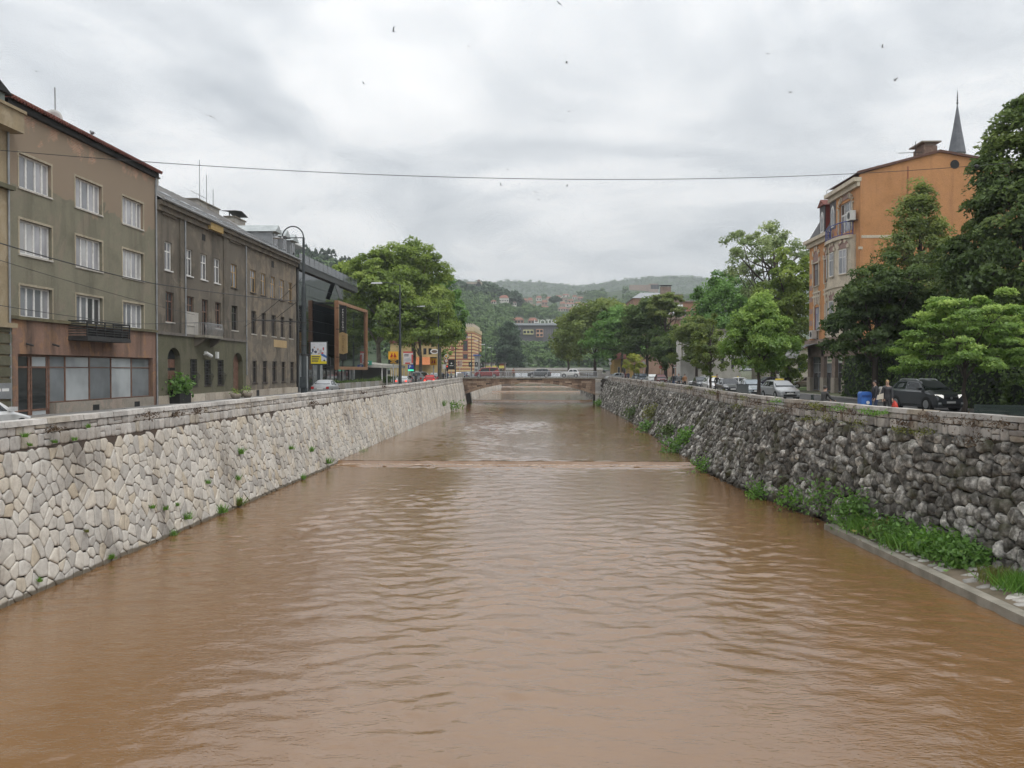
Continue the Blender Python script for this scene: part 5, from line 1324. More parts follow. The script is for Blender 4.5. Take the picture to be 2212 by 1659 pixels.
def town_hall():
    Y = 330.0
    M_str, nt, b = _new('striped_masonry')
    tc = nt.nodes.new('ShaderNodeTexCoord'); sp = nt.nodes.new('ShaderNodeSeparateXYZ'); nt.links.new(tc.outputs['Object'], sp.inputs[0])
    mo = nt.nodes.new('ShaderNodeMath'); mo.operation = 'FRACT'; dv = nt.nodes.new('ShaderNodeMath'); dv.operation = 'DIVIDE'; dv.inputs[1].default_value = 1.25
    nt.links.new(sp.outputs[2], dv.inputs[0]); nt.links.new(dv.outputs[0], mo.inputs[0])
    r = _ramp(nt, mo.outputs[0], [(.0, (.60, .44, .22)), (.56, (.60, .44, .22)), (.60, (.30, .09, .05)), (1.0, (.30, .09, .05))]); r.color_ramp.interpolation = 'CONSTANT'
    nt.links.new(r.outputs[0], b.inputs['Base Color']); b.inputs['Roughness'].default_value = .9
    p0, p1 = onY(*px('B1', 188, 900), Y), onY(*px('B1', 548, 905), Y); z0 = zleft(330)
    zt = p1.z
    w = thing('town_hall', 'striped yellow and red town hall with pale crenellated top behind the trees', 'building', ((p0.x + p1.x) / 2, Y, z0))
    xa, xb = p0.x, p1.x; W = xb - xa
    m = MB(); m.box(xa - 8, xb, Y, Y + 40, z0 - .2, zt - 2.2); m.build('wall', M_str, w)
    zc = onY(*px('B1', 450, 965), Y).z
    m = MB(); m.box(xa - 8.2, xb + .25, Y - .25, Y + 40, zt - 2.2, zt - .6); m.build('cornice', cmat('hall_cream', (.56, .46, .28)), w)
    n = 16
    for k in range(n):
        x = xa - 2 + (W + 2) * k / n; m = MB(); m.prism(FC(Y - .1), [(x, zt - .6), (x + .62, zt - .6), (x + .62, zt + .3), (x + .31, zt + .9), (x, zt + .3)], -.4, .0); m.build('merlon', cmat('hall_pale', (.52, .46, .38)), w)
    for k in range(8):
        y = Y + 1.5 + 4 * k; m = MB(); m.box(xb - .4, xb + .05, y, y + 1, zt - .6, zt + .6); m.build('merlon', cmat('hall_pale', 0), w)
    F = FC(Y)
    u0, u1 = onY(*px('B1', 395, 1000), Y).x, onY(*px('B1', 468, 1000), Y).x
    for (za, zb_) in ((1010, 1090), (1110, 1270), (1300, 1380)):
        d, e = onY(*px('B1', 430, zb_), Y).z, onY(*px('B1', 430, za), Y).z
        m = MB(); m.fb(F, u0, u1, d, e, 0, .06); o = m.build('window', cmat('hall_red', (.30, .10, .07)), w)
        m = MB(); m.fb(F, u0 + .25, u1 - .25, d + .3, e - .3, .06, .08); m.build('pane', G_dark[0], o)
    for x in (252,):
        for ya, yb in ((1060, 1110), (1195, 1265)):
            q, q2 = onY(*px('B1', x - 20, ya), Y), onY(*px('B1', x + 20, yb), Y); m = MB(); m.fb(F, q.x, q2.x, q2.z, q.z, 0, .08); m.build('window', cmat('hall_red', 0), w)
    m = MB(); m.box(onY(*px('B1', 345, 1000), Y).x, onY(*px('B1', 395, 1000), Y).x - .05, Y - .5, Y + .1, z0, zt - 2.4); m.build('buttress', M_str, w)
town_hall()
def far_shops():
    Y = 300
    for k, (x0, x1, col, lab) in enumerate([(560, 612, (.04, .12, .42), 'small house with blue awning below the wooded hill'), (695, 760, (.62, .60, .56), 'low pale shop with yellow sign boards by the far lamps'), (765, 830, (.50, .50, .50), 'low grey shop beside the pale shop with yellow boards'), (905, 985, (.20, .13, .11), 'low dark brown pavilion with red sign left of the poplar')]):
        p0, p1 = onY(*px('B1', x0, 1330 if k == 0 else 1440), Y + 20 * k), onY(*px('B1', x1, 1520), Y + 20 * k)
        z0 = zleft(Y + 20 * k); w = thing('riverside_shop', lab, 'shop', (p0.x, Y + 20 * k, z0))
        m = MB(); m.box(p0.x, p1.x, Y + 20 * k, Y + 20 * k + 8, z0 - .2, p0.z); m.build('wall', cmat('shop_wall%d' % k, col if k else (.4, .4, .38)), w)
        m = MB(); m.box(p0.x - .4, p1.x + .3, Y + 20 * k - 1.5, Y + 20 * k + 8, p0.z, p0.z + .4); m.build('roof', cmat('shop_roof%d' % k, (.10, .08, .07) if k else col), w)
        m = MB(); m.box(p0.x + .3, p1.x - .3, Y + 20 * k - .05, Y + 20 * k, z0 + .3, z0 + 2.0); m.build('shop_window', G_dark[1], w)
        if k == 1:
            for i in range(3):
                m = MB(); m.box(p0.x + .5 + 2.5 * i, p0.x + 2.4 + 2.5 * i, Y + 19.9, Y + 20, z0 + 2.2, z0 + 3.2); m.build('sign_board', cmat('sign_yellow', (.62, .55, .12)), w)
        if k == 3:
            m = MB(); m.box(p0.x + .3, p0.x + 1.8, Y + 59.8, Y + 60, p0.z - 1.6, p0.z - .2); m.build('sign_board', cmat('sign_warm', (.6, .12, .06)), w)
far_shops()
# ================================================================== RIGHT BANK BUILDINGS
XO = 29.5
FO = Fr((XO, 0, 0), (0, 1, 0), (-1, 0, 0))
ON, OF = onX(1857, 600, XO).y, onX(1748, 700, XO).y
M_orange = plaster('orange_plaster', (.53, .27, .125), (.51, .26, .125), (.33, .165, .09), .25, streak=.55)
M_cream = plaster('cream_trim', (.58, .51, .40), (.52, .46, .37), (.33, .29, .23), 1.0, streak=.4)
M_gpier = plaster('brown_pier_stone', (.25, .195, .16), (.30, .235, .195), (.14, .11, .095), .8, streak=.5)
M_rose = pm('rose_tympanum', (.33, .22, .19), (.26, .18, .155), 3, .9)
def fo(reg, x, y, X=XO): p = onX(*px(reg, x, y), X); return p.y, p.z
def voussoirs(par, F, cu, zs, r0, r1, n, n0, n1, ma, mb, stretch=1.0, a0=0.0, a1=math.pi):
    for i in range(n):
        t0, t1 = a0 + (a1 - a0) * i / n + .012, a0 + (a1 - a0) * (i + 1) / n - .012
        rr = r1 if i % 2 == 0 else r1 * .93
        pts = [(cu + r0 * math.cos(t0), zs + r0 * stretch * math.sin(t0)), (cu + rr * math.cos(t0), zs + rr * stretch * math.sin(t0)), (cu + rr * math.cos(t1), zs + rr * stretch * math.sin(t1)), (cu + r0 * math.cos(t1), zs + r0 * stretch * math.sin(t1))]
        m = MB(); m.prism(F, pts, n0, n1 if i % 2 == 0 else n1 * .7); m.build('voussoir', ma if i % 2 == 0 else mb, par)
def orange_house():
    w = thing('orange_house', 'tall orange townhouse with cream striped arches, corner bay and blue balcony rail', 'building', (XO, (ON + OF) / 2, ZR))
    z_near = onX(*px('B5', 742, 560), XO).z            # eaves of the taller near part
    um = fo('B5', 440, 900)[0]
    z_far = fo('B5', 300, 1190)[1]
    zr = onY(*px('B5', 1570, 262), ON).z; xr = onY(*px('B5', 1570, 262), ON).x
    zc = onY(*px('B5', 748, 470), ON).z
    xe = 46.5; zce = zr - (xe - xr) * .19
    zg = fo('B6', 400, 850)[1]                          # top of the ground storey
    # windows on the front
    def rect(reg, x0, x1, ya, reg2, yb):
        return (fo(reg, x1, ya)[0], fo(reg, x0, ya)[0], fo(reg2, x0, yb)[1], fo(reg, x0, ya)[1])
    def rr(reg, x0, x1, ya, reg2, yb):
        a, c, d, e = rect(reg, x0, x1, ya, reg2, yb); return (min(a, c), max(a, c), min(d, e), max(d, e))
    W2 = [rr('B5', 248, 302, 1455, 'B6', 215), rr('B5', 368, 422, 1400, 'B6', 190)]
    W1 = [rr('B6', 287, 342, 455, 'B6', 725), rr('B6', 415, 470, 430, 'B6', 710)]
    zt2 = max(h[3] for h in W2); zb2 = sum(h[2] for h in W2) / 2; zt1 = sum(h[3] for h in W1) / 2; zb1 = sum(h[2] for h in W1) / 2
    zt2 = sum(h[3] for h in W2) / 2
    W2 = [(h[0], h[1], zb2, zt2) for h in W2]; W1 = [(h[0], h[1], zb1, zt1) for h in W1]
    L = rr('B5', 520, 650, 870, 'B5', 1140); zl0, zl1 = L[2], fo('B5', 580, 800)[1]
    Lw = (L[0], L[1], zl0, zl1)
    b = MB(); wall_holes(b, FO, ON, um, zg, z_near, [Lw], .3)
    wall_holes(b, FO, um, OF, zg, z_far, W1 + W2, .25)
    P = FO.p
    b.quad(P(um, z_far - 1, 0), P(um, z_near, 0), P(um, z_near, -12), P(um, z_far - 1, -12))
    b.fb(FO, ON + .4, OF - .01, ZR - .2, z_far - .05, -17, -.4); b.fb(FO, ON + .4, um - .01, z_far - .1, z_near - .05, -17, -.4)
    # gable
    G = Fr((0, ON, 0), (1, 0, 0), (0, -1, 0))
    b.prism(G, [(XO, ZR - .2), (xe, ZR - .2), (xe, zce), (xr, zr), (XO + .02, zc - .25)], -.4, 0)
    b.quad(P(OF, ZR, 0), P(OF, z_far, 0), P(OF, z_far, -17), P(OF, ZR, -17))
    b.build('wall', M_orange, w)
    # roof
    b = MB()
    q0, q1 = (XO - .25, ON - .15, zc - .05), (XO - .25, um + .3, zc - .05); r0, r1 = (xr, ON - .15, zr + .12), (xr, OF, zr + .12); e0, e1 = (xe, ON - .15, zce + .1), (xe, OF, zce + .1)
    b.add([q0, q1, r1, r0, e0, e1], [(0, 1, 2, 3), (3, 2, 5, 4)])
    b.add([(XO - .25, ON - .15, zc - .25), (XO - .25, um + .3, zc - .25)], [])
    ro = b.build('roof', M_tile_red, w)
    m = MB(); m.prism(Fr((0, ON, 0), (1, 0, 0), (0, -1, 0)), [(XO - .25, zc - .22), (xr, zr - .08), (xe, zce - .1), (xe, zce + .12), (xr, zr + .14), (XO - .25, zc)], -.2, .18); m.build('verge', pm('verge_brown', (.14, .07, .05), (.10, .05, .04), 3, .8), ro)
    m = MB(); p = onY(*px('B5', 895, 392), ON + 3); m.add([(XO, ON + 2, zc), (XO, ON + 8, zc), (p.x + 1.0, ON + 5, p.z + .3), (p.x + 6, ON + 5, p.z + .5)], [(0, 1, 2), (0, 2, 3), (1, 3, 2)]); m.build('hip', M_tile_red, ro)
    a, c = onY(*px('B5', 1383, 215), ON + 1.5), onY(*px('B5', 1520, 290), ON + 1.5)
    m = MB(); m.box(a.x, c.x, ON + 1, ON + 3.4, c.z - 1.5, a.z); ch = m.build('chimney', plaster('chimney_brown', (.20, .14, .11), (.25, .18, .14), (.12, .09, .07), 1.5), ro)
    z2 = onY(*px('B5', 1530, 168), ON + 1.5).z
    m = MB(); m.box(a.x - .3, c.x + .3, ON + .8, ON + 3.7, z2 - .12, z2); m.build('chimney_cap', M_conc, ch)
    m = MB(); m.box(a.x + .1, c.x - .1, ON + 1.1, ON + 3.3, a.z, z2 - .12); m.build('chimney_flue', M_gpier, ch)
    q = onY(*px('B5', 1315, 290), ON + 1.5); m = MB(); m.tube([(q.x, ON + 1.5, q.z - 1.5), (q.x, ON + 1.5, q.z + 1.2)], .03, 5); m.tube([(q.x - 1.6, ON + 1.5, q.z + .1), (q.x + 1.6, ON + 1.5, q.z + .2)], .03, 5); m.build('aerial', M_iron, ro)
    # main cornices
    m = MB(); m.fb(FO, ON + .02, um + .5, z_near - .55, z_near - .1, 0, .28); m.fb(FO, ON - .05, um + .7, z_near - .1, z_near + .28, -.1, .62); m.build('cornice', M_cream, w)
    m = MB(); m.fb(FO, um - .05, OF + .3, z_far - .55, z_far - .1, 0, .28); m.fb(FO, um - .1, OF + .5, z_far - .1, z_far + .25, -.1, .62); m.build('cornice', M_cream, w)
    m = MB(); m.tube([FO.p(um + .5, z_near + .75, .4), FO.p(ON + .4, z_near + .75, .2)], .03, 5); m.tube([FO.p(um + .5, z_near + .2, .4), FO.p(um + .5, z_near + .8, .4)], .03, 5); m.build('snow_guard', M_zinc, ro)
    # mansard and dormers of the lower part
    m = MB(); m.hexa([FO.p(um, z_far + .2, .2), FO.p(OF + .2, z_far + .2, .2), FO.p(OF + .2, z_far + .2, -10), FO.p(um, z_far + .2, -10), FO.p(um, z_far + 3.6, -1.6), FO.p(OF - .9, z_far + 3.6, -1.6), FO.p(OF - .9, z_far + 3.6, -10), FO.p(um, z_far + 3.6, -10)]); m.build('mansard', pm('slate_dark', (.10, .095, .10), (.07, .066, .07), 2, .7), w)
    for x in (320, 430):
        u, _ = fo('B5', x, 1050, XO - .2); wd = .85
        z0 = z_far + .35
        m = MB(); m.fb(FO, u - wd, u + wd, z0, z0 + 3.0, -4, -.05); dm = m.build('dormer', pm('dormer_red', (.26, .05, .04), (.19, .04, .033), 2, .7) if x == 320 else bpy.data.materials['dormer_red'], w)
        m = MB(); m.fb(FO, u - wd - .02, u + wd + .02, z0, z0 + 3.0, -.05, .03); wall_ = m.build('dormer_front', bpy.data.materials['slate_dark'], dm)
        m = MB(); m.prism(FO, [(u - .5, z0 + .2), (u + .5, z0 + .2), (u + .5, z0 + 1.7), (u + .3, z0 + 2.25), (u, z0 + 2.45), (u - .3, z0 + 2.25), (u - .5, z0 + 1.7)], .03, .07); m.build('dormer_frame', M_wframe, dm)
        m = MB(); m.prism(FO, [(u - .36, z0 + .35), (u + .36, z0 + .35), (u + .36, z0 + 1.6), (u, z0 + 2.2), (u - .36, z0 + 1.6)], .07, .085); m.build('dormer_pane', G_dark[1], dm)
        m = MB(); m.prism(FO, [(u - wd - .25, z0 + 3.0), (u + wd + .25, z0 + 3.0), (u, z0 + 3.7)], -4, .25); m.build('dormer_roof', M_tile_red, dm)
    # arched windows
    for h in W2:
        window(w, FO, h[0], h[1], h[2], h[3], -.15, 2, [.72], M_dframe, G_cur[:2], .07, .16, sm=M_cream, mw=.06)
        c_, r_ = (h[0] + h[1]) / 2, (h[1] - h[0]) / 2 + .12
        m = MB(); m.prism(FO, [(c_ + r_ * math.cos(math.pi * i / 14), h[3] + .12 + r_ * 1.25 * math.sin(math.pi * i / 14)) for i in range(15)], 0, .05); m.build('tympanum', M_rose, w)
        voussoirs(w, FO, c_, h[3] + .12, r_, r_ + .42, 11, 0, .12, M_cream, M_orange, 1.25)
        for u in (h[0] - .28, h[1] + .06):
            m = MB(); m.fb(FO, u, u + .22, h[2], h[3] + .15, 0, .10); m.build('jamb', M_cream, w)
        m = MB(); m.fb(FO, h[0] - .35, h[1] + .35, h[3] + .02, h[3] + .14, 0, .14); m.build('impost', M_cream, w)
        for k in range(4):
            u = h[0] + (h[1] - h[0]) * (k + .5) / 4; m = MB(); m.fb(FO, u - .09, u + .09, h[2] - 1.0, h[2] - .12, 0, .08); m.build('apron_baluster', M_cream, w)
        m = MB(); m.fb(FO, h[0] - .3, h[1] + .3, h[2] - 1.25, h[2] - 1.05, 0, .10); m.build('apron_ledge', M_cream, w)
    for h in W1:
        window(w, FO, h[0], h[1], h[2], h[3], -.15, 2, [.72], pm('blue_window_paint', (.13, .17, .36), (.10, .13, .28), 3, .6) if not bpy.data.materials.get('blue_window_paint') else bpy.data.materials['blue_window_paint'], [G_cur[2], G_cur[0]], .07, .16, sm=M_cream, mw=.06)
        c_ = (h[0] + h[1]) / 2; r_ = (h[1] - h[0]) / 2 + .15
        for k in range(7):
            t0, t1 = -.55 + 1.1 * k / 7, -.55 + 1.1 * (k + 1) / 7 - .03
            m = MB(); zb_ = h[3] + .15; ht = 1.35
            m.prism(FO, [(c_ + r_ * t0 * 1.7, zb_ + .25 * (1 - abs(t0) * 1.8)), (c_ + r_ * t1 * 1.7, zb_ + .25 * (1 - abs(t1) * 1.8)), (c_ + r_ * t1 * 2.3, zb_ + ht), (c_ + r_ * t0 * 2.3, zb_ + ht)], 0, .09 if k % 2 == 0 else .05); m.build('voussoir', M_cream if k % 2 == 0 else M_rose, w)
        m = MB(); m.fb(FO, h[0] - .4, h[1] + .4, h[3] + 1.52, h[3] + 1.7, 0, .14); m.build('hood_mould', M_cream, w)
        for u in (h[0] - .28, h[1] + .06):
            m = MB(); m.fb(FO, u, u + .22, h[2], h[3] + .15, 0, .08); m.build('jamb', M_cream, w)
        for k in range(4):
            u = h[0] + (h[1] - h[0]) * (k + .5) / 4; m = MB(); m.fb(FO, u - .09, u + .09, h[2] - 1.0, h[2] - .12, 0, .08); m.build('apron_baluster', M_cream, w)
    # striped bands on the front (grey-brown courses between orange)
    k = 0; z = zg + .6
    while z < z_far - 3:
        m = MB(); m.fb(FO, W2[0][1] + .35, OF, z, z + .55, -.01, .012); m.build('band', M_rose, w); z += 1.3
    # bow bay with three windows per floor
    zb_top, zb_bot = fo('B5', 560, 1195, XO - .6)[1], fo('B6', 560, 800, XO - .6)[1]
    ub0, ub1 = ON + 1.0, um - .2; cu = (ub0 + ub1) / 2; hw = (ub1 - ub0) / 2
    arc = lambda t: (cu - hw * math.cos(t), .15 + 1.0 * math.sin(t))
    pts = [arc(math.pi * i / 12) for i in range(13)]
    def bowband(name, z0, z1, o, mat):
        m = MB()
        for i in range(12):
            (a, na), (c, nc) = pts[i], pts[i + 1]; P = FO.p
            m.hexa([P(a, z0, -.05), P(c, z0, -.05), P(c, z0, nc + o), P(a, z0, na + o), P(a, z1, -.05), P(c, z1, -.05), P(c, z1, nc + o), P(a, z1, na + o)])
        return m.build(name, mat, w)
    bowband('bay', zb_bot, zb_top, 0, M_cream)
    bowband('bay_cornice', zb_top, zb_top + .3, .28, M_cream); bowband('bay_base', zb_bot - .45, zb_bot, .22, M_gpier); bowband('bay_ledge', (zb2 - 1.1), zb2 - .85, .12, M_cream)
    for (z0, z1) in ((zb2 + .1, zt2), (zb1, zt1)):
        for k in range(3):
            t = math.pi * (.25 + .25 * k); u, n = arc(t); tang = Vector((math.sin(t) * hw, math.cos(t) * 1.0)).normalized()
            ud = Vector((0, tang.x, 0)) + Vector((-1, 0, 0)) * tang.y; nd = Vector((0, 0, 1)).cross(ud); nd = nd if nd.x < 0 else -nd
            F2 = Fr(FO.p(u, 0, n), ud, nd)
            window(w, F2, -.58, .58, z0, z1, .02, 2, [.68], M_wframe, G_cur[:2], .07, .12, sm=M_cream, mw=.06, name='bay_window')
            m = MB(); m.prism(F2, [(.60 * math.cos(math.pi * i / 10), z1 + .1 + .55 * math.sin(math.pi * i / 10)) for i in range(11)], 0, .05); m.build('tympanum', M_rose, w)
            voussoirs(w, F2, 0, z1 + .1, .60, .92, 7, 0, .12, M_cream, M_rose)
    rl = MB(); zf = zb_top + .3
    rl.tube([FO.p(u, zf + 1.3, n + .15) for u, n in pts], .05, 6); rl.tube([FO.p(u, zf + .12, n + .15) for u, n in pts], .04, 6)
    for i in range(13):
        u, n = pts[i]; rl.tube([FO.p(u, zf, n + .15), FO.p(u, zf + 1.3, n + .15)], .045 if i % 3 == 0 else .018, 5)
    for i in range(12):
        (a, na), (c, nc) = pts[i], pts[i + 1]; rl.tube([FO.p(a, zf + .2, na + .15), FO.p(c, zf + 1.2, nc + .15)], .015, 4)
    rl.build('balcony_rail', pm('blue_rail', (.05, .07, .28), (.035, .05, .2), 3, .5), w)
    # loggia window with trefoil head
    c_ = (Lw[0] + Lw[1]) / 2; wl = (Lw[1] - Lw[0])
    window(w, FO, Lw[0], Lw[1], Lw[2], Lw[3], -.22, [0, .3, .7, 1], [.62], M_wframe, [G_cur[1], G_dark[1]], .08, None, mw=.16, name='loggia_window')
    for (cc, r_, zz) in ((c_, wl * .26, Lw[3] + .25), (c_ - wl * .36, wl * .17, Lw[3] - .55), (c_ + wl * .36, wl * .17, Lw[3] - .55)):
        if cc == c_:
            m = MB(); m.prism(FO, [(cc + r_ * math.cos(math.pi * i / 12), zz + r_ * 1.15 * math.sin(math.pi * i / 12)) for i in range(13)], 0, .05); m.build('tympanum', M_rose, w)
        voussoirs(w, FO, cc, zz, r_, r_ + .42, 9, 0, .12, M_cream, M_orange, 1.15, 0 if cc == c_ else (0.1 if cc > c_ else math.pi * .42), math.pi if cc == c_ else (math.pi * .58 if cc > c_ else math.pi * .97))
    for u in (Lw[0] - .3, Lw[1] + .05):
        m = MB(); m.fb(FO, u, u + .26, Lw[2], Lw[3] - .4, 0, .10); m.build('jamb', M_cream, w)
    # cream bands on the gable
    G = Fr((0, ON, 0), (1, 0, 0), (0, -1, 0))
    a, c = onY(*px('B5', 748, 1142), ON), onY(*px('B5', 1000, 1170), ON); m = MB(); m.fb(G, a.x, c.x + 1.5, c.z, a.z, 0, .03); m.build('gable_band', M_cream, w)
    a, c = onY(*px('B5', 700, 1262), ON), onY(*px('B5', 738, 1290), ON); m = MB(); m.fb(G, XO - .15, XO + .25, c.z, a.z, 0, .05); m.build('gable_band', M_cream, w)
    a = onY(*px('B5', 1728, 398), ON); m = MB(); m.prism(G, [(a.x + .42 * math.cos(6.2832 * i / 14), a.z + .42 * math.sin(6.2832 * i / 14)) for i in range(14)], 0, .02); m.build('vent_hole', M_black, w)
    a = onY(*px('B5', 1237, 420), ON); m = MB(); m.fb(G, a.x - .05, a.x + .05, ZR + 6, a.z, 0, .04); m.build('lightning_rod', pm('rod_red', (.30, .11, .06), (.25, .09, .05), 3, .7), w)
    # ground storey: piers, shop fronts
    m = MB(); m.fb(FO, ON, OF + .15, zg - .5, zg + .25, -.1, .45); m.fb(FO, ON, OF, zg - 1.6, zg - .5, -.1, .12); m.build('fascia', M_gpier, w)
    px_u = [fo('B6', x, 1300)[0] for x in (232, 385, 515, 640)] + [ON + .4]
    for i, u in enumerate(px_u):
        m = MB(); m.fb(FO, u - .55, u + .45, ZR - .1, zg - .5, -.3, .12); pr = m.build('pier', M_gpier, w)
        m = MB(); m.fb(FO, u - .62, u + .52, ZR - .1, ZR + 1.5, -.25, .20); m.build('pier_base', M_plinth, pr)
    signs = [(.45, .46, .48), (.70, .66, .52), (.66, .66, .62), (.6, .6, .58)]
    for i in range(4):
        u1_, u0_ = px_u[i] - .55, px_u[i + 1] + .45
        window(w, FO, u0_, u1_, ZR + .05, zg - .5, -.28, 2, [.42, .62], M_zinc, [G_shop[0], G_dark[1]], .07, None, name='shop_front')
        if i: 
            m = MB(); m.fb(FO, u0_ + .2, u1_ - .2, ZR + 3.0, ZR + 5.2, -.2, -.17); s = m.build('shop_poster', cmat('shop_poster%d' % i, signs[i]), w)
            for k in range(5):
                m = MB(); m.fb(FO, u0_ + .35, u1_ - .35 - .15 * (k % 2), ZR + 4.7 - .38 * k, ZR + 4.86 - .38 * k, -.17, -.16); m.build('text_line', cmat('poster_red', 0) if k < 2 else cmat('sign_dkgreen', (.12, .22, .08)), s)
    # glazed canopy at the far end, ribs and glass
    for k in range(6):
        u = OF + .6 - 1.0 * k
        m = MB(); m.tube([FO.p(u, zg - .2 - 1.5 * t * t, .3 + 2.3 * math.sin(t * 1.4)) for t in [i / 8 for i in range(9)]], .035, 5); m.build('canopy_rib', M_zinc, w)
    m = MB()
    for k in range(8):
        t0, t1 = k / 8, (k + 1) / 8; f = lambda t: (zg - .22 - 1.5 * t * t, .3 + 2.3 * math.sin(t * 1.4))
        (z0, n0), (z1, n1) = f(t0), f(t1); m.quad(FO.p(OF + .6, z0, n0), FO.p(OF - 4.4, z0, n0), FO.p(OF - 4.4, z1, n1), FO.p(OF + .6, z1, n1))
    m.build('canopy_glass', glass('canopy_glazing', (.30, .29, .26), .15), w)
    for (x, y, reg) in ((650, 940, 'B5'), (275, 770, 'B6')):
        u, z = fo(reg, x, y, XO - .4); m = MB(); m.fb(FO, u - .55, u + .55, z - .45, z + .45, .25, .75); o = m.build('air_conditioner', cmat('ac_white', (.62, .61, .58)), w)
        m = MB(); m.lathe(FO.p(u - .1, z, .76), [(.32, 0), (.32, -.02)], 14, axis='x'); m.build('fan_grille', M_iron, o)
        m = MB(); m.fb(FO, u - .5, u - .42, z - .5, z - .42, 0, .7); m.fb(FO, u + .42, u + .5, z - .5, z - .42, 0, .7); m.build('bracket', M_iron, o)
orange_house()

def minaret():
    Y = 118; tip = onY(2068, 226, Y); base = onY(2068, 331, Y); r = 17 * Y / FPX
    w = thing('minaret', 'slender minaret with dark grey conical spire behind the orange house', 'minaret', (tip.x, Y, ZR))
    m = MB(); m.lathe((tip.x, Y, 0), [(r * .85, ZR), (r * .85, base.z - .1)], 16); m.build('shaft', cmat('minaret_white', (.60, .59, .56)), w, smooth=False)
    m = MB(); m.lathe((tip.x, Y, 0), [(r, base.z - .1), (r * 1.02, base.z), (r * .50, (base.z + tip.z) / 2), (.05, tip.z)], 12); m.build('spire', pm('lead_spire', (.13, .14, .155), (.095, .10, .115), 1.5, .6), w)
    z = tip.z; m = MB(); prof = [(.03, z - .1)]
    for k in range(5): h = .42 - .05 * k; prof += [(.04, z), (.16 - .025 * k, z + h / 2), (.04, z + h)]; z += h
    prof.append((.01, z + .4)); m.lathe((tip.x, Y, 0), prof, 8); m.build('finial', M_iron, w)
minaret()
def simple_house(name, label, x0, x1, yt, Y, depth, wallm, roofm, z0, wins=(), roof_h=2.0, flat=False, cat='building'):
    """house whose street front faces the camera; x0, x1, yt in picture pixels at distance Y"""
    a, c = onY(x0, yt, Y), onY(x1, yt, Y); F = FC(Y); zt = a.z
    w = thing(name, label, cat, ((a.x + c.x) / 2, Y, z0))
    m = MB(); m.box(a.x, c.x, Y, Y + depth, z0 - 2.0, zt); m.build('wall', wallm, w)
    if flat:
        m = MB(); m.box(a.x - .3, c.x + .3, Y - .3, Y + depth + .3, zt, zt + .35); m.build('roof', roofm, w)
    else:
        m = MB(); e = .35; ym = Y + depth / 2; hx = min((c.x - a.x) * .25, depth * .5)
        v = [(a.x - e, Y - e, zt), (c.x + e, Y - e, zt), (c.x + e, Y + depth + e, zt), (a.x - e, Y + depth + e, zt), (a.x + hx, ym, zt + roof_h), (c.x - hx, ym, zt + roof_h)]
        m.add(v, [(0, 1, 5, 4), (1, 2, 5), (2, 3, 4, 5), (3, 0, 4), (3, 2, 1, 0)]); m.build('roof', roofm, w)
    for (u0, u1, v0, v1) in wins:
        W, H = c.x - a.x, zt - z0
        m = MB(); m.fb(F, a.x + W * u0, a.x + W * u1, z0 + H * v0, z0 + H * v1, -.02, .05); o = m.build('window', M_wframe if wallm is not M_white else M_dframe, w)
        m = MB(); t = min(.12, W * (u1 - u0) * .15); m.fb(F, a.x + W * u0 + t, a.x + W * u1 - t, z0 + H * v0 + t, z0 + H * v1 - t, .05, .06); m.build('pane', G_dark[1], o)
    return w, F, (a.x, c.x, z0, zt)
M_wplaster = plaster('white_plaster', (.62, .60, .56), (.55, .53, .49), (.36, .34, .31), .5, streak=.4)
w, F, (a, c, d, e) = simple_house('white_villa', 'white plastered villa with cornice half hidden by street trees', 1492, 1600, 716, 128, 14, M_wplaster, M_conc, ZR, [(.12, .2, .3, .55), (.28, .36, .3, .55), (.6, .68, .3, .55), (.80, .88, .3, .55), (.12, .2, .66, .86), (.45, .53, .66, .86), (.7, .78, .66, .86)], flat=True)
for k in range(3):
    m = MB(); x = a - 1.5 + .6 * k; m.tube([(x, 126.5, d + 4.2), (x, 126.5, d + 7.5)], .13, 8); m.build('porch_column', cmat('porch_cream', (.55, .52, .42)), w)
m = MB(); m.box(a - 1.8, a + .1, 126, 129.5, d - .1, d + 4.2); m.build('porch', M_wplaster, w)
m = MB(); m.hexa([(a - 2.3, 125.4, d + 7.5), (a - 2.3, 130, d + 7.5), (a + .2, 130, d + 7.5), (a + .2, 125, d + 7.5), (a - 1.4, 126, d + 8.3), (a - 1.4, 129, d + 8.3), (a + .2, 129, d + 8.6), (a + .2, 126, d + 8.6)]); m.build('porch_roof', cmat('porch_slate', (.16, .17, .16)), w)
w, F, (a, c, d, e) = simple_house('cream_house', 'cream house with green shuttered window beside the orange house', 1668, 1775, 752, 122, 12, plaster('pale_cream_plaster', (.60, .56, .48), (.55, .51, .44), (.36, .33, .28), .5), M_tile_red, ZR, [(.05, .16, .3, .62)], 2.2)
F_ = F; m = MB(); u0 = onY(*px('B6', 92, 1015), 122).x; u1 = onY(*px('B6', 190, 1015), 122).x; z1 = onY(*px('B6', 100, 1010), 122).z; z0_ = onY(*px('B6', 100, 1195), 122).z
m.fb(F, u0, u1, z0_, z1, 0, .10); o = m.build('window', cmat('shutter_green', (.04, .07, .05)), w)
m = MB(); m.fb(F, u0 + .2, u1 - .2, z0_ + 1.2, z1 - .25, .1, .12); m.build('pane', G_dark[0], o)
M_gbrick = plaster('bare_brown_wall', (.31, .20, .15), (.36, .25, .19), (.20, .14, .11), .2)
w, F, (a, c, d, e) = simple_house('graffiti_building', 'brown bare walled block with white graffiti letters and grey hip roof above the trees', 1368, 1474, 644, 235, 26, M_gbrick, M_zinc, 5, roof_h=2.6)
m = MB(); m.box(c - 5.5, c + .05, 234.6, 235, e - 5.8, e + .9); m.build('graffiti_wall', M_gpier, w)
x = c - 5.2; zz = e - 3.4
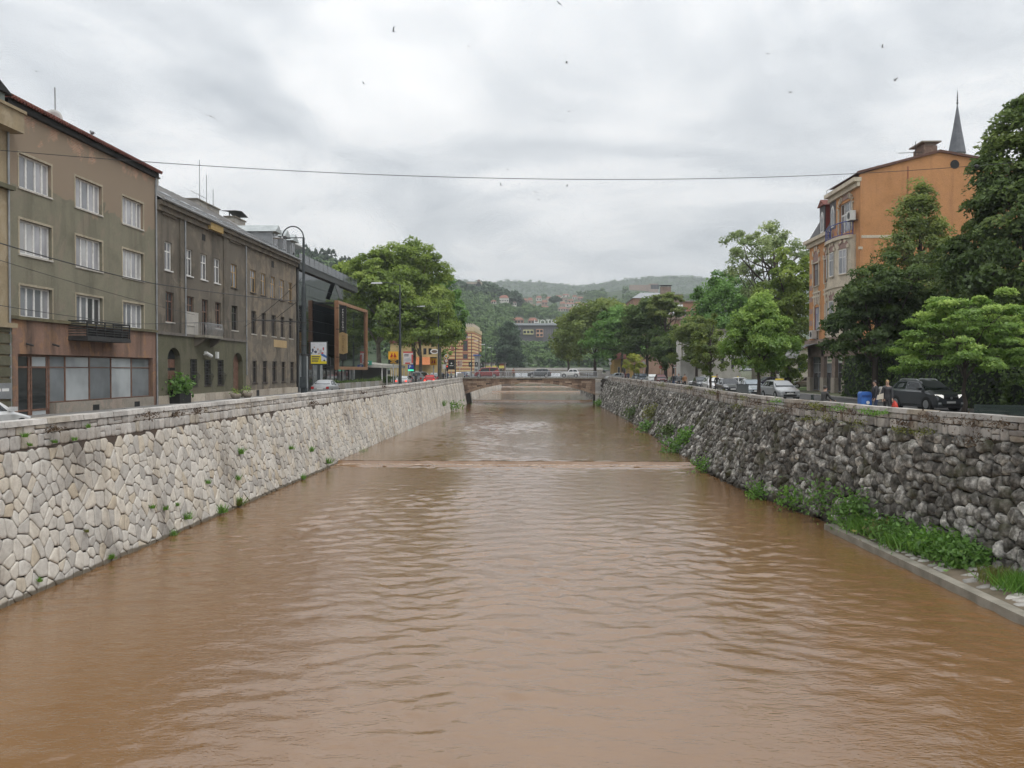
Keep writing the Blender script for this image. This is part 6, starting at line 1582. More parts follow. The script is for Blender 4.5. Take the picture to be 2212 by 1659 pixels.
for k, chh in enumerate('OIT'):
    m = MB(); F = FC(234.55)
    cx, r = x + 1.0 + 1.7 * k, 1.0
    if chh == 'O': pts = [[(cx + r * math.cos(6.2832 * i / 16), zz + 1.5 * math.sin(6.2832 * i / 16)) for i in range(16)]]
    elif chh == 'I': pts = [[(cx - .4, zz - 1.5), (cx + .5, zz - 1.4), (cx + .4, zz + 1.5), (cx - .5, zz + 1.6)]]
    else: pts = [[(cx - .3, zz - 1.5), (cx + .4, zz - 1.4), (cx + .4, zz + .7), (cx + .9, zz + .7), (cx + .9, zz + 1.6), (cx - .9, zz + 1.5), (cx - .9, zz + .7), (cx - .3, zz + .7)]]
    for p in pts: m.prism(F, p, 0, .03)
    o = m.build('graffiti_letter', M_white, w)
    if chh == 'O': m = MB(); m.prism(F, [(cx + .5 * math.cos(6.2832 * i / 12), zz + .8 * math.sin(6.2832 * i / 12)) for i in range(12)], .03, .05); m.build('letter_counter', M_black, o)
m = MB(); F = FC(234.6); q = onY(*px('B3', 1240, 430), 235); m.prism(F, [(q.x - 1.6, q.z - 2), (q.x - .6, q.z + .4), (q.x + .6, q.z + 1.6), (q.x + 1.2, q.z + 1.4), (q.x + 1.0, q.z - 2)], 0, .03); m.build('plaster_patch', M_white, w)
for k in range(2):
    x = onY(*px('B3', 1550 + 70 * k, 200), 240).x; m = MB(); m.box(x - .8, x + .6, 240, 242, e, e + 3.6); ch = m.build('chimney', M_gpier, w); m = MB(); m.box(x - 1.1, x + .9, 239.7, 242.3, e + 3.9, e + 4.0); m.box(x - .7, x - .6, 240.5, 240.6, e + 3.6, e + 3.9); m.build('chimney_cap', M_iron, ch)
simple_house('brick_block', 'plain red brown block behind the graffiti building', 1474, 1512, 653, 242, 20, plaster('red_brown_plaster', (.36, .20, .13), (.38, .22, .15), (.24, .14, .10), .2), M_gpier, 5, [(.1, .2, .8, .92), (.5, .6, .8, .92)], flat=True)
simple_house('ochre_house', 'small ochre house glimpsed under the trees by the right bridge end', 1326, 1368, 776, 186, 10, plaster('ochre_plaster', (.55, .38, .16), (.5, .36, .17), (.33, .23, .12), .4), M_tile_red, 5, [(.2, .32, .2, .6), (.5, .62, .2, .6)], 2.0)
# ================================================================== TREES, HILLS, PLANTS
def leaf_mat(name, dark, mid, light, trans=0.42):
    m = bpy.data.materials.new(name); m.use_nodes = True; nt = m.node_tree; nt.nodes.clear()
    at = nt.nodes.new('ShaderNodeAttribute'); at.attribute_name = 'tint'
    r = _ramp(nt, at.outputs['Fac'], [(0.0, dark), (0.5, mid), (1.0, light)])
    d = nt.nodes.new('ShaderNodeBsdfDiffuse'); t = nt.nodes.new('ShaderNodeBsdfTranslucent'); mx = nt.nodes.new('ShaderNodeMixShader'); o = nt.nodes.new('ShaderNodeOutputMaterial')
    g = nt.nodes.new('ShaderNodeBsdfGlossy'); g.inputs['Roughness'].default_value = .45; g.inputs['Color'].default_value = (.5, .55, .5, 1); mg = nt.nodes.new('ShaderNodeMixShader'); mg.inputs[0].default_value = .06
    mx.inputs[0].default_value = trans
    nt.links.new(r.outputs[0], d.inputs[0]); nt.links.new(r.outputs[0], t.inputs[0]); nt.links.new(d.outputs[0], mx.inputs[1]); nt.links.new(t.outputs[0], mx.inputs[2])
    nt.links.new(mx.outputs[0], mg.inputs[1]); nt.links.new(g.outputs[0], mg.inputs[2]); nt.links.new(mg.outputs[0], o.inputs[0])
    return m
LEAF = {'plane': leaf_mat('plane_leaf', (0.109, 0.173, 0.026), (0.211, 0.301, 0.046), (0.371, 0.461, 0.096)),
        'dark': leaf_mat('dark_leaf', (0.040, 0.074, 0.018), (0.084, 0.140, 0.029), (0.168, 0.235, 0.056)),
        'chestnut': leaf_mat('chestnut_leaf', (0.047, 0.084, 0.020), (0.101, 0.157, 0.034), (0.224, 0.291, 0.073)),
        'linden': leaf_mat('linden_leaf', (0.115, 0.210, 0.038), (0.210, 0.344, 0.061), (0.460, 0.612, 0.145)),
        'olive': leaf_mat('olive_leaf', (0.090, 0.134, 0.031), (0.173, 0.230, 0.049), (0.307, 0.358, 0.096)),
        'green': leaf_mat('green_leaf', (0.077, 0.164, 0.033), (0.145, 0.287, 0.058), (0.248, 0.421, 0.106)),
        'yellow': leaf_mat('yellow_leaf', (0.229, 0.268, 0.038), (0.402, 0.440, 0.068), (0.631, 0.631, 0.134)),
        'pale': leaf_mat('pale_leaf', (0.154, 0.220, 0.077), (0.287, 0.364, 0.145), (0.479, 0.556, 0.248)),
        'far': leaf_mat('far_leaf', (0.045, 0.090, 0.030), (0.083, 0.149, 0.045), (0.149, 0.232, 0.067), .2),
        'conifer': leaf_mat('conifer_leaf', (0.024, 0.051, 0.026), (0.045, 0.083, 0.041), (0.075, 0.120, 0.060), .2),
        'grass': leaf_mat('grass_leaf', (0.075, 0.179, 0.022), (0.149, 0.314, 0.045), (0.269, 0.463, 0.090)),
        'moss': leaf_mat('moss_leaf', (0.090, 0.090, 0.022), (0.179, 0.194, 0.045), (0.299, 0.299, 0.075)),
        'redmoss': leaf_mat('red_weed', (.07, .042, .028), (.12, .078, .05), (.17, .12, .08))}
M_bark = pm('bark', (.10, .08, .065), (.05, .04, .034), 4, .95, .6, stretch=(1, 1, .25))
M_barkp = pm('plane_bark', (.20, .18, .14), (.10, .09, .07), 2, .95, .5)

def leaf_quads(C, Nrm, size, rg, aspect=.62):
    """rhombic leaves at C with normals Nrm"""
    n = len(C)
    a = rg.normal(size=(n, 3)); a -= (a * Nrm).sum(1, keepdims=True) * Nrm; a /= np.linalg.norm(a, axis=1, keepdims=True) + 1e-9
    b = np.cross(Nrm, a); s = (size * rg.uniform(.65, 1.35, n))[:, None]
    fold = Nrm * s * .18
    V = np.stack([C - a * s * .6, C + b * s * aspect * .5 - fold, C + a * s * .6, C - b * s * aspect * .5 - fold], 1).reshape(-1, 3)
    return V, np.arange(4 * n).reshape(n, 4)
def crown_points(shape, R, zc, hz, ncl, npl, rg, hollow=.45, clr=.22, flat=.6, droop=0.0):
    """clumps spread through an uneven crown volume; returns leaf centres, normals, tint"""
    K = 9
    D = rg.normal(size=(K, 3)); D /= np.linalg.norm(D, axis=1, keepdims=True); amp = rg.uniform(-.22, .30, K)
    d = rg.normal(size=(ncl, 3)); d /= np.linalg.norm(d, axis=1, keepdims=True)
    if shape == 'dome': d[:, 2] = np.where((d[:, 2] < -.55), -d[:, 2], d[:, 2])
    u = (hollow + (1 - hollow) * rg.random(ncl) ** .6)
    lob = 1 + (np.clip(d @ D.T, 0, 1) ** 4 * amp).sum(1)
    c = d * (u * lob)[:, None]
    hh = c[:, 2].copy()
    prof = np.ones(ncl)
    if shape == 'cone': prof = np.clip(1.0 - .62 * (hh + 1) / 2, .12, 1) * 1.25
    if shape == 'egg': prof = np.clip(1.12 - .42 * (hh + .6), .35, 1.15)
    if shape == 'vase': prof = np.clip(.55 + .42 * (hh + 1), .3, 1.25)
    if shape == 'column': prof = np.clip(1.1 - .35 * np.abs(hh) ** 2, .3, 1)
    c *= 1.06; c[:, 0] *= R * prof; c[:, 1] *= R * prof; c[:, 2] = zc + c[:, 2] * hz
    r = clr * R * rg.uniform(.6, 1.35, ncl)
    idx = np.repeat(np.arange(ncl), npl); n = len(idx)
    e = rg.normal(size=(n, 3)); e /= np.linalg.norm(e, axis=1, keepdims=True)
    e[:, 2] = np.where(rg.random(n) < .7, np.abs(e[:, 2]), e[:, 2])
    rad = rg.random(n) ** .45
    P = c[idx] + e * (r[idx] * rad)[:, None] * np.array([1, 1, flat])
    P[:, 2] -= droop * r[idx] * rad ** 2
    out = P - np.array([0, 0, zc]); out /= np.linalg.norm(out, axis=1, keepdims=True) + 1e-9
    N = out * .6 + e * .5 + rg.normal(size=(n, 3)) * .6 + np.array([0, 0, .35]); N /= np.linalg.norm(N, axis=1, keepdims=True)
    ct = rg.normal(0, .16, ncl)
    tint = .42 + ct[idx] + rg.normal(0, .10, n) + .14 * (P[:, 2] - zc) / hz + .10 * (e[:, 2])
    return P, N, np.clip(tint, 0, 1), c, r
def tree(name, label, cat_leaf, X, Y, z0, R, zb, zt, ncl, npl, size, seed, shape='dome', trunk=.22, bark=None, group=None, hollow=.45, clr=.22, flat=.9, limbs=10, droop=0.0, cat='tree', lean=0.0):
    rg = np.random.default_rng(seed)
    w = thing(name, label, cat, (X, Y, z0), group=group)
    zc, hz = (zb + zt) / 2 - z0, (zt - zb) / 2
    P, N, T, c, r = crown_points(shape, R, zc, hz * .93, ncl, npl, rg, hollow, clr, flat, droop)
    P = P + np.array([X + lean, Y, z0])
    V, Q = leaf_quads(P, N, size, rg)
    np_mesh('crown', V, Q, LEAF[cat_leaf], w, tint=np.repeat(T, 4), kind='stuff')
    m = MB(); top = zc + hz * .35
    k = 7; tp = [(X + lean * (i / k) + (rg.normal() * .06 * R * .2 if 0 < i < k else 0), Y + (rg.normal() * .05 * R * .2 if 0 < i < k else 0), z0 - .15 + (top + .15) * i / k) for i in range(k + 1)]
    m.tube(tp, [trunk * (1.25 if i == 0 else 1.0 - .72 * i / k) for i in range(k + 1)], 8); m.build('trunk', bark or M_bark, w, smooth=True)
    order = rg.permutation(ncl)[:limbs]
    m = MB()
    for i in order:
        t = rg.uniform(.45, .95); k0 = Vector(tp[int(t * k)]); e = Vector((c[i][0] + X + lean, c[i][1] + Y, c[i][2] + z0)); mid = k0.lerp(e, .5) + Vector((0, 0, -.05 * (e - k0).length + .1))
        if e.z < k0.z: mid.z = max(mid.z, k0.z)
        m.tube([k0, mid, e], [trunk * .34, trunk * .22, trunk * .07], 5)
    if limbs: m.build('limb', bark or M_bark, w, kind='stuff')
    return w
def tree_px(name, label, leaf, cx, yt, yb, hw, Y, ncl, npl, size, seed, z0=ZR, **k):
    a = onY(cx, yt, Y); b = onY(cx, yb, Y); R = hw * Y / FPX
    if Y < 170: npl, size = int(npl * 1.6), size * .76
    return tree(name, label, leaf, a.x, Y, z0, R, max(b.z, z0 + .5), a.z, ncl, npl, size, seed, **k)
# left bank
tree_px('plane_tree', 'broad yellow green plane tree next to the glass hotel', 'plane', 818, 545, 800, 92, 140, 170, 120, .62, 1, z0=ZL, trunk=.5, bark=M_barkp, clr=.21, hollow=.35)
tree_px('plane_tree', 'tall olive green plane tree with the highest crown on the left bank', 'plane', 892, 540, 800, 86, 148, 170, 120, .62, 2, z0=ZL, trunk=.5, bark=M_barkp, clr=.22, hollow=.35)
tree_px('plane_tree', 'darker green plane tree overhanging the street towards the striped town hall', 'green', 950, 600, 790, 56, 164, 110, 100, .6, 3, z0=ZL, trunk=.4, bark=M_barkp, clr=.24, hollow=.35)
tree_px('plane_tree', 'lower spreading plane tree crown above the orange peak sign', 'plane', 908, 650, 785, 70, 141, 110, 110, .5, 4, z0=ZL, trunk=.35, bark=M_barkp, clr=.24, hollow=.3)
tree_px('street_tree', 'small light green tree behind the priority diamond sign', 'linden', 962, 752, 800, 16, 200, 26, 50, .35, 5, z0=5, trunk=.15)
# right bank
tree_px('chestnut_tree', 'huge dark horse chestnut tree rising above the hedge and dark car', 'chestnut', 2232, 195, 890, 172, 56, 360, 130, .34, 11, trunk=.5, clr=.20, hollow=.5, shape='egg', droop=.5)
tree_px('chestnut_tree', 'second dark chestnut tree filling the gap behind the light linden', 'chestnut', 2125, 540, 890, 115, 64, 150, 110, .36, 12, trunk=.4, clr=.24, hollow=.4, droop=.4)
tree_px('linden_tree', 'tall open linden tree before the orange gable wall', 'olive', 1988, 378, 760, 90, 72, 150, 100, .30, 13, trunk=.28, clr=.26, hollow=.35, shape='egg', limbs=26)
tree_px('maple_tree', 'dark green maple covering the corner of the orange house', 'dark', 1892, 585, 868, 92, 66, 150, 110, .32, 14, trunk=.3, clr=.25, hollow=.3, flat=.7)
tree_px('maple_tree', 'dark green maple between the open linden and the dark chestnut', 'dark', 1985, 630, 872, 92, 68, 130, 110, .34, 15, trunk=.3, clr=.25, hollow=.3)
tree_px('linden_tree', 'young light green linden on a slim trunk beside the dark car', 'linden', 2083, 652, 862, 116, 47.2, 170, 100, .22, 16, trunk=.13, clr=.19, hollow=.3, flat=.4, limbs=24)
tree_px('linden_tree', 'round young linden on the promenade behind the silver taxi', 'linden', 1640, 640, 806, 76, 61.5, 170, 95, .24, 17, trunk=.15, clr=.22, hollow=.25, shape='egg', limbs=16)
tree_px('street_tree', 'thin sparse olive tree before the white villa', 'olive', 1534, 688, 812, 46, 77, 60, 60, .25, 18, trunk=.13, clr=.22, hollow=.3, shape='egg', limbs=24)
tree_px('ash_tree', 'tall airy pale ash tree standing out against the sky', 'pale', 1672, 466, 700, 92, 114, 110, 55, .46, 19, trunk=.4, clr=.16, hollow=.35, shape='vase', limbs=50)
tree_px('willow_tree', 'dense yellow green tree beside the far corner of the orange house', 'plane', 1702, 522, 825, 70, 108, 140, 105, .45, 20, trunk=.45, clr=.26, hollow=.25, shape='column', droop=.8)
tree_px('round_tree', 'round fresh green tree left of the airy ash', 'green', 1566, 588, 815, 76, 136, 120, 95, .52, 21, trunk=.35, clr=.24, hollow=.35)
tree_px('street_tree', 'olive leaved tree above the white villa porch', 'olive', 1505, 690, 810, 46, 124, 80, 80, .42, 22, trunk=.25, clr=.26, hollow=.3)
tree_px('pine_tree', 'tall pine with a bare trunk and flat tilted top', 'olive', 1438, 634, 705, 36, 152, 60, 80, .45, 23, trunk=.35, clr=.30, hollow=.3, flat=.4, limbs=14)
tree_px('yew_tree', 'dark dense tree below the graffiti building', 'dark', 1398, 654, 828, 58, 158, 110, 100, .55, 24, trunk=.35, clr=.27, hollow=.3)
tree_px('street_tree', 'dark green tree behind the no entry sign', 'dark', 1455, 712, 830, 48, 148, 80, 90, .5, 25, trunk=.3, clr=.27, hollow=.3)
tree_px('riverside_tree', 'broad olive green tree leaning over the river right of the bridge', 'olive', 1286, 645, 825, 80, 196, 130, 100, .66, 26, z0=5, trunk=.4, clr=.24, hollow=.35)
tree_px('riverside_tree', 'green tree between the broad riverside tree and the dark dense tree', 'green', 1345, 660, 825, 58, 180, 100, 95, .6, 27, z0=5, trunk=.35, clr=.25, hollow=.35)
tree_px('riverside_tree', 'narrow hazy tree at the foot of the wooded hill by the river', 'olive', 1228, 700, 825, 38, 225, 70, 80, .7, 28, z0=5, trunk=.35, clr=.3, hollow=.3)
tree_px('maple_tree', 'small bright yellow maple beside the round sign back', 'yellow', 1370, 757, 806, 21, 142, 40, 70, .3, 29, trunk=.1, clr=.3, hollow=.2, shape='egg')
tree_px('poplar_tree', 'tall dark conical tree standing below the hill hotel', 'conifer', 1100, 690, 830, 30, 405, 120, 80, 1.1, 30, z0=6, trunk=.5, clr=.34, hollow=.3, shape='cone')

# hedges: leaf masses on a core
def hedge_on(parent, name, x0, x1, y0, y1, z0, z1, n, size, leaf, seed):
    rg = np.random.default_rng(seed)
    m = MB(); m.box(x0 + .15, x1 - .15, y0 + .15, y1 - .15, z0, z1 - .12); m.build('twigs', pm('hedge_core', (.015, .025, .01), (.01, .016, .008), 4, .95) if not bpy.data.materials.get('hedge_core') else bpy.data.materials['hedge_core'], parent)
    f = rg.integers(0, 5, n); P = np.stack([rg.uniform(x0, x1, n), rg.uniform(y0, y1, n), rg.uniform(z0, z1, n)], 1)
    N = np.zeros((n, 3))
    for k, (ax, v, s) in enumerate(((0, x0, -1), (0, x1, 1), (1, y0, -1), (1, y1, 1), (2, z1, 1))):
        P[f == k, ax] = v + rg.normal(0, .08, (f == k).sum()); N[f == k, ax] = s
    N = N + rg.normal(size=(n, 3)) * .6 + np.array([0, 0, .3]); N /= np.linalg.norm(N, axis=1, keepdims=True)
    V, Q = leaf_quads(P, N, size, rg); np_mesh(name, V, Q, LEAF[leaf], parent, tint=np.repeat(np.clip(rg.normal(.4, .2, n), 0, 1), 4), kind='stuff')
for i, (hw_, x, y, z) in enumerate(HEDGES): hedge_on(hw_, 'foliage', x - .45, x + .45, y - 1.5, y + 1.5, z, z + .9, 420, .16, 'dark', 40 + i)
def hedge(label, x0, x1, y0, y1, h, n, seed, leaf='dark', z0=ZR):
    w = thing('hedge', label, 'hedge', ((x0 + x1) / 2, (y0 + y1) / 2, z0)); hedge_on(w, 'foliage', x0, x1, y0, y1, z0, z0 + h, n, .22, leaf, seed)
hedge('clipped dark hedge behind the dark green bench', 24.6, 27.5, 38, 47, 1.6, 2600, 51)
hedge('long dark hedge behind the dark car', 24.8, 28, 48, 64, 3.3, 6500, 52)
hedge('tall ivy green hedge against the shop front of the orange house', 25.8, 29.0, 66, 76, 3.4, 4200, 53)
pl = [o for o in COL.objects if o.name.startswith('planter_wall')][0]
rgp = np.random.default_rng(60); n = 900
Pp = np.stack([rgp.uniform(-22.95, -22.35, n), rgp.uniform(HA + 3, HB + 4, n), ZL + .95 + np.abs(rgp.normal(0, .14, n))], 1); Np = rgp.normal(size=(n, 3)) + np.array([0, 0, .8]); Np /= np.linalg.norm(Np, axis=1, keepdims=True)
V, Q = leaf_quads(Pp, Np, .22, rgp); np_mesh('greenery', V, Q, LEAF['dark'], pl, tint=np.repeat(rgp.random(n), 4), kind='stuff')

# ------------------------------------------------------------------ hills
M_hill = pm('hill_floor', (.055, .085, .03), (.03, .05, .02), .02, .95)
M_meadow = pm('meadow', (.16, .22, .06), (.10, .15, .04), .02, .95)
M_mroof = pm('house_tile', (.30, .125, .08), (.20, .09, .065), .5, .85); M_mroof2 = pm('house_tile_dark', (.19, .12, .10), (.13, .085, .075), .5, .85)
class Hill:
    def __init__(s, ridge, Yr, Yf, zf=6.5, pw=1.0, noise=0.0, seed=0):
        s.r, s.Yr, s.Yf, s.zf, s.pw = ridge, Yr, Yf, zf, pw
        s.rg = np.random.default_rng(seed); s.noise = noise
        s.ph = s.rg.uniform(0, 6.28, 8); s.fr = s.rg.uniform(.6, 3.0, 8)
    def at(s, px_, t):
        py = float(np.interp(px_, [a for a, b in s.r], [b for a, b in s.r])); R = onY(px_, py, s.Yr)
        if t > 1: return Vector((R.x * (1 + .3 * (t - 1)), s.Yr * (1 + .3 * (t - 1)), R.z - (R.z - s.zf) * (t - 1) * 1.2))
        Y = s.Yf + (s.Yr - s.Yf) * t; f = t ** s.pw
        nz = s.noise * math.sin(math.pi * t) * sum(math.sin(s.fr[k] * px_ * .03 + s.ph[k] + 3 * s.fr[-k] * t) for k in range(8)) / 4
        return Vector((R.x * Y / s.Yr, Y, s.zf + (R.z - s.zf) * f + nz))
    def find(s, px_, py):
        lo, hi = 0.0, 1.0
        for _ in range(30):
            mid = (lo + hi) / 2
            if proj(s.at(px_, mid))[1] > py: lo = mid
            else: hi = mid
        return s.at(px_, lo)
    def mesh(s, name, mat, x0, x1, nx=150, nt=24):
        V = [s.at(x0 + (x1 - x0) * i / nx, 1.5 * j / nt) for j in range(nt + 1) for i in range(nx + 1)]
        I = np.arange((nx + 1) * (nt + 1)).reshape(nt + 1, nx + 1); Q = np.stack([I[:-1, :-1], I[:-1, 1:], I[1:, 1:], I[1:, :-1]], -1).reshape(-1, 4)
        return struct(np_mesh(name, [tuple(v) for v in V], Q, mat, smooth=True))
BL = []
for k in range(6):
    rg_ = np.random.default_rng(900 + k); P_, N_, T_, _, _ = crown_points('dome', 1.0, 1.0, .95, 16, 7, rg_, .55, .34, .8); BL.append((P_, N_, T_))
def wood(name, label, hill, n, x0, x1, t0, t1, h0, h1, leaf, seed, avoid=(), conifer=False, sub=112):
    """a wood too far away to count its trees: one object"""
    rg = np.random.default_rng(seed); Vs, Ns, Ts, Ss = [], [], [], []
    for i in range(n):
        px_ = rg.uniform(x0, x1); t = t0 + (t1 - t0) * rg.random() ** .8
        p = hill.at(px_, t); q = proj(p)
        if any(a <= q[0] <= b and c <= q[1] <= d for a, b, c, d in avoid): continue
        P, N, T = BL[rg.integers(0, 6)]; h = rg.uniform(h0, h1); wd = h * (.28 if conifer else rg.uniform(.40, .60))
        sel = rg.permutation(len(P))[:sub]; A = P[sel] * np.array([wd, wd, h / 2])
        if conifer: f = np.clip(1.1 - A[:, 2:3] / h, .08, 1); A[:, :2] *= f * 1.5
        Vs.append(A + np.array([p.x, p.y, p.z - h * .34])); Ns.append(N[sel]); Ts.append(np.clip(T[sel] + rg.normal(0, .15), 0, 1)); Ss.append(np.full(len(sel), h * (.20 if sub > 60 else .30)))
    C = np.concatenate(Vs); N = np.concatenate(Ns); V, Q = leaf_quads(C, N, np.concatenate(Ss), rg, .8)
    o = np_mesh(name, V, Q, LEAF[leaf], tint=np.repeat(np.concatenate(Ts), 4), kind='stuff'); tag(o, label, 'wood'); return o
H_far = Hill([(-900, 604), (300, 604), (700, 604), (1000, 606), (1060, 611), (1100, 607), (1180, 611), (1260, 619), (1330, 608), (1400, 600), (1470, 597), (1520, 601), (1600, 600), (1800, 604), (2400, 604), (3000, 604)], 2700, 1500, 20, 1.2, 6, 1)
H_far.mesh('hills', M_hill, -900, 3000)
wood('far_wood', 'hazy wooded ridge along the skyline', H_far, 3600, 930, 1560, .12, 1.0, 7, 13, 'far', 71, sub=30)
H_left = Hill([(-800, 520), (300, 550), (560, 552), (640, 546), (700, 550), (760, 572), (850, 610), (960, 650), (1000, 690), (1040, 760)], 620, 330, 7, 1.0, 3, 2)
H_left.mesh('hills', M_hill, -800, 1040)
wood('hill_wood', 'dark blue green conifer wood on the hill above the glass hotel', H_left, 620, 560, 1000, .35, 1.0, 6, 10.5, 'conifer', 72, conifer=True)
wood('hill_wood', 'green wood on the slope behind the plane trees', H_left, 520, 600, 1035, .05, .9, 4.5, 8.5, 'far', 73)
H_mid = Hill([(700, 640), (900, 612), (960, 613), (1010, 622), (1050, 632), (1100, 646), (1118, 656), (1180, 672), (1240, 690), (1320, 720), (1420, 770)], 930, 430, 7, 1.05, 3, 3)
H_mid.mesh('hills', M_hill, 700, 1420)
H_vil = Hill([(900, 640), (1040, 650), (1110, 642), (1200, 641), (1260, 635), (1300, 632), (1350, 626), (1390, 628), (1440, 636), (1520, 645), (1700, 670), (2000, 700)], 1300, 560, 8, 1.0, 4, 4)
H_vil.mesh('hills', M_hill, 900, 2000)

def hill_house(label, hill, cx, yt, yb, hw, roof=None, wallm=None, wins=3, roof_h=.42, group=None, rows_=1):
    p = hill.find(cx, yb); Y = p.y; a, c = onY(cx - hw, yb, Y), onY(cx + hw, yb, Y); zt = onY(cx, yt, Y).z; z0 = p.z
    H = zt - z0; he = z0 + H * (1 - roof_h); D = min(max((c.x - a.x) * .8, 5), 14); F = FC(Y); e = .4
    w = thing('hillside_house', label, 'house', ((a.x + c.x) / 2, Y, z0), group=group)
    m = MB(); m.box(a.x, c.x, Y, Y + D, z0 - 4, he); m.build('wall', wallm or M_hwall, w)
    ym = Y + D / 2; hx = (c.x - a.x) * .22; m = MB()
    m.add([(a.x - e, Y - e, he), (c.x + e, Y - e, he), (c.x + e, Y + D + e, he), (a.x - e, Y + D + e, he), (a.x + hx, ym, zt), (c.x - hx, ym, zt)], [(0, 1, 5, 4), (1, 2, 5), (2, 3, 4, 5), (3, 0, 4), (3, 2, 1, 0)]); m.build('roof', roof or M_mroof, w)
    W = c.x - a.x
    for r_ in range(rows_):
        for k in range(wins):
            u = a.x + W * (k + .5) / wins; s = min(.8, W / wins * .28); zz = z0 + (he - z0) * (.42 + r_) / rows_ if rows_ > 1 else z0 + (he - z0) * .5
            m = MB(); m.fb(F, u - s, u + s, zz - s * 1.1, zz + s * 1.1, 0, .06); m.build('window', G_dark[0], w)
    return w
M_hwall = pm('house_white', (.60, .57, .53), (.48, .45, .41), .3, .9); M_hwall2 = pm('house_beige', (.46, .39, .31), (.36, .31, .25), .3, .9); M_hwall3 = pm('house_brick', (.34, .22, .17), (.26, .17, .13), .3, .9)
B1p = lambda x, y: px('B1', x, y)
avoid_mid, avoid_vil = [], []
def hh(label, hill, x0, x1, yt, yb, **k):
    a, c = B1p(x0, yt), B1p(x1, yb); (avoid_mid if hill is H_mid else avoid_vil).append((a[0] - 3, c[0] + 3, a[1] - 2, c[1] + 11))
    return hill_house(label, hill, (a[0] + c[0]) / 2, a[1], c[1], (c[0] - a[0]) / 2, **k)
hh('white hillside house with red hip roof and round bay, largest on the wooded slope', H_mid, 908, 1035, 478, 600, wins=5, roof_h=.33)
hh('white hillside house adjoining the large one with the round bay', H_mid, 1040, 1152, 508, 590, wins=3, roof_h=.35)
hh('white gabled cottage with dark roof below the large white hillside house', H_mid, 1050, 1145, 562, 625, roof=M_mroof2, wins=3)
hh('white gabled cottage with dark roof beside a lane on the slope', H_mid, 1160, 1250, 580, 640, roof=M_mroof2, wins=2)
hh('small hut with pale red roof among the trees of the slope', H_mid, 790, 860, 550, 600, wins=2)
hh('low pale house on the bare rock below the hilltop barracks', H_mid, 180, 270, 412, 470, wins=2, roof_h=.3)
hh('brick house with broad red roof on the slope above the hill hotel', H_mid, 1075, 1245, 790, 880, wallm=M_hwall3, wins=4, roof_h=.4)
hh('brick house with steep red roof next to the broad roofed one above the hill hotel', H_mid, 1310, 1440, 795, 880, wallm=M_hwall3, wins=3, roof_h=.5)
rv = random.Random(31)
vil = [(1215, 1300, 525, 600, 3), (1300, 1375, 515, 600, 2), (1420, 1500, 490, 560, 0), (1425, 1490, 565, 625, 0), (1500, 1580, 545, 620, 3), (1560, 1640, 500, 570, 2), (1675, 1780, 480, 545, 0), (1785, 1890, 462, 510, 0), (1750, 1870, 520, 575, 1), (1755, 1835, 570, 640, 2), (1830, 1960, 580, 640, 0), (1730, 1870, 645, 705, 2), (1875, 1985, 650, 705, 3), (1870, 1950, 535, 590, 2), (1715, 1830, 750, 805, 2), (1340, 1420, 610, 660, 2), (1460, 1600, 625, 680, 3), (1930, 1995, 480, 540, 0), (1960, 2060, 570, 630, 0), (2000, 2080, 500, 550, 3), (2060, 2150, 600, 660, 0)]
desc = ['white village house with red tiled roof', 'grey roofed village house', 'beige village house with red tiled roof', 'brick village house with red tiled roof']
for (x0, x1, yt, yb, k) in vil:
    hh(desc[k] + ' in the hillside village', H_vil, x0, x1, yt, yb, wallm=[M_hwall, M_hwall2, M_hwall2, M_hwall3][k], roof=M_mroof2 if k == 1 else M_mroof, wins=rv.choice([2, 3, 4]), group='village houses: ' + desc[k])
# two houses seen between the right bank trees
a, c = px('B3', 890, 400), px('B3', 1025, 490); hill_house('red roofed house glimpsed between the right bank trees', H_vil, (a[0] + c[0]) / 2, a[1], c[1], (c[0] - a[0]) / 2, wins=4); avoid_vil.append((a[0] - 2, c[0] + 2, a[1], c[1] + 3))
a, c = px('B3', 1060, 245), px('B3', 1110, 290); hill_house('tiny white house on the bright meadow', H_vil, (a[0] + c[0]) / 2, a[1], c[1], (c[0] - a[0]) / 2, wins=2)
def barracks():
    Y = 905
    w = thing('hilltop_barracks', 'long pale ruined barracks with two domed corner towers on the hilltop', 'building', (onY(1000, 615, Y).x, Y, onY(1000, 628, Y).z))
    z0 = onY(1000, 632, Y).z
    def blk(nm, x0, x1, yt, m_=None, d=14):
        a, c = onY(*B1p(x0, yt), Y), onY(*B1p(x1, yt), Y); m = MB(); m.box(a.x, c.x, Y, Y + d, z0 - 12, a.z); return m.build(nm, m_ or M_hwall2, w), a, c
    blk('wing', 170, 660, 300, d=20); blk('wing', 300, 365, 268); blk('wing', 405, 480, 318)
    for (x0, x1, yt, yd) in ((165, 220, 250, 215), (592, 642, 290, 258)):
        o, a, c = blk('tower', x0, x1, yt); r = (c.x - a.x) / 2; m = MB(); hgt = onY(*B1p(x0, yd), Y).z - a.z
        m.lathe(((a.x + c.x) / 2, Y + r, a.z), [(r, 0), (r * .95, hgt * .4), (r * .7, hgt * .75), (r * .3, hgt * .95), (.05, hgt)], 12); m.build('dome', M_mroof2, o, smooth=True)
    F = FC(Y)
    for k in range(18):
        a = onY(*B1p(185 + 26 * k, 330), Y); m = MB(); m.fb(F, a.x, a.x + 1.6, a.z - 2.2, a.z + .5, 0, .1); m.build('window', G_dark[0], w)
barracks()
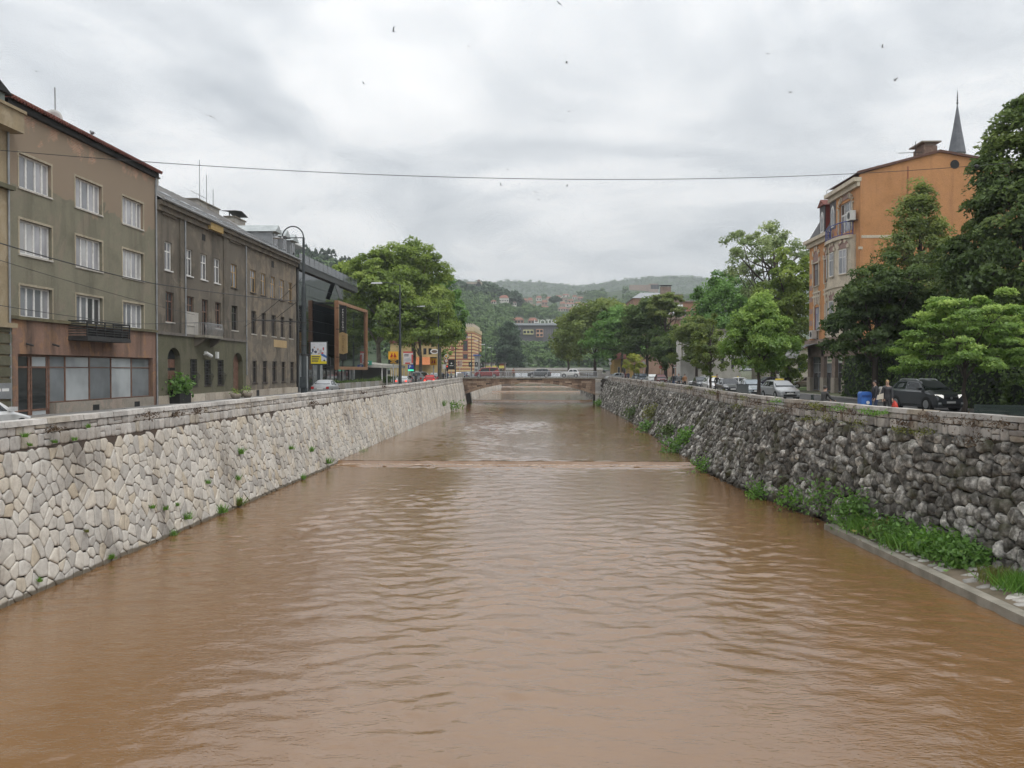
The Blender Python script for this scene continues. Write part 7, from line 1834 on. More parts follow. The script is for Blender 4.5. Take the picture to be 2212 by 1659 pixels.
def hill_hotel():
    Y = H_mid.find(1160, 742).y; F = FC(Y); a, c = onY(*B1p(1118, 905), Y), onY(*B1p(1765, 905), Y); zb = onY(*B1p(1300, 1085), Y).z
    z0 = 8
    w = thing('hill_hotel', 'wide grey hotel with flat roof, yellow and pink boxes on the slope', 'building', ((a.x + c.x) / 2, Y, zb - 8))
    m = MB(); m.box(a.x, c.x, Y, Y + 14, zb - 9, a.z); m.build('wall', cmat('hotel_slate', (.13, .125, .135)), w)
    m = MB(); m.box(a.x - 1, c.x + 1.5, Y - 1.5, Y + 15, a.z, a.z + 1.3); m.build('roof', cmat('hotel_roof', (.42, .44, .47)), w)
    for (x0, x1, y0, y1, col, nc, nr) in ((1240, 1385, 965, 1033, (.55, .53, .26), 3, 1), (1423, 1520, 958, 1070, (.62, .36, .24), 2, 2), (1128, 1205, 940, 1030, (.24, .26, .32), 3, 1)):
        p, q = onY(*B1p(x0, y0), Y), onY(*B1p(x1, y1), Y); m = MB(); m.fb(F, p.x, q.x, q.z, p.z, 0, 1.2); o = m.build('projecting_box', cmat('hotel_box%d' % x0, col), w)
        for i in range(nc):
            for j in range(nr):
                u = p.x + (q.x - p.x) * (i + .5) / nc; z = q.z + (p.z - q.z) * (j + .5) / nr; s = .85; m = MB(); m.fb(F, u - s, u + s, z - s, z + s, 1.2, 1.25); m.build('window', G_dark[0], o)
    for k in range(9):
        u = a.x + (c.x - a.x) * (.62 + .04 * k); m = MB(); m.fb(F, u, u + .35, zb + 1, a.z - 2.2, 0, .15); m.build('fin', cmat('hotel_fin', (.22, .20, .20)), w)
    p = onY(*B1p(1560, 868), Y); text(w, 'HOTEL', 5.2, M_white, (p.x, Y - 1, p.z), CAMR, UPV, 'roof_lettering', .2)
    p = onY(*B1p(1660, 872), Y); text(w, 'saraj', 3.2, M_white, (p.x, Y - 1, p.z - .4), CAMR, UPV, 'roof_lettering', .2)
    m = MB()
    for k in range(10): u = onY(*B1p(1505 + 20 * k, 880), Y).x; m.box(u, u + .2, Y - .9, Y - .6, a.z + 1.2, a.z + 4)
    m.build('letter_frame', M_iron, w, kind='stuff')
    avoid_mid.append((1108, 1214, 690, 752)); avoid_mid.append((1166, 1190, 694, 703))
hill_hotel()
def fortress():
    Y = 1300; a, c = onY(*px('B3', 1070, 118), Y), onY(*px('B3', 1345, 128), Y); F = FC(Y)
    w = thing('fortress', 'ruined pale brown fortress wall with square tower on the green hill', 'fortress', (c.x, Y, a.z - 14))
    m = MB(); m.box(a.x, c.x, Y, Y + 6, a.z - 30, a.z); m.build('curtain_wall', cmat('fort_stone', (.34, .25, .20)), w)
    p, q = onY(*px('B3', 1340, 102), Y), onY(*px('B3', 1470, 190), Y); m = MB(); m.box(p.x, q.x, Y - 2, Y + 16, q.z - 12, p.z); t = m.build('tower', cmat('fort_stone', 0), w)
    for k in range(3):
        u = p.x + (q.x - p.x) * (.2 + .3 * k); m = MB(); m.box(u, u + 4, Y - 2.2, Y - 2, q.z + 8, p.z - 8); m.build('opening', M_black, t)
    avoid_vil.append((1355, 1424, 606, 640))
fortress()
wood('hill_wood', 'dense green wood on the slope around the white hillside houses', H_mid, 2300, 930, 1330, .02, .97, 4.5, 9, 'far', 74, avoid=avoid_mid)
wood('hill_wood', 'dark rounded trees in front of the hilltop barracks', H_mid, 40, 975, 1045, .88, .94, 8, 13, 'conifer', 75)
wood('hill_wood', 'dark rounded trees right of the hilltop barracks', H_mid, 50, 1035, 1116, .90, .99, 11, 17, 'conifer', 78)
wood('hill_wood', 'mixed wood between the village houses and the fortress hill', H_vil, 2200, 1040, 1600, .05, .985, 5.5, 10.5, 'far', 76, avoid=avoid_vil + [(1310, 1350, 620, 650), (1380, 1425, 622, 640)])
tree_px('dark_tree', 'big dark conical tree among the village houses', 'conifer', px('B1', 1685, 520)[0], px('B1', 1685, 515)[1], px('B1', 1685, 670)[1], 12, 960, 70, 60, 2.6, 77, z0=H_vil.find(px('B1', 1685, 670)[0], px('B1', 1685, 670)[1]).z, trunk=.6, clr=.36, hollow=.3, shape='cone')
# ================================================================== VEHICLES
M_tyre = pm('tyre', (.018, .018, .018), (.012, .012, .012), 6, .8); M_rim = pm('alloy', (.45, .46, .47), (.36, .37, .38), 3, .35, 0, .7)
M_carglass = pm('car_glass', (.03, .035, .038), (.02, .024, .026), 1, .04, 0, 0, spec=.45); M_trim = pm('black_trim', (.02, .02, .021), (.014, .014, .015), 5, .5)
M_lamp = pm('lamp_glass', (.62, .63, .64), (.5, .51, .52), 3, .12); M_tail = pm('tail_glass', (.42, .02, .02), (.3, .015, .015), 3, .15); M_taillit = emit('brake_light', (1, .10, .07), 1.3); M_lamplit = emit('headlight_on', (1, .98, .92), .8)
def paint(name, c):
    m = bpy.data.materials.get(name)
    if m: return m
    m, nt, b = _new(name); n = _noise(nt, 1.5, 3); r = _ramp(nt, n.outputs[0], [(.3, tuple(x * .9 for x in c)), (.7, c)]); nt.links.new(r.outputs[0], b.inputs['Base Color'])
    b.inputs['Roughness'].default_value = .28; b.inputs['Metallic'].default_value = .25; b.inputs['Coat Weight'].default_value = .7; b.inputs['Coat Roughness'].default_value = .06
    return m
KIND = {  # L, W, H, belt line [(frac from front, z)], cabin [(cowl), (roof front), (roof rear), (rear base)], wheel r
    'hatch': (4.20, 1.78, 1.48, [(0, .62), (.03, .74), (.25, .96), (.6, 1.0), (.93, 1.03), (1, .80)], [(.24, .95), (.43, 1.42), (.82, 1.44), (.96, 1.02)], .32),
    'sedan': (4.55, 1.77, 1.46, [(0, .60), (.03, .72), (.25, .93), (.6, .97), (.82, 1.0), (.97, 1.0), (1, .72)], [(.25, .93), (.42, 1.40), (.68, 1.42), (.84, 1.0)], .32),
    'wagon': (4.60, 1.78, 1.52, [(0, .60), (.03, .74), (.25, .95), (.6, 1.0), (.95, 1.03), (1, .80)], [(.24, .95), (.40, 1.46), (.86, 1.46), (.97, 1.03)], .32),
    'suv': (4.60, 1.86, 1.70, [(0, .72), (.03, .92), (.24, 1.12), (.6, 1.16), (.95, 1.20), (1, .95)], [(.24, 1.12), (.40, 1.62), (.84, 1.64), (.96, 1.20)], .37),
    'mini': (3.70, 1.64, 1.50, [(0, .66), (.03, .80), (.22, .95), (.6, .99), (.94, 1.0), (1, .8)], [(.18, .94), (.38, 1.44), (.84, 1.46), (.96, 1.0)], .30),
    'niva': (3.72, 1.68, 1.64, [(0, .78), (.02, .93), (.33, 1.0), (.6, 1.02), (.97, 1.02), (1, .85)], [(.36, 1.0), (.47, 1.56), (.84, 1.58), (.98, 1.02)], .36),
    'van': (4.90, 1.90, 1.97, [(0, .70), (.02, .92), (.15, 1.12), (.5, 1.16), (.97, 1.16), (1, .85)], [(.13, 1.10), (.30, 1.86), (.94, 1.90), (.99, 1.16)], .34)}
def car(name, label, kind, col, X, Y, heading, z=None, lit=False, brake=False, taxi=False, rails=False, plate=True, group=None, cat='car', emblem=False):
    """heading: 0 = facing up river (+Y), pi = facing the camera, +-pi/2 across"""
    L, W, H, belt, cab, wr = KIND[kind]
    z = (zleft(Y) if X < 0 else zright(Y) - .02) if z is None else z
    w = thing(name, label, cat, (X, Y, z), heading, group)
    P = paint('paint_%.2f_%.2f_%.2f' % col, col)
    yf = lambda f: L / 2 - f * L                       # front at +Y
    hw = W / 2
    def half(f):                                       # plan taper
        return hw * (1 - .16 * max(0, (.10 - f) / .10) ** 2 - .12 * max(0, (f - .92) / .08) ** 2)
    fr = sorted({b[0] for b in belt} | {.01, .06, .12, .18, .35, .5, .75, .88, .98})
    zb = lambda f: float(np.interp(f, [b[0] for b in belt], [b[1] for b in belt]))
    m = MB(); S = []
    for f in fr:
        q, zz, y = half(f), zb(f), yf(f); e = .10 if .02 < f < .98 else .16
        S.append([(q * .90, y, .20 + (e - .10)), (q * .985, y, .36), (q, y, .58), (q * .985, y, zz - .10), (q * .93, y, zz - .02), (q * .55, y, zz + .025), (0, y, zz + .035)])
    n = len(S[0]); vs = []
    for s in S: vs += s + [(-x, y_, z_) for x, y_, z_ in s[:-1]][::-1]
    k = 2 * n - 1; fs = []
    for i in range(len(S) - 1):
        for j in range(k): j2 = (j + 1) % k; fs.append((i * k + j, i * k + j2, (i + 1) * k + j2, (i + 1) * k + j))
    fs.append(tuple(range(k))); fs.append(tuple((len(S) - 1) * k + j for j in range(k - 1, -1, -1)))
    m.add(vs, fs)
    # cabin shell
    (c0, cz0), (c1, cz1), (c2, cz2), (c3, cz3) = cab
    rows_ = [(c0, cz0, .90), (c1, cz1, .70), ((c1 + c2) / 2, H - .01, .72), (c2, cz2, .70), (c3, cz3, .88)]
    wb = .92
    B = [(f, zb(f) - .02) for f in (c0, c1, (c1 + c2) / 2, c2, c3)]
    vs = []
    for (f, zz, q), (bf, bz) in zip(rows_, B):
        y = yf(f); hb = half(bf) * wb
        ht = hw * q if f not in (c0, c3) else hb
        vs += [(-hb, y, bz), (-ht, y, zz), (-ht * .80, y, zz + (.045 if f not in (c0, c3) else .0)), (ht * .80, y, zz + (.045 if f not in (c0, c3) else .0)), (ht, y, zz), (hb, y, bz)]
    fs = []
    for i in range(4):
        for j in range(5): fs.append((i * 6 + j, i * 6 + j + 1, (i + 1) * 6 + j + 1, (i + 1) * 6 + j))
    m.add(vs, fs)
    body = m.build('body', P, w, smooth=False, local=True)
    def panel(nm, pts, mat, lift, par=w):
        v = [Vector(p) for p in pts]; nn = (v[1] - v[0]).cross(v[2] - v[0]).normalized(); c = sum(v, Vector()) / len(v)
        ref = Vector((0, yf((c1 + c2) / 2), H * .6))
        if nn.dot(c - ref) < 0: nn = -nn
        m = MB(); a = [p + nn * lift for p in v]; b_ = [p - nn * .02 for p in v]; kk = len(a)
        m.add(a + b_, [tuple(range(kk))] + [(i, (i + 1) % kk, kk + (i + 1) % kk, kk + i) for i in range(kk)]); return m.build(nm, mat, par, local=True)
    def cabpt(sx, f, t):                               # point on the side / screen of the cabin
        for (f0, z0, q0), (f1, z1, q1), (bf0, b0), (bf1, b1) in zip(rows_[:-1], rows_[1:], B[:-1], B[1:]):
            if f0 <= f <= f1 + 1e-6:
                u = (f - f0) / (f1 - f0); zt_ = z0 + (z1 - z0) * u; zbm = b0 + (b1 - b0) * u
                ht0 = hw * q0 if f0 not in (c0,) else half(f0) * wb; ht1 = hw * q1 if f1 not in (c3,) else half(f1) * wb
                ht = ht0 + (ht1 - ht0) * u; hb = half(f) * wb
                return (sx * (hb + (ht - hb) * t), yf(f), zbm + (zt_ - zbm) * t)
    g = lambda f0, f1, t, side: None
    def lerp3(a, b, t): return tuple(a[i] + (b[i] - a[i]) * t for i in range(3))
    A0, A1 = (half(c0) * wb, yf(c0), cz0), (hw * .70, yf(c1), cz1)
    panel('windscreen', [(-A0[0] * .90, yf(c0 + (c1 - c0) * .06), cz0 + (cz1 - cz0) * .06), (A0[0] * .90, yf(c0 + (c1 - c0) * .06), cz0 + (cz1 - cz0) * .06), (A1[0] * .92, yf(c0 + (c1 - c0) * .93), cz0 + (cz1 - cz0) * .93), (-A1[0] * .92, yf(c0 + (c1 - c0) * .93), cz0 + (cz1 - cz0) * .93)], M_carglass, .012)
    panel('rear_window', [(-half(c3) * wb * .86, yf(c3 + (c2 - c3) * .18), cz3 + (cz2 - cz3) * .18), (half(c3) * wb * .86, yf(c3 + (c2 - c3) * .18), cz3 + (cz2 - cz3) * .18), (hw * .62, yf(c3 + (c2 - c3) * .90), cz3 + (cz2 - cz3) * .90), (-hw * .62, yf(c3 + (c2 - c3) * .90), cz3 + (cz2 - cz3) * .90)], M_carglass, .012)
    cm = (c1 + c2) / 2
    for sx in (-1, 1):
        f_lo = c0 + (c1 - c0) * .35
        panel('side_window', [cabpt(sx, f_lo + .02, .14), cabpt(sx, cm - .012, .10), cabpt(sx, cm - .012, .88), cabpt(sx, c1 + .012, .88)], M_carglass, .010)
        f_hi = c2 + (c3 - c2) * (.35 if kind != 'sedan' else .45)
        panel('side_window', [cabpt(sx, cm + .012, .10), cabpt(sx, f_hi, .14), cabpt(sx, c2 - .005, .86), cabpt(sx, cm + .012, .88)], M_carglass, .010)
        m = MB(); m.box(min(sx * hw * .94, sx * (hw + .16)), max(sx * hw * .94, sx * (hw + .16)), yf(c0 + .055) - .08, yf(c0 + .055) + .08, cz0 + .02, cz0 + .17); m.build('mirror', P, w, local=True)
        for f in (.185, .80):
            y = yf(f); xo = sx * (hw + .004)
            m = MB(); m.lathe((sx * (hw - .24), y, wr), [(wr * 1.17, 0), (wr * 1.17, sx * .247)], 20, axis='x'); m.build('wheel_arch', M_trim, body, local=True)
            m = MB(); m.lathe((sx * (hw - .20), y, wr), [(wr * .9, 0), (wr, sx * .02), (wr, sx * .20), (wr * .92, sx * .222), (wr * .66, sx * .222)], 20, axis='x'); wo = m.build('wheel', M_tyre, w, local=True, smooth=False)
            m = MB(); m.lathe((sx * (hw + .01), y, wr), [(wr * .66, 0), (wr * .64, sx * .018), (wr * .15, sx * .022), (0.01, sx * .03)], 14, axis='x'); m.build('rim', M_rim, wo, local=True)
        zf = zb(.03); hx = half(.02)
        m = MB(); m.hexa([(sx * hx * .56, yf(.0) + .01, zf - .20), (sx * hx * 1.0, yf(.035), zf - .18), (sx * hx * 1.02, yf(.08), zf - .12), (sx * hx * .60, yf(.012), zf - .16), (sx * hx * .56, yf(.0) + .0, zf - .03), (sx * hx * .99, yf(.035), zf - .0), (sx * hx * 1.01, yf(.08), zf + .02), (sx * hx * .60, yf(.03), zf + .01)]); m.build('headlight', M_lamplit if lit else M_lamp, w, local=True)
        m = MB(); zr_ = zb(.97) - .10; m.box(min(sx * hx * .70, sx * hx * 1.02), max(sx * hx * .70, sx * hx * 1.02), yf(1) - .02, yf(.97), zr_ - .24, zr_ - .02); m.build('tail_light', M_taillit if brake else M_tail, w, local=True)
        m = MB(); m.box(min(sx * hx * .72, sx * hx * .92), max(sx * hx * .72, sx * hx * .92), yf(0) + .0, yf(0) + .02, .40, .50); m.build('fog_light', M_lamp, w, local=True)
        if rails:
            m = MB(); m.tube([(sx * hw * .62, yf(c1 + .03), H - .02), (sx * hw * .64, yf(c1 + .08), H + .06), (sx * hw * .64, yf(c2 - .06), H + .06), (sx * hw * .62, yf(c2 - .01), H - .02)], .025, 6); m.build('roof_rail', M_rim, w, local=True)
        m = MB(); m.box(min(sx * hw * .99, sx * (hw + .006)), max(sx * hw * .99, sx * (hw + .006)), yf(.66), yf(.36), .30, .38); m.build('side_sill', M_trim, w, local=True)
    hx = half(0)
    m = MB(); m.box(-hx * .52, hx * .52, yf(0) - .01, yf(0) + .022, zb(.02) - .18, zb(.02) - .06); m.build('grille', M_trim, w, local=True)
    m = MB(); m.box(-hx * .68, hx * .68, yf(0) - .01, yf(0) + .02, .28, .42); m.build('lower_grille', M_trim, w, local=True)
    m = MB(); m.box(-hx * .80, hx * .80, yf(1) - .02, yf(1) + .01, .24, .40); m.build('rear_bumper_trim', M_trim, w, local=True)
    if plate:
        for f, s in ((0, 1), (1, -1)):
            m = MB(); y = yf(f); m.box(-.26, .26, min(y, y + s * .035), max(y, y + s * .035), .45 if f == 0 else .62, .56 if f == 0 else .73); m.build('number_plate', M_white, w, local=True)
    if emblem:
        m = MB(); m.lathe((0, yf(0) + .025, zb(.02) - .11), [(.075, 0), (.075, .012)], 14, axis='y'); m.build('emblem', M_rim, w, local=True)
    if taxi:
        m = MB(); m.hexa([(-.34, yf(c1 + .10) - .10, H + .02), (-.34, yf(c1 + .10) + .10, H + .02), (.34, yf(c1 + .10) + .10, H + .02), (.34, yf(c1 + .10) - .10, H + .02), (-.30, yf(c1 + .10) - .05, H + .14), (-.30, yf(c1 + .10) + .05, H + .14), (.30, yf(c1 + .10) + .05, H + .14), (.30, yf(c1 + .10) - .05, H + .14)]); m.build('taxi_sign', cmat('taxi_yellow', (.65, .50, .04)), w, local=True)
    return w
PI = math.pi
SIL, WHT, BLK, DGR, BLU, RED, GRY = (.40, .41, .42), (.68, .68, .67), (.025, .026, .03), (.075, .082, .09), (.26, .30, .33), (.35, .03, .025), (.20, .21, .22)
def gx(D, Y): return onY(D, 850, Y).x
def car_at(xD, yD, z): p = onZ(xD, yD, z); return p.x, p.y
# right bank, from near to far
car('parked_car', 'dark grey off-roader with lit headlights and roof rails by the young linden', 'suv', DGR, 21.9, 50.6, PI + .2, lit=True, rails=True, emblem=True)
car('parked_car', 'silver taxi hatchback with yellow roof sign at the parapet notch', 'hatch', SIL, 18.45, 68.5, PI + .1, taxi=True, emblem=True)
def rowcar(label, kind, col, D, Y, dx=0, **k): return car('parked_car', label, kind, col, gx(D, Y) + dx, Y, PI, **k)
rowcar('pale blue grey saloon parked behind the silver taxi', 'sedan', BLU, 1622, 76.5)
rowcar('black hatchback parked behind the pale blue grey saloon', 'hatch', BLK, 1574, 84)
rowcar('white taxi wagon beside the thin olive tree', 'wagon', WHT, 1541, 93, taxi=True)
rowcar('dark grey small hatchback behind the thin olive tree trunk', 'mini', DGR, 1515, 103)
car('parked_car', 'white hatchback parked by the villa across the road', 'hatch', WHT, gx(1522, 118), 118, PI * .62)
car('parked_car', 'large white saloon half hidden by the round young linden', 'sedan', (.58, .58, .56), gx(1592, 100), 100, PI * .40, taxi=True)
car('parked_car', 'dark blue saloon in the shade by the dense tree trunk', 'sedan', (.03, .035, .06), gx(1668, 104), 104, -PI * .45)
car('parked_car', 'grey hatchback before the cream house', 'hatch', (.30, .29, .27), gx(1742, 109), 109, PI * .48)
car('parked_car', 'dark green saloon with chrome grille near the three walking men', 'sedan', (.045, .055, .055), gx(1463, 120), 120, PI)
rowcar('dark red small hatchback parked towards the bridge', 'mini', (.14, .025, .025), 1427, 132)
rowcar('white saloon parked next to the dark red hatchback', 'sedan', WHT, 1409, 139)
rowcar('dark blue grey saloon in the parking row towards the bridge', 'sedan', (.10, .12, .15), 1389, 147)
rowcar('light blue grey hatchback last in the row before the bridge', 'hatch', BLU, 1378, 154)
car('parked_car', 'pale saloon at the right bridge corner', 'sedan', (.5, .52, .53), gx(1333, 163), 163, PI * .55)
# left bank
car('parked_car', 'white car with its bonnet showing above the parapet by the olive house', 'sedan', WHT, -19.2, 28.0, 0)
car('parked_car', 'silver saloon driving past the glass hotel', 'sedan', SIL, -20.4, 79.5, 0)
car('parked_car', 'silver saloon with red brake lights near the cafe pavilion', 'sedan', (.44, .44, .43), gx(872, 122), 122, 0, brake=True)
car('delivery_van', 'grey van queueing beneath the plane trees', 'van', (.22, .23, .23), gx(909, 137), 137, -.15, cat='van')
car('parked_car', 'bright red hatchback queueing behind the grey van', 'hatch', (.50, .03, .03), gx(931, 133), 133, 0, brake=True)
car('parked_car', 'white van shaped car ahead of the grey van', 'van', WHT, gx(902, 152), 152, 0)
qs = [(918, 163, 'white hatchback in the queue under the plane trees', 'hatch', WHT), (938, 172, 'silver hatchback in the queue near the orange awning', 'hatch', SIL), (952, 182, 'dark saloon in the queue at the traffic light', 'sedan', DGR), (990, 196, 'white saloon beyond the left bridge end', 'sedan', WHT), (1002, 206, 'dark blue hatchback beyond the left bridge end', 'hatch', (.04, .05, .10)), (1012, 222, 'silver hatchback below the black banner boards', 'hatch', SIL)]
for D, Y, lab, kd, col in qs: car('parked_car', lab, kd, col, gx(D, Y), Y, .1)
# on the bridge, side on
ZD = 5.36
def bridge_car(label, kind, col, D, Y, head, name='parked_car', cat='car'): return car(name, label, kind, col, onY(D, 812, Y).x, Y, head, z=ZD, cat=cat)
bridge_car('red van crossing the stone bridge', 'van', (.30, .035, .035), 1052, 168.9, PI / 2, 'red_van', 'van')
bridge_car('dark grey off-roader crossing the stone bridge', 'suv', (.10, .11, .12), 1165, 169.2, PI / 2)
bridge_car('small white boxy off-roader on the stone bridge', 'niva', WHT, 1231, 169.0, PI / 2)

# ================================================================== PEOPLE
M_skin = pm('skin', (.48, .30, .22), (.42, .26, .19), 8, .6)
def person(label, X, Y, z, heading, h=1.72, top=(.03, .03, .035), legs=(.025, .025, .03), hair=(.03, .022, .016), pose='walk', stride=.22, arms=(.15, -.15), seat=.45, build=1.0, name='person', bent=(0, 0), phase=1):
    """local: facing +Y, x to the right; body is one skinned surface"""
    w = thing(name, label, 'person', (X, Y, z), heading)
    s = h / 1.72; V, E, Rd, part = [], [], [], []
    def add(p, r, pt, par=None):
        V.append(tuple(c * s for c in p)); Rd.append(r * s * (build if pt in ('top', 'legs') else 1)); part.append(pt)
        if par is not None: E.append((par, len(V) - 1))
        return len(V) - 1
    hz = .92 if pose != 'sit' else seat + .10
    pel = add((0, 0, hz), .135, 'legs')
    lean = .05 if pose != 'sit' else .12
    wa = add((0, lean * .3, hz + .18), .125, 'top', pel); ch = add((0, lean * .7, hz + .38), .150, 'top', wa); sh = add((0, lean, hz + .52), .105, 'top', ch)
    nk = add((0, lean + .01, hz + .61), .055, 'skin', sh); hd0 = add((0, lean + .03, hz + .68), .080, 'skin', nk); hd = add((0, lean + .035, hz + .76), .092, 'skin', hd0); hd2 = add((0, lean + .025, hz + .83), .070, 'skin', hd)
    nose = add((0, lean + .135, hz + .735), .014, 'skin', hd)
    for k, sx in enumerate((-1, 1)):
        a = arms[k]; bn = bent[k]
        so = add((sx * .175, lean, hz + .50), .072, 'top', sh); el = add((sx * .235, lean + math.sin(a) * .28, hz + .50 - .29 * math.cos(a)), .052, 'top', so)
        wx, wy, wz = sx * (.225 - .10 * bn), lean + math.sin(a) * .28 + .25 * (bn + .12 + max(0, a)), hz + .21 - .26 * (1 - bn) + (.02 if bn else 0)
        wr_ = add((wx, wy, wz), .034, 'top', el); pm_ = add((wx, wy + .03 + .04 * bn, wz - .07 * (1 - bn)), .030, 'skin', wr_)
        for q in range(4): add((wx + (q - 1.5) * .017, wy + .05 + .09 * bn, wz - (.15 - .012 * abs(q - 1.2)) * (1 - bn) - .03), .0085, 'skin', pm_)
        add((wx - sx * .035, wy + .06, wz - .08 * (1 - bn)), .0095, 'skin', pm_)
        if pose == 'sit':
            hp = add((sx * .09, .02, hz - .01), .098, 'legs', pel); kn = add((sx * .11, .44, hz), .066, 'legs', hp); an = add((sx * .11, .46, .09), .042, 'legs', kn); ft = add((sx * .115, .50, .05), .042, 'shoe', an); add((sx * .12, .64, .035), .034, 'shoe', ft)
        else:
            d = stride * (1 if k == 0 else -1) * phase if pose == 'walk' else 0
            hp = add((sx * .088, 0, hz - .08), .100, 'legs', pel); kn = add((sx * .095, d * .55 + .03, .49), .064, 'legs', hp); an = add((sx * .09, d - (.04 if d < 0 else 0), .09 + (.05 if d < 0 else 0)), .042, 'legs', kn); ft = add((sx * .09, d + .03, .05 + (.03 if d < 0 else 0)), .042, 'shoe', an); add((sx * .10, d + .16, .035), .034, 'shoe', ft)
    me = bpy.data.meshes.new('body'); me.from_pydata(V, E, [])
    t = bpy.data.objects.new('body_tmp', me); COL.objects.link(t)
    sk = t.modifiers.new('skin', 'SKIN'); sk.use_smooth_shade = True
    for i, sv in enumerate(me.skin_vertices[0].data): sv.radius = (Rd[i], Rd[i] * (.78 if part[i] in ('top', 'legs') and i < 4 else 1)); sv.use_root = (i == 0)
    sb = t.modifiers.new('sub', 'SUBSURF'); sb.levels = 1; sb.render_levels = 1
    dg = bpy.context.evaluated_depsgraph_get(); bm_ = bpy.data.meshes.new_from_object(t.evaluated_get(dg)); bpy.data.objects.remove(t); bpy.data.meshes.remove(me)
    order = ['top', 'legs', 'skin', 'shoe']
    bm_.materials.clear()
    for mt in (cmat('cloth_%.2f_%.2f_%.2f' % top, top), cmat('cloth_%.2f_%.2f_%.2f' % legs, legs), M_skin, M_trim): bm_.materials.append(mt)
    A = np.array(V); segs = [(A[a], A[b], part[b]) for a, b in E]
    s0 = np.array([a for a, b, c in segs]); s1 = np.array([b for a, b, c in segs]); dd = s1 - s0; ll = (dd * dd).sum(1) + 1e-9
    for p in bm_.polygons:
        c = np.array(p.center); u = np.clip(((c - s0) * dd).sum(1) / ll, 0, 1); q = s0 + dd * u[:, None]; p.material_index = order.index(segs[int(((c - q) ** 2).sum(1).argmin())][2])
    bm_.name = 'body'; link('body', bm_, w, True)
    m = MB(); c = Vector(V[hd]); r = .105 * s
    vs, fs = [], []
    for i in range(6):
        for k in range(12):
            th = math.pi * .62 * i / 5; ph = 2 * math.pi * k / 12; fy = math.sin(th) * math.sin(ph)
            rr = r * (1.0 if fy < .55 else .90)
            zz = math.cos(th) if fy < .35 else max(math.cos(th), .28)
            vs.append((c.x + rr * .92 * math.sin(th) * math.cos(ph), c.y - .012 + rr * fy * (1.05 if fy < .35 else .95), c.z + .015 + r * 1.08 * zz))
    for i in range(5):
        for k in range(12): fs.append((i * 12 + k, i * 12 + (k + 1) % 12, (i + 1) * 12 + (k + 1) % 12, (i + 1) * 12 + k))
    m.add(vs, fs); m.build('hair', cmat('hair_%.2f_%.2f_%.2f' % hair, hair), w, smooth=True, local=True)
    for sx in (-1, 1):
        m = MB(); m.lathe((c.x + sx * .032 * s, c.y + .082 * s, c.z - .005 * s), [(.012 * s, 0), (.010 * s, .012 * s)], 6, axis='y'); m.build('eye', M_black, w, local=True)
    return w
def pz(D, yfoot, z): p = onZ(D, yfoot, z); return p.x, p.y
# woman with the two bags, and the person beyond the blue bin
wx, wy = gx(1916, 43.2), 43.2
person('fair haired woman in dark jacket carrying a cream shoulder bag and red shopping bag', wx, wy, ZR, PI * .95, 1.70, (.045, .045, .05), (.02, .02, .022), (.38, .25, .10), 'walk', .12, (.10, -.05), build=1.12)
bg = thing('shopping_bag', 'red plastic shopping bag held by the fair haired woman', 'bag', (wx + .36, wy - .05, ZR + .32))
m = MB(); m.lathe((wx + .36, wy - .05, ZR + .22), [(.05, 0), (.15, .06), (.17, .22), (.12, .40), (.03, .52)], 10); m.build('sack', cmat('bag_red', (.55, .035, .015)), bg, smooth=True)
m = MB(); m.tube([(wx + .33, wy - .05, ZR + .72), (wx + .27, wy - .02, ZR + .80), (wx + .39, wy - .05, ZR + .72)], .012, 5); m.build('handle', cmat('bag_red', 0), bg)
bg = thing('shoulder_bag', 'cream shoulder bag on the fair haired woman', 'bag', (wx - .32, wy - .05, ZR + .80))
m = MB(); m.hexa([(wx - .52, wy - .10, ZR + .80), (wx - .52, wy + .02, ZR + .80), (wx - .20, wy + .02, ZR + .84), (wx - .20, wy - .10, ZR + .84), (wx - .46, wy - .09, ZR + 1.02), (wx - .46, wy + .01, ZR + 1.02), (wx - .20, wy + .01, ZR + 1.12), (wx - .20, wy - .09, ZR + 1.12)]); m.build('bag_body', cmat('bag_cream', (.60, .54, .44)), bg)
m = MB(); m.tube([(wx - .42, wy - .04, ZR + 1.0), (wx - .24, wy - .02, ZR + 1.44), (wx - .21, wy - .04, ZR + 1.10)], .015, 5); m.build('strap', cmat('bag_cream', 0), bg)
px_, py_ = gx(1893, 44.2), 44.2
person('dark haired person with grey backpack standing beside the blue bin', px_, py_, ZR, PI * .5, 1.66, (.03, .03, .035), (.05, .07, .13), (.015, .012, .01), 'walk', .10, (.15, .05), build=1.1)
bg = thing('backpack', 'small grey backpack on the person beside the blue bin', 'bag', (px_ + .2, py_, ZR + 1.1))
m = MB(); m.lathe((px_ + .22, py_, ZR + 1.05), [(.10, 0), (.15, .06), (.15, .28), (.07, .38)], 8); m.build('bag_body', cmat('bag_grey', (.26, .26, .25)), bg)
# seated man
sx_, sy_ = gx(1778, 44.0) , 44.0
person('man in dark jacket seated on the promenade wall ledge with hands on his lap', sx_, sy_, ZR + .02, -PI * .35, 1.75, (.035, .034, .032), (.02, .02, .022), (.02, .016, .012), 'sit', arms=(.5, .5), bent=(.7, .7), build=1.1)
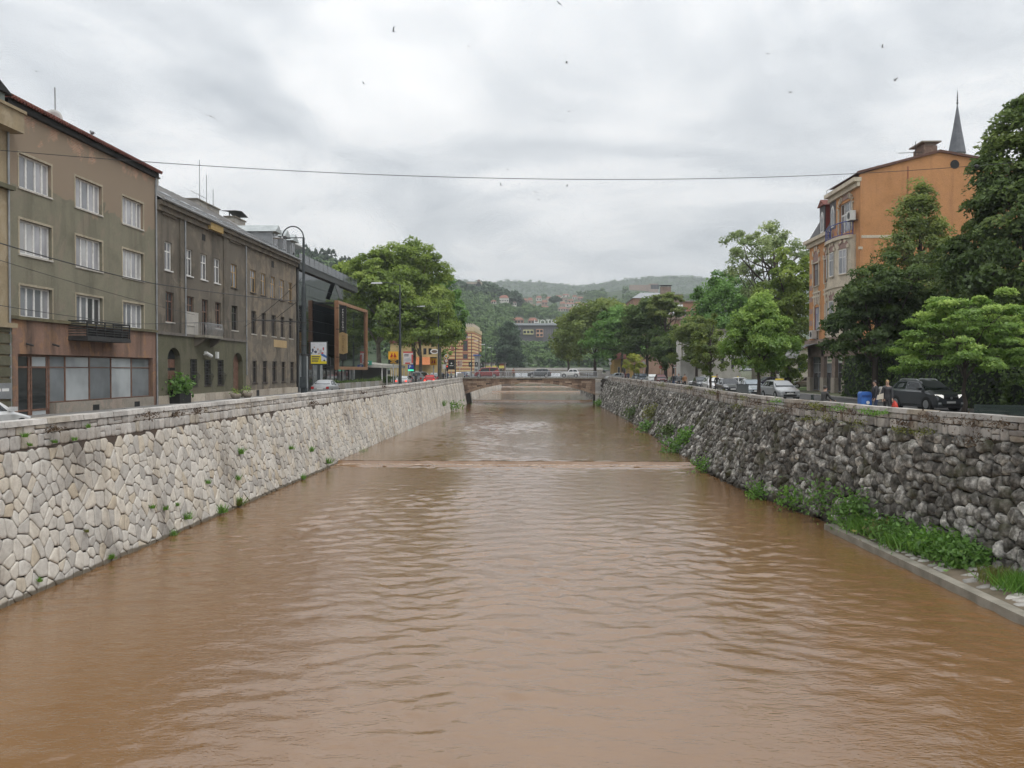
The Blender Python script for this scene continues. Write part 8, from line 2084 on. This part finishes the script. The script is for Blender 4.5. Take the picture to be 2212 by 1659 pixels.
# three walking men, man by the tree, others
for D, Y, lab, top, lg, hd, hgt, ph in [(1455, 108, 'man in black jacket and jeans walking first of three by the parapet', (.02, .02, .025), (.06, .09, .16), PI * .9, 1.8, 1), (1466, 109.5, 'man in grey jacket walking between the black and tan jacketed men', (.24, .24, .25), (.03, .03, .035), PI * .95, 1.76, -1), (1479, 106, 'man in tan jacket and black trousers walking by the parapet', (.40, .20, .09), (.02, .02, .02), PI, 1.74, 1), (1548, 88, 'man in dark clothes standing by the thin olive tree', (.025, .024, .025), (.02, .02, .02), PI * 1.1, 1.78, 1), (1345, 150, 'person in grey jacket walking near the right bridge end', (.25, .25, .26), (.05, .05, .06), PI, 1.7, 1), (1357, 149, 'person in dark blue coat walking near the right bridge end', (.03, .035, .08), (.03, .03, .035), PI, 1.72, -1), (1351, 153, 'person in wine red top between grey jacket and dark blue coat', (.16, .04, .05), (.03, .03, .035), PI, 1.66, 1)]:
    person(lab, gx(D, Y), Y, zright(Y), hd, hgt, top, lg, pose='walk', stride=.2, phase=ph)
person('person in dark brown clothes striding across the stone bridge', onY(1087, 812, 167.0).x, 167.0, ZD - .02, PI / 2, 1.72, (.10, .07, .05), (.08, .07, .06), pose='walk', stride=.32)
person('person in red top and dark trousers standing on the stone bridge', onY(1109, 812, 167.0).x, 167.0, ZD - .02, PI, 1.78, (.36, .13, .08), (.06, .055, .05), pose='stand')
for D, Y, lab, top in [(864, 118, 'dark figure on the pavement before the cafe pavilion', (.02, .02, .022)), (886, 126, 'person in black crossing under the plane trees', (.025, .025, .028)), (899, 128, 'person in dark grey beside the blue parking sign', (.05, .05, .055)), (958, 158, 'person in black jacket at the traffic light', (.02, .02, .025)), (967, 161, 'person in blue jacket at the left bridge corner', (.03, .06, .22)), (975, 164, 'person in pale jacket at the left bridge corner', (.35, .35, .36))]:
    person(lab, gx(D, Y), Y, zleft(Y), PI * .9, 1.72, top, pose='walk', stride=.15)

# ================================================================== STREET FURNITURE, BIRDS, SMALL PLANTS
M_bench = pm('bench_green', (.02, .035, .028), (.013, .024, .02), 4, .6)
def bench(label, X, Y, rot):
    w = thing('bench', label, 'bench', (X, Y, ZR), rot)
    for k in range(4):
        m = MB(); m.box(-.95, .95, -.05 - .03 * k * .3, -.02 - .03 * k * .3, .46 + .12 * k, .57 + .12 * k); m.build('back_slat', M_bench, w, local=True)
    for k in range(3):
        m = MB(); m.box(-.95, .95, .0 + .15 * k, .13 + .15 * k, .42, .46); m.build('seat_slat', M_bench, w, local=True)
    for x in (-.8, .8):
        m = MB(); m.box(x - .04, x + .04, -.08, .44, 0, .42); m.box(x - .04, x + .04, -.09, -.05, .42, .94); m.build('leg', M_bench, w, local=True)
b0 = onZ(1752, 868, ZR); bench('dark green bench beside the seated man', gx(1752, 47), 47.0, PI * .5 - .35)
bench('dark green bench beneath the clipped dark hedge', gx(2165, 33.5), 33.5, PI * .5 + 1.05)
def blue_bin():
    X, Y = gx(1868, 44.6), 44.6
    w = thing('litter_bin', 'blue plastic bin with rounded hood on thin legs beside the standing person', 'bin', (X, Y, ZR))
    F = Fr((X, Y, ZR), (1, 0, 0), (0, -1, 0)); Mb = pm('bin_blue', (.05, .16, .50), (.04, .13, .42), 2, .4)
    m = MB(); m.prism(F, [(-.42, .22), (.42, .22), (.44, 1.08), (.40, 1.18), (.30, 1.22), (-.30, 1.22), (-.40, 1.18), (-.44, 1.08)], -.32, .32); m.build('shell', Mb, w)
    m = MB(); m.prism(F, [(-.34, .93), (.34, .93), (.34, 1.06), (-.34, 1.06)], .32, .34); m.build('flap', pm('bin_blue_dark', (.02, .07, .28), (.016, .06, .22), 2, .5), w)
    m = MB(); m.prism(F, [(-.36, .30), (.36, .30), (.36, .86), (-.36, .86)], .32, .335); m.build('door', pm('bin_blue_light', (.06, .19, .55), (.05, .16, .48), 2, .4), w)
    for u in (-.36, .36):
        for n in (-.25, .25):
            m = MB(); m.tube([F.p(u, -.02, n), F.p(u, .3, n)], .02, 6); m.build('leg', M_iron, w)
    w.scale = (.66, .66, .95)
    m = MB(); m.prism(F, [(.05 + .09 * math.cos(6.2832 * i / 10), .62 + .09 * math.sin(6.2832 * i / 10)) for i in range(10)], .32, .326); m.build('emblem', M_white, w)
blue_bin()
def elec_box():
    X, Y = gx(1604, 72), 72
    w = thing('utility_box', 'grey metal utility box standing between the parked black and blue grey cars', 'box', (X, Y, ZR))
    m = MB(); m.box(X - .45, X + .45, Y - .2, Y + .2, ZR, ZR + 1.05); m.build('cabinet', cmat('cabinet_grey', (.11, .12, .12)), w); m = MB(); m.box(X - .48, X + .48, Y - .23, Y + .23, ZR + 1.05, ZR + 1.1); m.build('lid', M_trim, w)
elec_box()
def pot_plant(label, reg, x, y, Xp, r, leafn, sz, hgt, potm, foot=ZL + .12, name='flower_pot'):
    p = onX(*px(reg, x, y), Xp); w = thing(name, label, 'potted plant', (p.x, p.y, foot))
    m = MB(); m.lathe((p.x, p.y, foot), [(r * .6, 0), (r * .9, r * .4), (r, r * .9), (r * .92, r * .95), (r * .8, r * .85)], 12); m.build('pot', potm, w, smooth=True)
    rg = np.random.default_rng(int(x)); n = leafn; P = rg.normal(size=(n, 3)) * np.array([r * .5, r * .5, hgt * .3]) + np.array([p.x, p.y, foot + r * .9 + hgt * .45]); N = rg.normal(size=(n, 3)) + np.array([0, 0, .5]); N /= np.linalg.norm(N, axis=1, keepdims=True)
    V, Q = leaf_quads(P, N, sz, rg); np_mesh('foliage', V, Q, LEAF['linden'], w, tint=np.repeat(rg.random(n), 4), kind='stuff')
pot_plant('stone bowl of flowers left of the arched front door', 'A4', 1092, 1300, XF + .9, .42, 60, .14, .5, M_plinth)
pot_plant('stone bowl of flowers right of the arched front door', 'A4', 1228, 1290, XF + .9, .42, 60, .14, .6, M_plinth)
def arch_planter():
    a, c = fl('A4', 300, 1200)[0], fl('A4', 452, 1200)[0]
    w = thing('planter_box', 'dark boxed shrub blocking the arched gateway of the brown house', 'planter', (XF + .4, (a + c) / 2, ZL + .12))
    zt = fl('A4', 370, 1270)[1]
    m = MB(); m.fb(FL, a + .1, c - .1, ZL + .1, zt, .05, .75); m.build('box', M_black, w)
    rg = np.random.default_rng(5); n = 520; P = np.stack([XF + .4 + rg.normal(0, .28, n), (a + c) / 2 + rg.normal(0, .6, n), zt + .5 + rg.normal(0, .35, n)], 1); N = rg.normal(size=(n, 3)) + np.array([.4, 0, .6]); N /= np.linalg.norm(N, axis=1, keepdims=True)
    V, Q = leaf_quads(P, N, .26, rg); np_mesh('foliage', V, Q, LEAF['green'], w, tint=np.repeat(np.clip(rg.normal(.45, .25, n), 0, 1), 4), kind='stuff')
arch_planter()
# gulls
M_gull = pm('gull_grey', (.30, .30, .31), (.22, .22, .23), 4, .7); M_gullw = pm('gull_wing', (.24, .24, .25), (.16, .16, .17), 4, .7)
gulls = [(78, 154, 62, .1, .5), (455, 251, 58, .3, .15), (850, 68, 70, 1.2, .9), (786, 181, 85, .8, .6), (1208, 8, 75, .4, .4), (1224, 136, 80, 1.0, .7), (1229, 241, 100, .3, .5), (1096, 366, 110, .2, .3), (1082, 400, 110, .9, .8), (1157, 415, 120, .1, .4), (1225, 402, 115, 1.1, .8), (1163, 431, 125, .5, .3), (1219, 475, 130, .2, .4), (1034, 478, 135, .6, .3), (1658, 116, 85, .2, .3), (1707, 199, 70, .5, .35), (1906, 102, 90, .8, .7), (1933, 174, 80, 1.3, .9), (1462, 336, 120, .3, .3), (1556, 370, 125, .2, .2), (1012, 100, 130, .7, .5)]
def gull_mesh(flap):
    b = MB(); b.lathe((0, 0, 0), [(.01, -.24), (.05, -.16), (.075, 0), (.06, .12), (.045, .17), (.04, .21), (.01, .27)], 8, axis='y')
    wv = MB()
    for sx in (-1, 1):
        h1, h2 = .16 * flap, .10 * flap - .12 * (1 - flap)
        P = [(sx * .04, .10, .03), (sx * .04, -.07, .03), (sx * .30, -.06, .03 + h1), (sx * .30, .13, .03 + h1), (sx * .62, -.10, .03 + h1 + h2), (sx * .60, -.02, .03 + h1 + h2)]
        wv.add(P + [(x, y, z - .014) for x, y, z in P], [(0, 1, 2, 3), (3, 2, 4, 5), (9, 8, 7, 6), (11, 10, 8, 9), (0, 3, 9, 6), (3, 5, 11, 9), (1, 7, 8, 2), (2, 8, 10, 4), (4, 10, 11, 5)])
    t = MB(); t.hexa([(-.05, -.34, 0), (-.02, -.20, 0), (.02, -.20, 0), (.05, -.34, 0), (-.05, -.34, .012), (-.02, -.20, .014), (.02, -.20, .014), (.05, -.34, .012)])
    return b, wv, t
for D, yD, Y, yaw_, fl_ in gulls:
    p = onY(D, yD, Y); w = thing('gull', 'grey gull gliding in the overcast sky', 'bird', p, yaw_ + .4, group='gulls in the sky'); w.rotation_euler = (.25, .3 * math.sin(D), yaw_ + .4)
    w.scale = (.58, .58, .58)
    b, wv, t = gull_mesh(fl_ * 2 - .4)
    b.build('body', M_gull, w, smooth=True, local=True); wv.build('wings', M_gullw, w, local=True); t.build('tail', M_gullw, w, local=True)
def pigeon():
    p = onX(*px('A1', 845, 632), XF + .25); zt = onX(325, 370, XF).z
    w = thing('pigeon', 'dark pigeon perched on the eaves of the olive house', 'bird', (p.x, p.y, zt + .22), 1.0)
    m = MB(); m.lathe((0, 0, .16), [(.01, -.20), (.07, -.10), (.10, .02), (.07, .12), (.04, .16)], 8, axis='y'); m.lathe((0, .17, .27), [(.02, -.04), (.055, 0), (.05, .04), (.01, .09)], 8, axis='y'); m.tube([(0, .12, .18), (0, .17, .26)], .05, 6); m.build('body', M_gullw, w, smooth=True, local=True)
    m = MB(); m.tube([(.03, .02, 0), (.03, .02, .1)], .01, 4); m.tube([(-.03, .02, 0), (-.03, .02, .1)], .01, 4); m.build('leg', M_iron, w, local=True)
pigeon()
# plants on the walls
def tuft(name, label, p, n, spread, hgt, size, leaf, seed, group=None, blade=False, kind_=None):
    rg = np.random.default_rng(seed)
    if blade:
        b = np.stack([rg.normal(0, spread * .5, n), rg.normal(0, spread * .5, n), np.zeros(n)], 1); d = np.stack([rg.normal(0, .45, n), rg.normal(0, .45, n), np.ones(n)], 1); L = hgt * rg.uniform(.5, 1.1, n)
        sd = np.stack([rg.normal(size=n), rg.normal(size=n), np.zeros(n)], 1); sd /= np.linalg.norm(sd, axis=1, keepdims=True); tip = b + d * L[:, None]; mid = b + d * L[:, None] * .5 + np.array([0, 0, .04]) * L[:, None]
        V = np.stack([b - sd * size * .3, b + sd * size * .3, mid + sd * size * .25, tip], 1).reshape(-1, 3)
        Q = np.arange(4 * n).reshape(n, 4)
    else:
        P = rg.normal(size=(n, 3)) * np.array([spread * .5, spread * .5, hgt * .35]) + np.array([0, 0, hgt * .5]); N = rg.normal(size=(n, 3)) + np.array([0, 0, .6]); N /= np.linalg.norm(N, axis=1, keepdims=True); V, Q = leaf_quads(P, N, size, rg)
    o = np_mesh(name, V + np.array([p[0], p[1], p[2]]), Q, LEAF[leaf], tint=np.repeat(np.clip(rg.normal(.5, .22, n), 0, 1), 4))
    if name in ('apron_weed', 'parapet_weed', 'dry_weed'): o['kind'] = 'stuff'
    return tag(o, label, 'plant', group)
def lw_at(D, yD):                                     # point on the left wall face
    p = onX(D, yD, -15.6); z = min(max(p.z, 0), 5); return onX(D, yD, (lb(p.y) + (LT - lb(p.y)) * z / 4.3 if z < 4.3 else LT) + .07)
def rw_at(D, yD):
    Y = 60.0
    for _ in range(30):
        p = onY(D, yD, Y); z = min(max(p.z, 0), 5.2); X = rb(Y) + (rt(Y) - rb(Y)) * min(1, z / 4.45) - .12; Y = Y * (1 - .5 * (p.x - X) / max(p.x, 4))
    return onY(D, yD, Y)
Wp = lambda reg, x, y: px(reg, x, y)
for k, (reg, x, y, s, leaf) in enumerate([('W1', 1600, 880, 1.0, 'grass'), ('W1', 1345, 935, .75, 'grass'), ('W1', 1190, 875, .5, 'grass'), ('W1', 1095, 865, .45, 'grass'), ('W1', 1275, 850, .4, 'grass'), ('W1', 1500, 685, .5, 'grass'), ('W1', 1720, 655, .6, 'grass'), ('W1', 1735, 470, .5, 'grass'), ('W1', 1725, 835, .8, 'moss'), ('W1', 800, 1225, .6, 'grass'), ('W1', 280, 1395, .5, 'grass'), ('W1', 175, 348, .5, 'grass'), ('W1', 205, 415, .4, 'grass'), ('W1', 385, 393, .4, 'grass'), ('W1', 525, 375, .4, 'grass'), ('W1', 632, 282, .45, 'grass'), ('W1', 1250, 1055, .6, 'grass'), ('W1', 620, 1040, .4, 'moss'), ('W4', 690, 725, .7, 'grass'), ('W4', 495, 710, .5, 'grass'), ('W4', 845, 835, .8, 'grass'), ('W4', 1150, 770, 1.2, 'grass'), ('W4', 1215, 740, .9, 'moss'), ('W4', 1480, 620, .9, 'grass'), ('W4', 1920, 300, 1.6, 'grass'), ('W4', 25, 745, .7, 'grass'), ('W4', 610, 985, .6, 'grass'), ('W4', 20, 1210, .9, 'grass')]):
    p = lw_at(*Wp(reg, x, y)); s *= min(1.6, p.y / 32); tuft('wall_fern', 'small %s fern sprouting from the joints of the pale stone wall' % ('green' if leaf == 'grass' else 'yellow green'), (p.x + .05, p.y, p.z - .15 * s), int(30 + 40 * s), .16 * s, .40 * s, .05, leaf, 200 + k, 'ferns on the pale wall' if leaf == 'grass' else 'yellow ferns on the pale wall', True)
p = lw_at(*Wp('W4', 2010, 385)); tuft('river_bush', 'bright green bush at the water by the left bridge end', (p.x + .3, p.y, .35), 220, 2.0, 1.3, .3, 'grass', 260)
for k, (reg, x, y, s) in enumerate([('W1', 1050, 195, 1.2), ('W1', 370, 285, .7), ('W1', 1265, 185, .8), ('W1', 1420, 160, .8), ('W4', 690, 290, 1.0), ('W4', 1165, 195, 1.0), ('W4', 1360, 140, .9)]):
    p = lw_at(*Wp(reg, x, y)); tuft('dry_weed', 'dry reddish weeds hanging in the parapet joints above the pale wall', (p.x + .03, p.y, p.z - .15), int(60 * s) + 20, .45 * s, .22 * s, .10, 'redmoss', 280 + k, 'dry weeds on the left parapet')
for k, (reg, x, y, s, leaf) in enumerate([('B8', 150, 520, 1.0, 'moss'), ('B8', 370, 530, .9, 'grass'), ('B8', 250, 640, 1.2, 'moss'), ('B8', 560, 680, 1.3, 'moss'), ('B8', 480, 590, 1.0, 'redmoss'), ('B8', 650, 570, .8, 'grass'), ('B8', 720, 585, .6, 'grass'), ('B8', 1020, 690, .7, 'redmoss'), ('B8', 1330, 640, 1.2, 'redmoss'), ('B8', 1700, 680, 1.2, 'redmoss'), ('B8', 2020, 700, 1.1, 'redmoss'), ('B8', 1250, 770, .9, 'moss'), ('B8', 1090, 770, .6, 'moss'), ('B8', 980, 745, .7, 'moss'), ('B8', 1750, 860, 1.2, 'redmoss'), ('B8', 820, 580, .6, 'grass'), ('B8', 60, 640, .9, 'moss'), ('B7', 830, 910, 1.2, 'moss'), ('B7', 1330, 960, 1.2, 'moss'), ('B7', 1550, 980, 1.4, 'redmoss'), ('B7', 1900, 900, 1.2, 'redmoss'), ('B7', 2080, 900, .9, 'moss'), ('B7', 430, 690, 1.4, 'moss'), ('B7', 900, 780, .9, 'moss'), ('B7', 1100, 860, 1.1, 'redmoss'), ('B7', 60, 620, 1.0, 'moss'), ('B7', 230, 750, 1.2, 'redmoss'), ('B7', 1430, 830, .8, 'grass'), ('W3', 560, 130, 1.8, 'redmoss'), ('W3', 800, 150, 1.6, 'moss')]):
    q = Wp(reg, x, y); p = rw_at(*q); lbl = {'moss': 'yellow green moss cushion', 'redmoss': 'dry reddish weeds', 'grass': 'fresh green weeds'}[leaf] + ' on the mossy squared parapet'
    tuft('parapet_weed', lbl, (p.x - .10, p.y, p.z - .12 * s), int(110 * s), .55 * s, .26 * s, .09, leaf, 320 + k, lbl)
for k, (reg, x, y, s, leaf, lab) in enumerate([('W3', 95, 365, 1.22, 'grass', 'bright green bush at the water by the right bridge end'), ('W3', 980, 850, 1.44, 'green', 'leafy bush growing from the boulders above the weir'), ('W3', 1090, 740, 0.94, 'grass', 'light green shoots on the boulders above the leafy bush'), ('W3', 1300, 1050, 1.01, 'grass', 'small leafy bush at the waterline just below the weir'), ('W3', 650, 630, 1.15, 'green', 'dark bush at the waterline halfway to the bridge'), ('W3', 470, 470, 1.30, 'dark', 'dark ivy patch on the boulders towards the bridge'), ('W3', 700, 470, 1.30, 'moss', 'yellowish ivy patch on the boulders towards the bridge'), ('W3', 900, 690, 1.15, 'dark', 'dark green creeper hanging over the boulders'), ('W2', 95, 740, .9, 'grass', 'pair of grass tufts at the waterline under the parapet notch'), ('W2', 340, 790, 1.1, 'grass', 'long green grass clump hanging over the water'), ('W2', 545, 780, 1.1, 'green', 'climbing leafy shrub beside the ledge end')]):
    p = rw_at(*Wp(reg, x, y)); tuft('bank_shrub', lab, (p.x - .35, p.y, p.z - .45 * s), int(230 * s), .75 * s, .95 * s, .17 if p.y < 60 else .26, leaf, 380 + k)
def on_apron(reg, x, y): return onZ(*Wp(reg, x, y), .4)
p = on_apron('W2', 745, 960); tuft('elder_shrub', 'bushy elder shrub at the end of the concrete ledge', (p.x, p.y, p.z - .1), 700, 1.1, 1.3, .20, 'green', 401)
for k, (x, y, s, leaf, lab, blade) in enumerate([(1110, 1040, 1.0, 'green', 'dark nettles between two grass clumps on the apron', False), (1230, 1090, 1.0, 'grass', 'long bright grass before the nettles on the apron', True), (1400, 1160, 1.1, 'green', 'low leafy weeds beside the broad grass patch', False), (1700, 1240, 1.1, 'green', 'low nettles edging the paving stones', False), (1500, 1180, 1.0, 'grass', 'light green leafy plants edging the paving stones', False), (930, 990, 1.0, 'grass', 'tall grass beside the elder shrub', True), (1040, 1010, 1.0, 'grass', 'thick grass clump under the boulder wall by the apron', True), (1180, 1060, 1.0, 'green', 'nettles growing behind the paved apron', False), (1290, 1040, .9, 'moss', 'pale seeding weeds among the nettles', False), (1330, 1120, 1.1, 'grass', 'broad bright grass patch on the paved apron', True), (1450, 1110, 1.1, 'green', 'leafy weeds against the dark boulders behind the apron', False), (1560, 1080, 1.0, 'green', 'white flowering cow parsley by the boulder wall', False), (1640, 1170, 1.2, 'grass', 'bright leafy weeds spreading over the paved apron', False), (1780, 1200, 1.1, 'green', 'dense nettles before the dark boulders', False), (1880, 1230, 1.1, 'green', 'dark leafy weeds at the wide end of the apron', False), (1750, 1340, .7, 'moss', 'small yellow green grass cushion among the paving stones', True), (1840, 1400, .9, 'grass', 'bright grass tuft near the ledge', True), (1070, 1110, .5, 'moss', 'little moss cushion on the apron stones', True), (1340, 1240, .4, 'grass', 'tiny grass tuft between apron stones', True), (1530, 1150, 1.0, 'grass', 'long grass in the middle of the apron border', True)]):
    p = on_apron('W2', x, y); tuft('apron_weed', lab, (max(min(p.x, rb(p.y) - .2), rb(p.y) - .75), p.y, .34), int(760 * s), .8 * s, .6 * s, .16 if not blade else .06, leaf, 420 + k, None, blade)
def grass_patch():
    rg = np.random.default_rng(9); n = 5200
    Y = rg.uniform(100, 118, n); X = rg.uniform(26, 34, n)
    m = MB(); m.box(25.5, 34.5, 99, 119, ZR - .05, ZR + .03); o = m.build('lawn', pm('lawn_soil', (.09, .14, .03), (.06, .10, .025), .6, .95)); struct(o)
grass_patch()
# ------------------------------------------------------------------ haze
def haze():
    m = MB(); m.box(-2700, 2900, -60, 3560, -3.5, 345); o = m.build('haze', haze_mat()); o['kind'] = 'stuff'
    tag(o, 'thin pale haze filling the valley', 'haze')
def haze_mat():
    m = bpy.data.materials.new('haze_air'); m.use_nodes = True; nt = m.node_tree; nt.nodes.clear()
    v = nt.nodes.new('ShaderNodeVolumePrincipled'); o = nt.nodes.new('ShaderNodeOutputMaterial')
    v.inputs['Color'].default_value = (.90, .96, 1.0, 1); v.inputs['Density'].default_value = .00023; v.inputs['Anisotropy'].default_value = 0.0
    nt.links.new(v.outputs[0], o.inputs['Volume']); return m
haze()
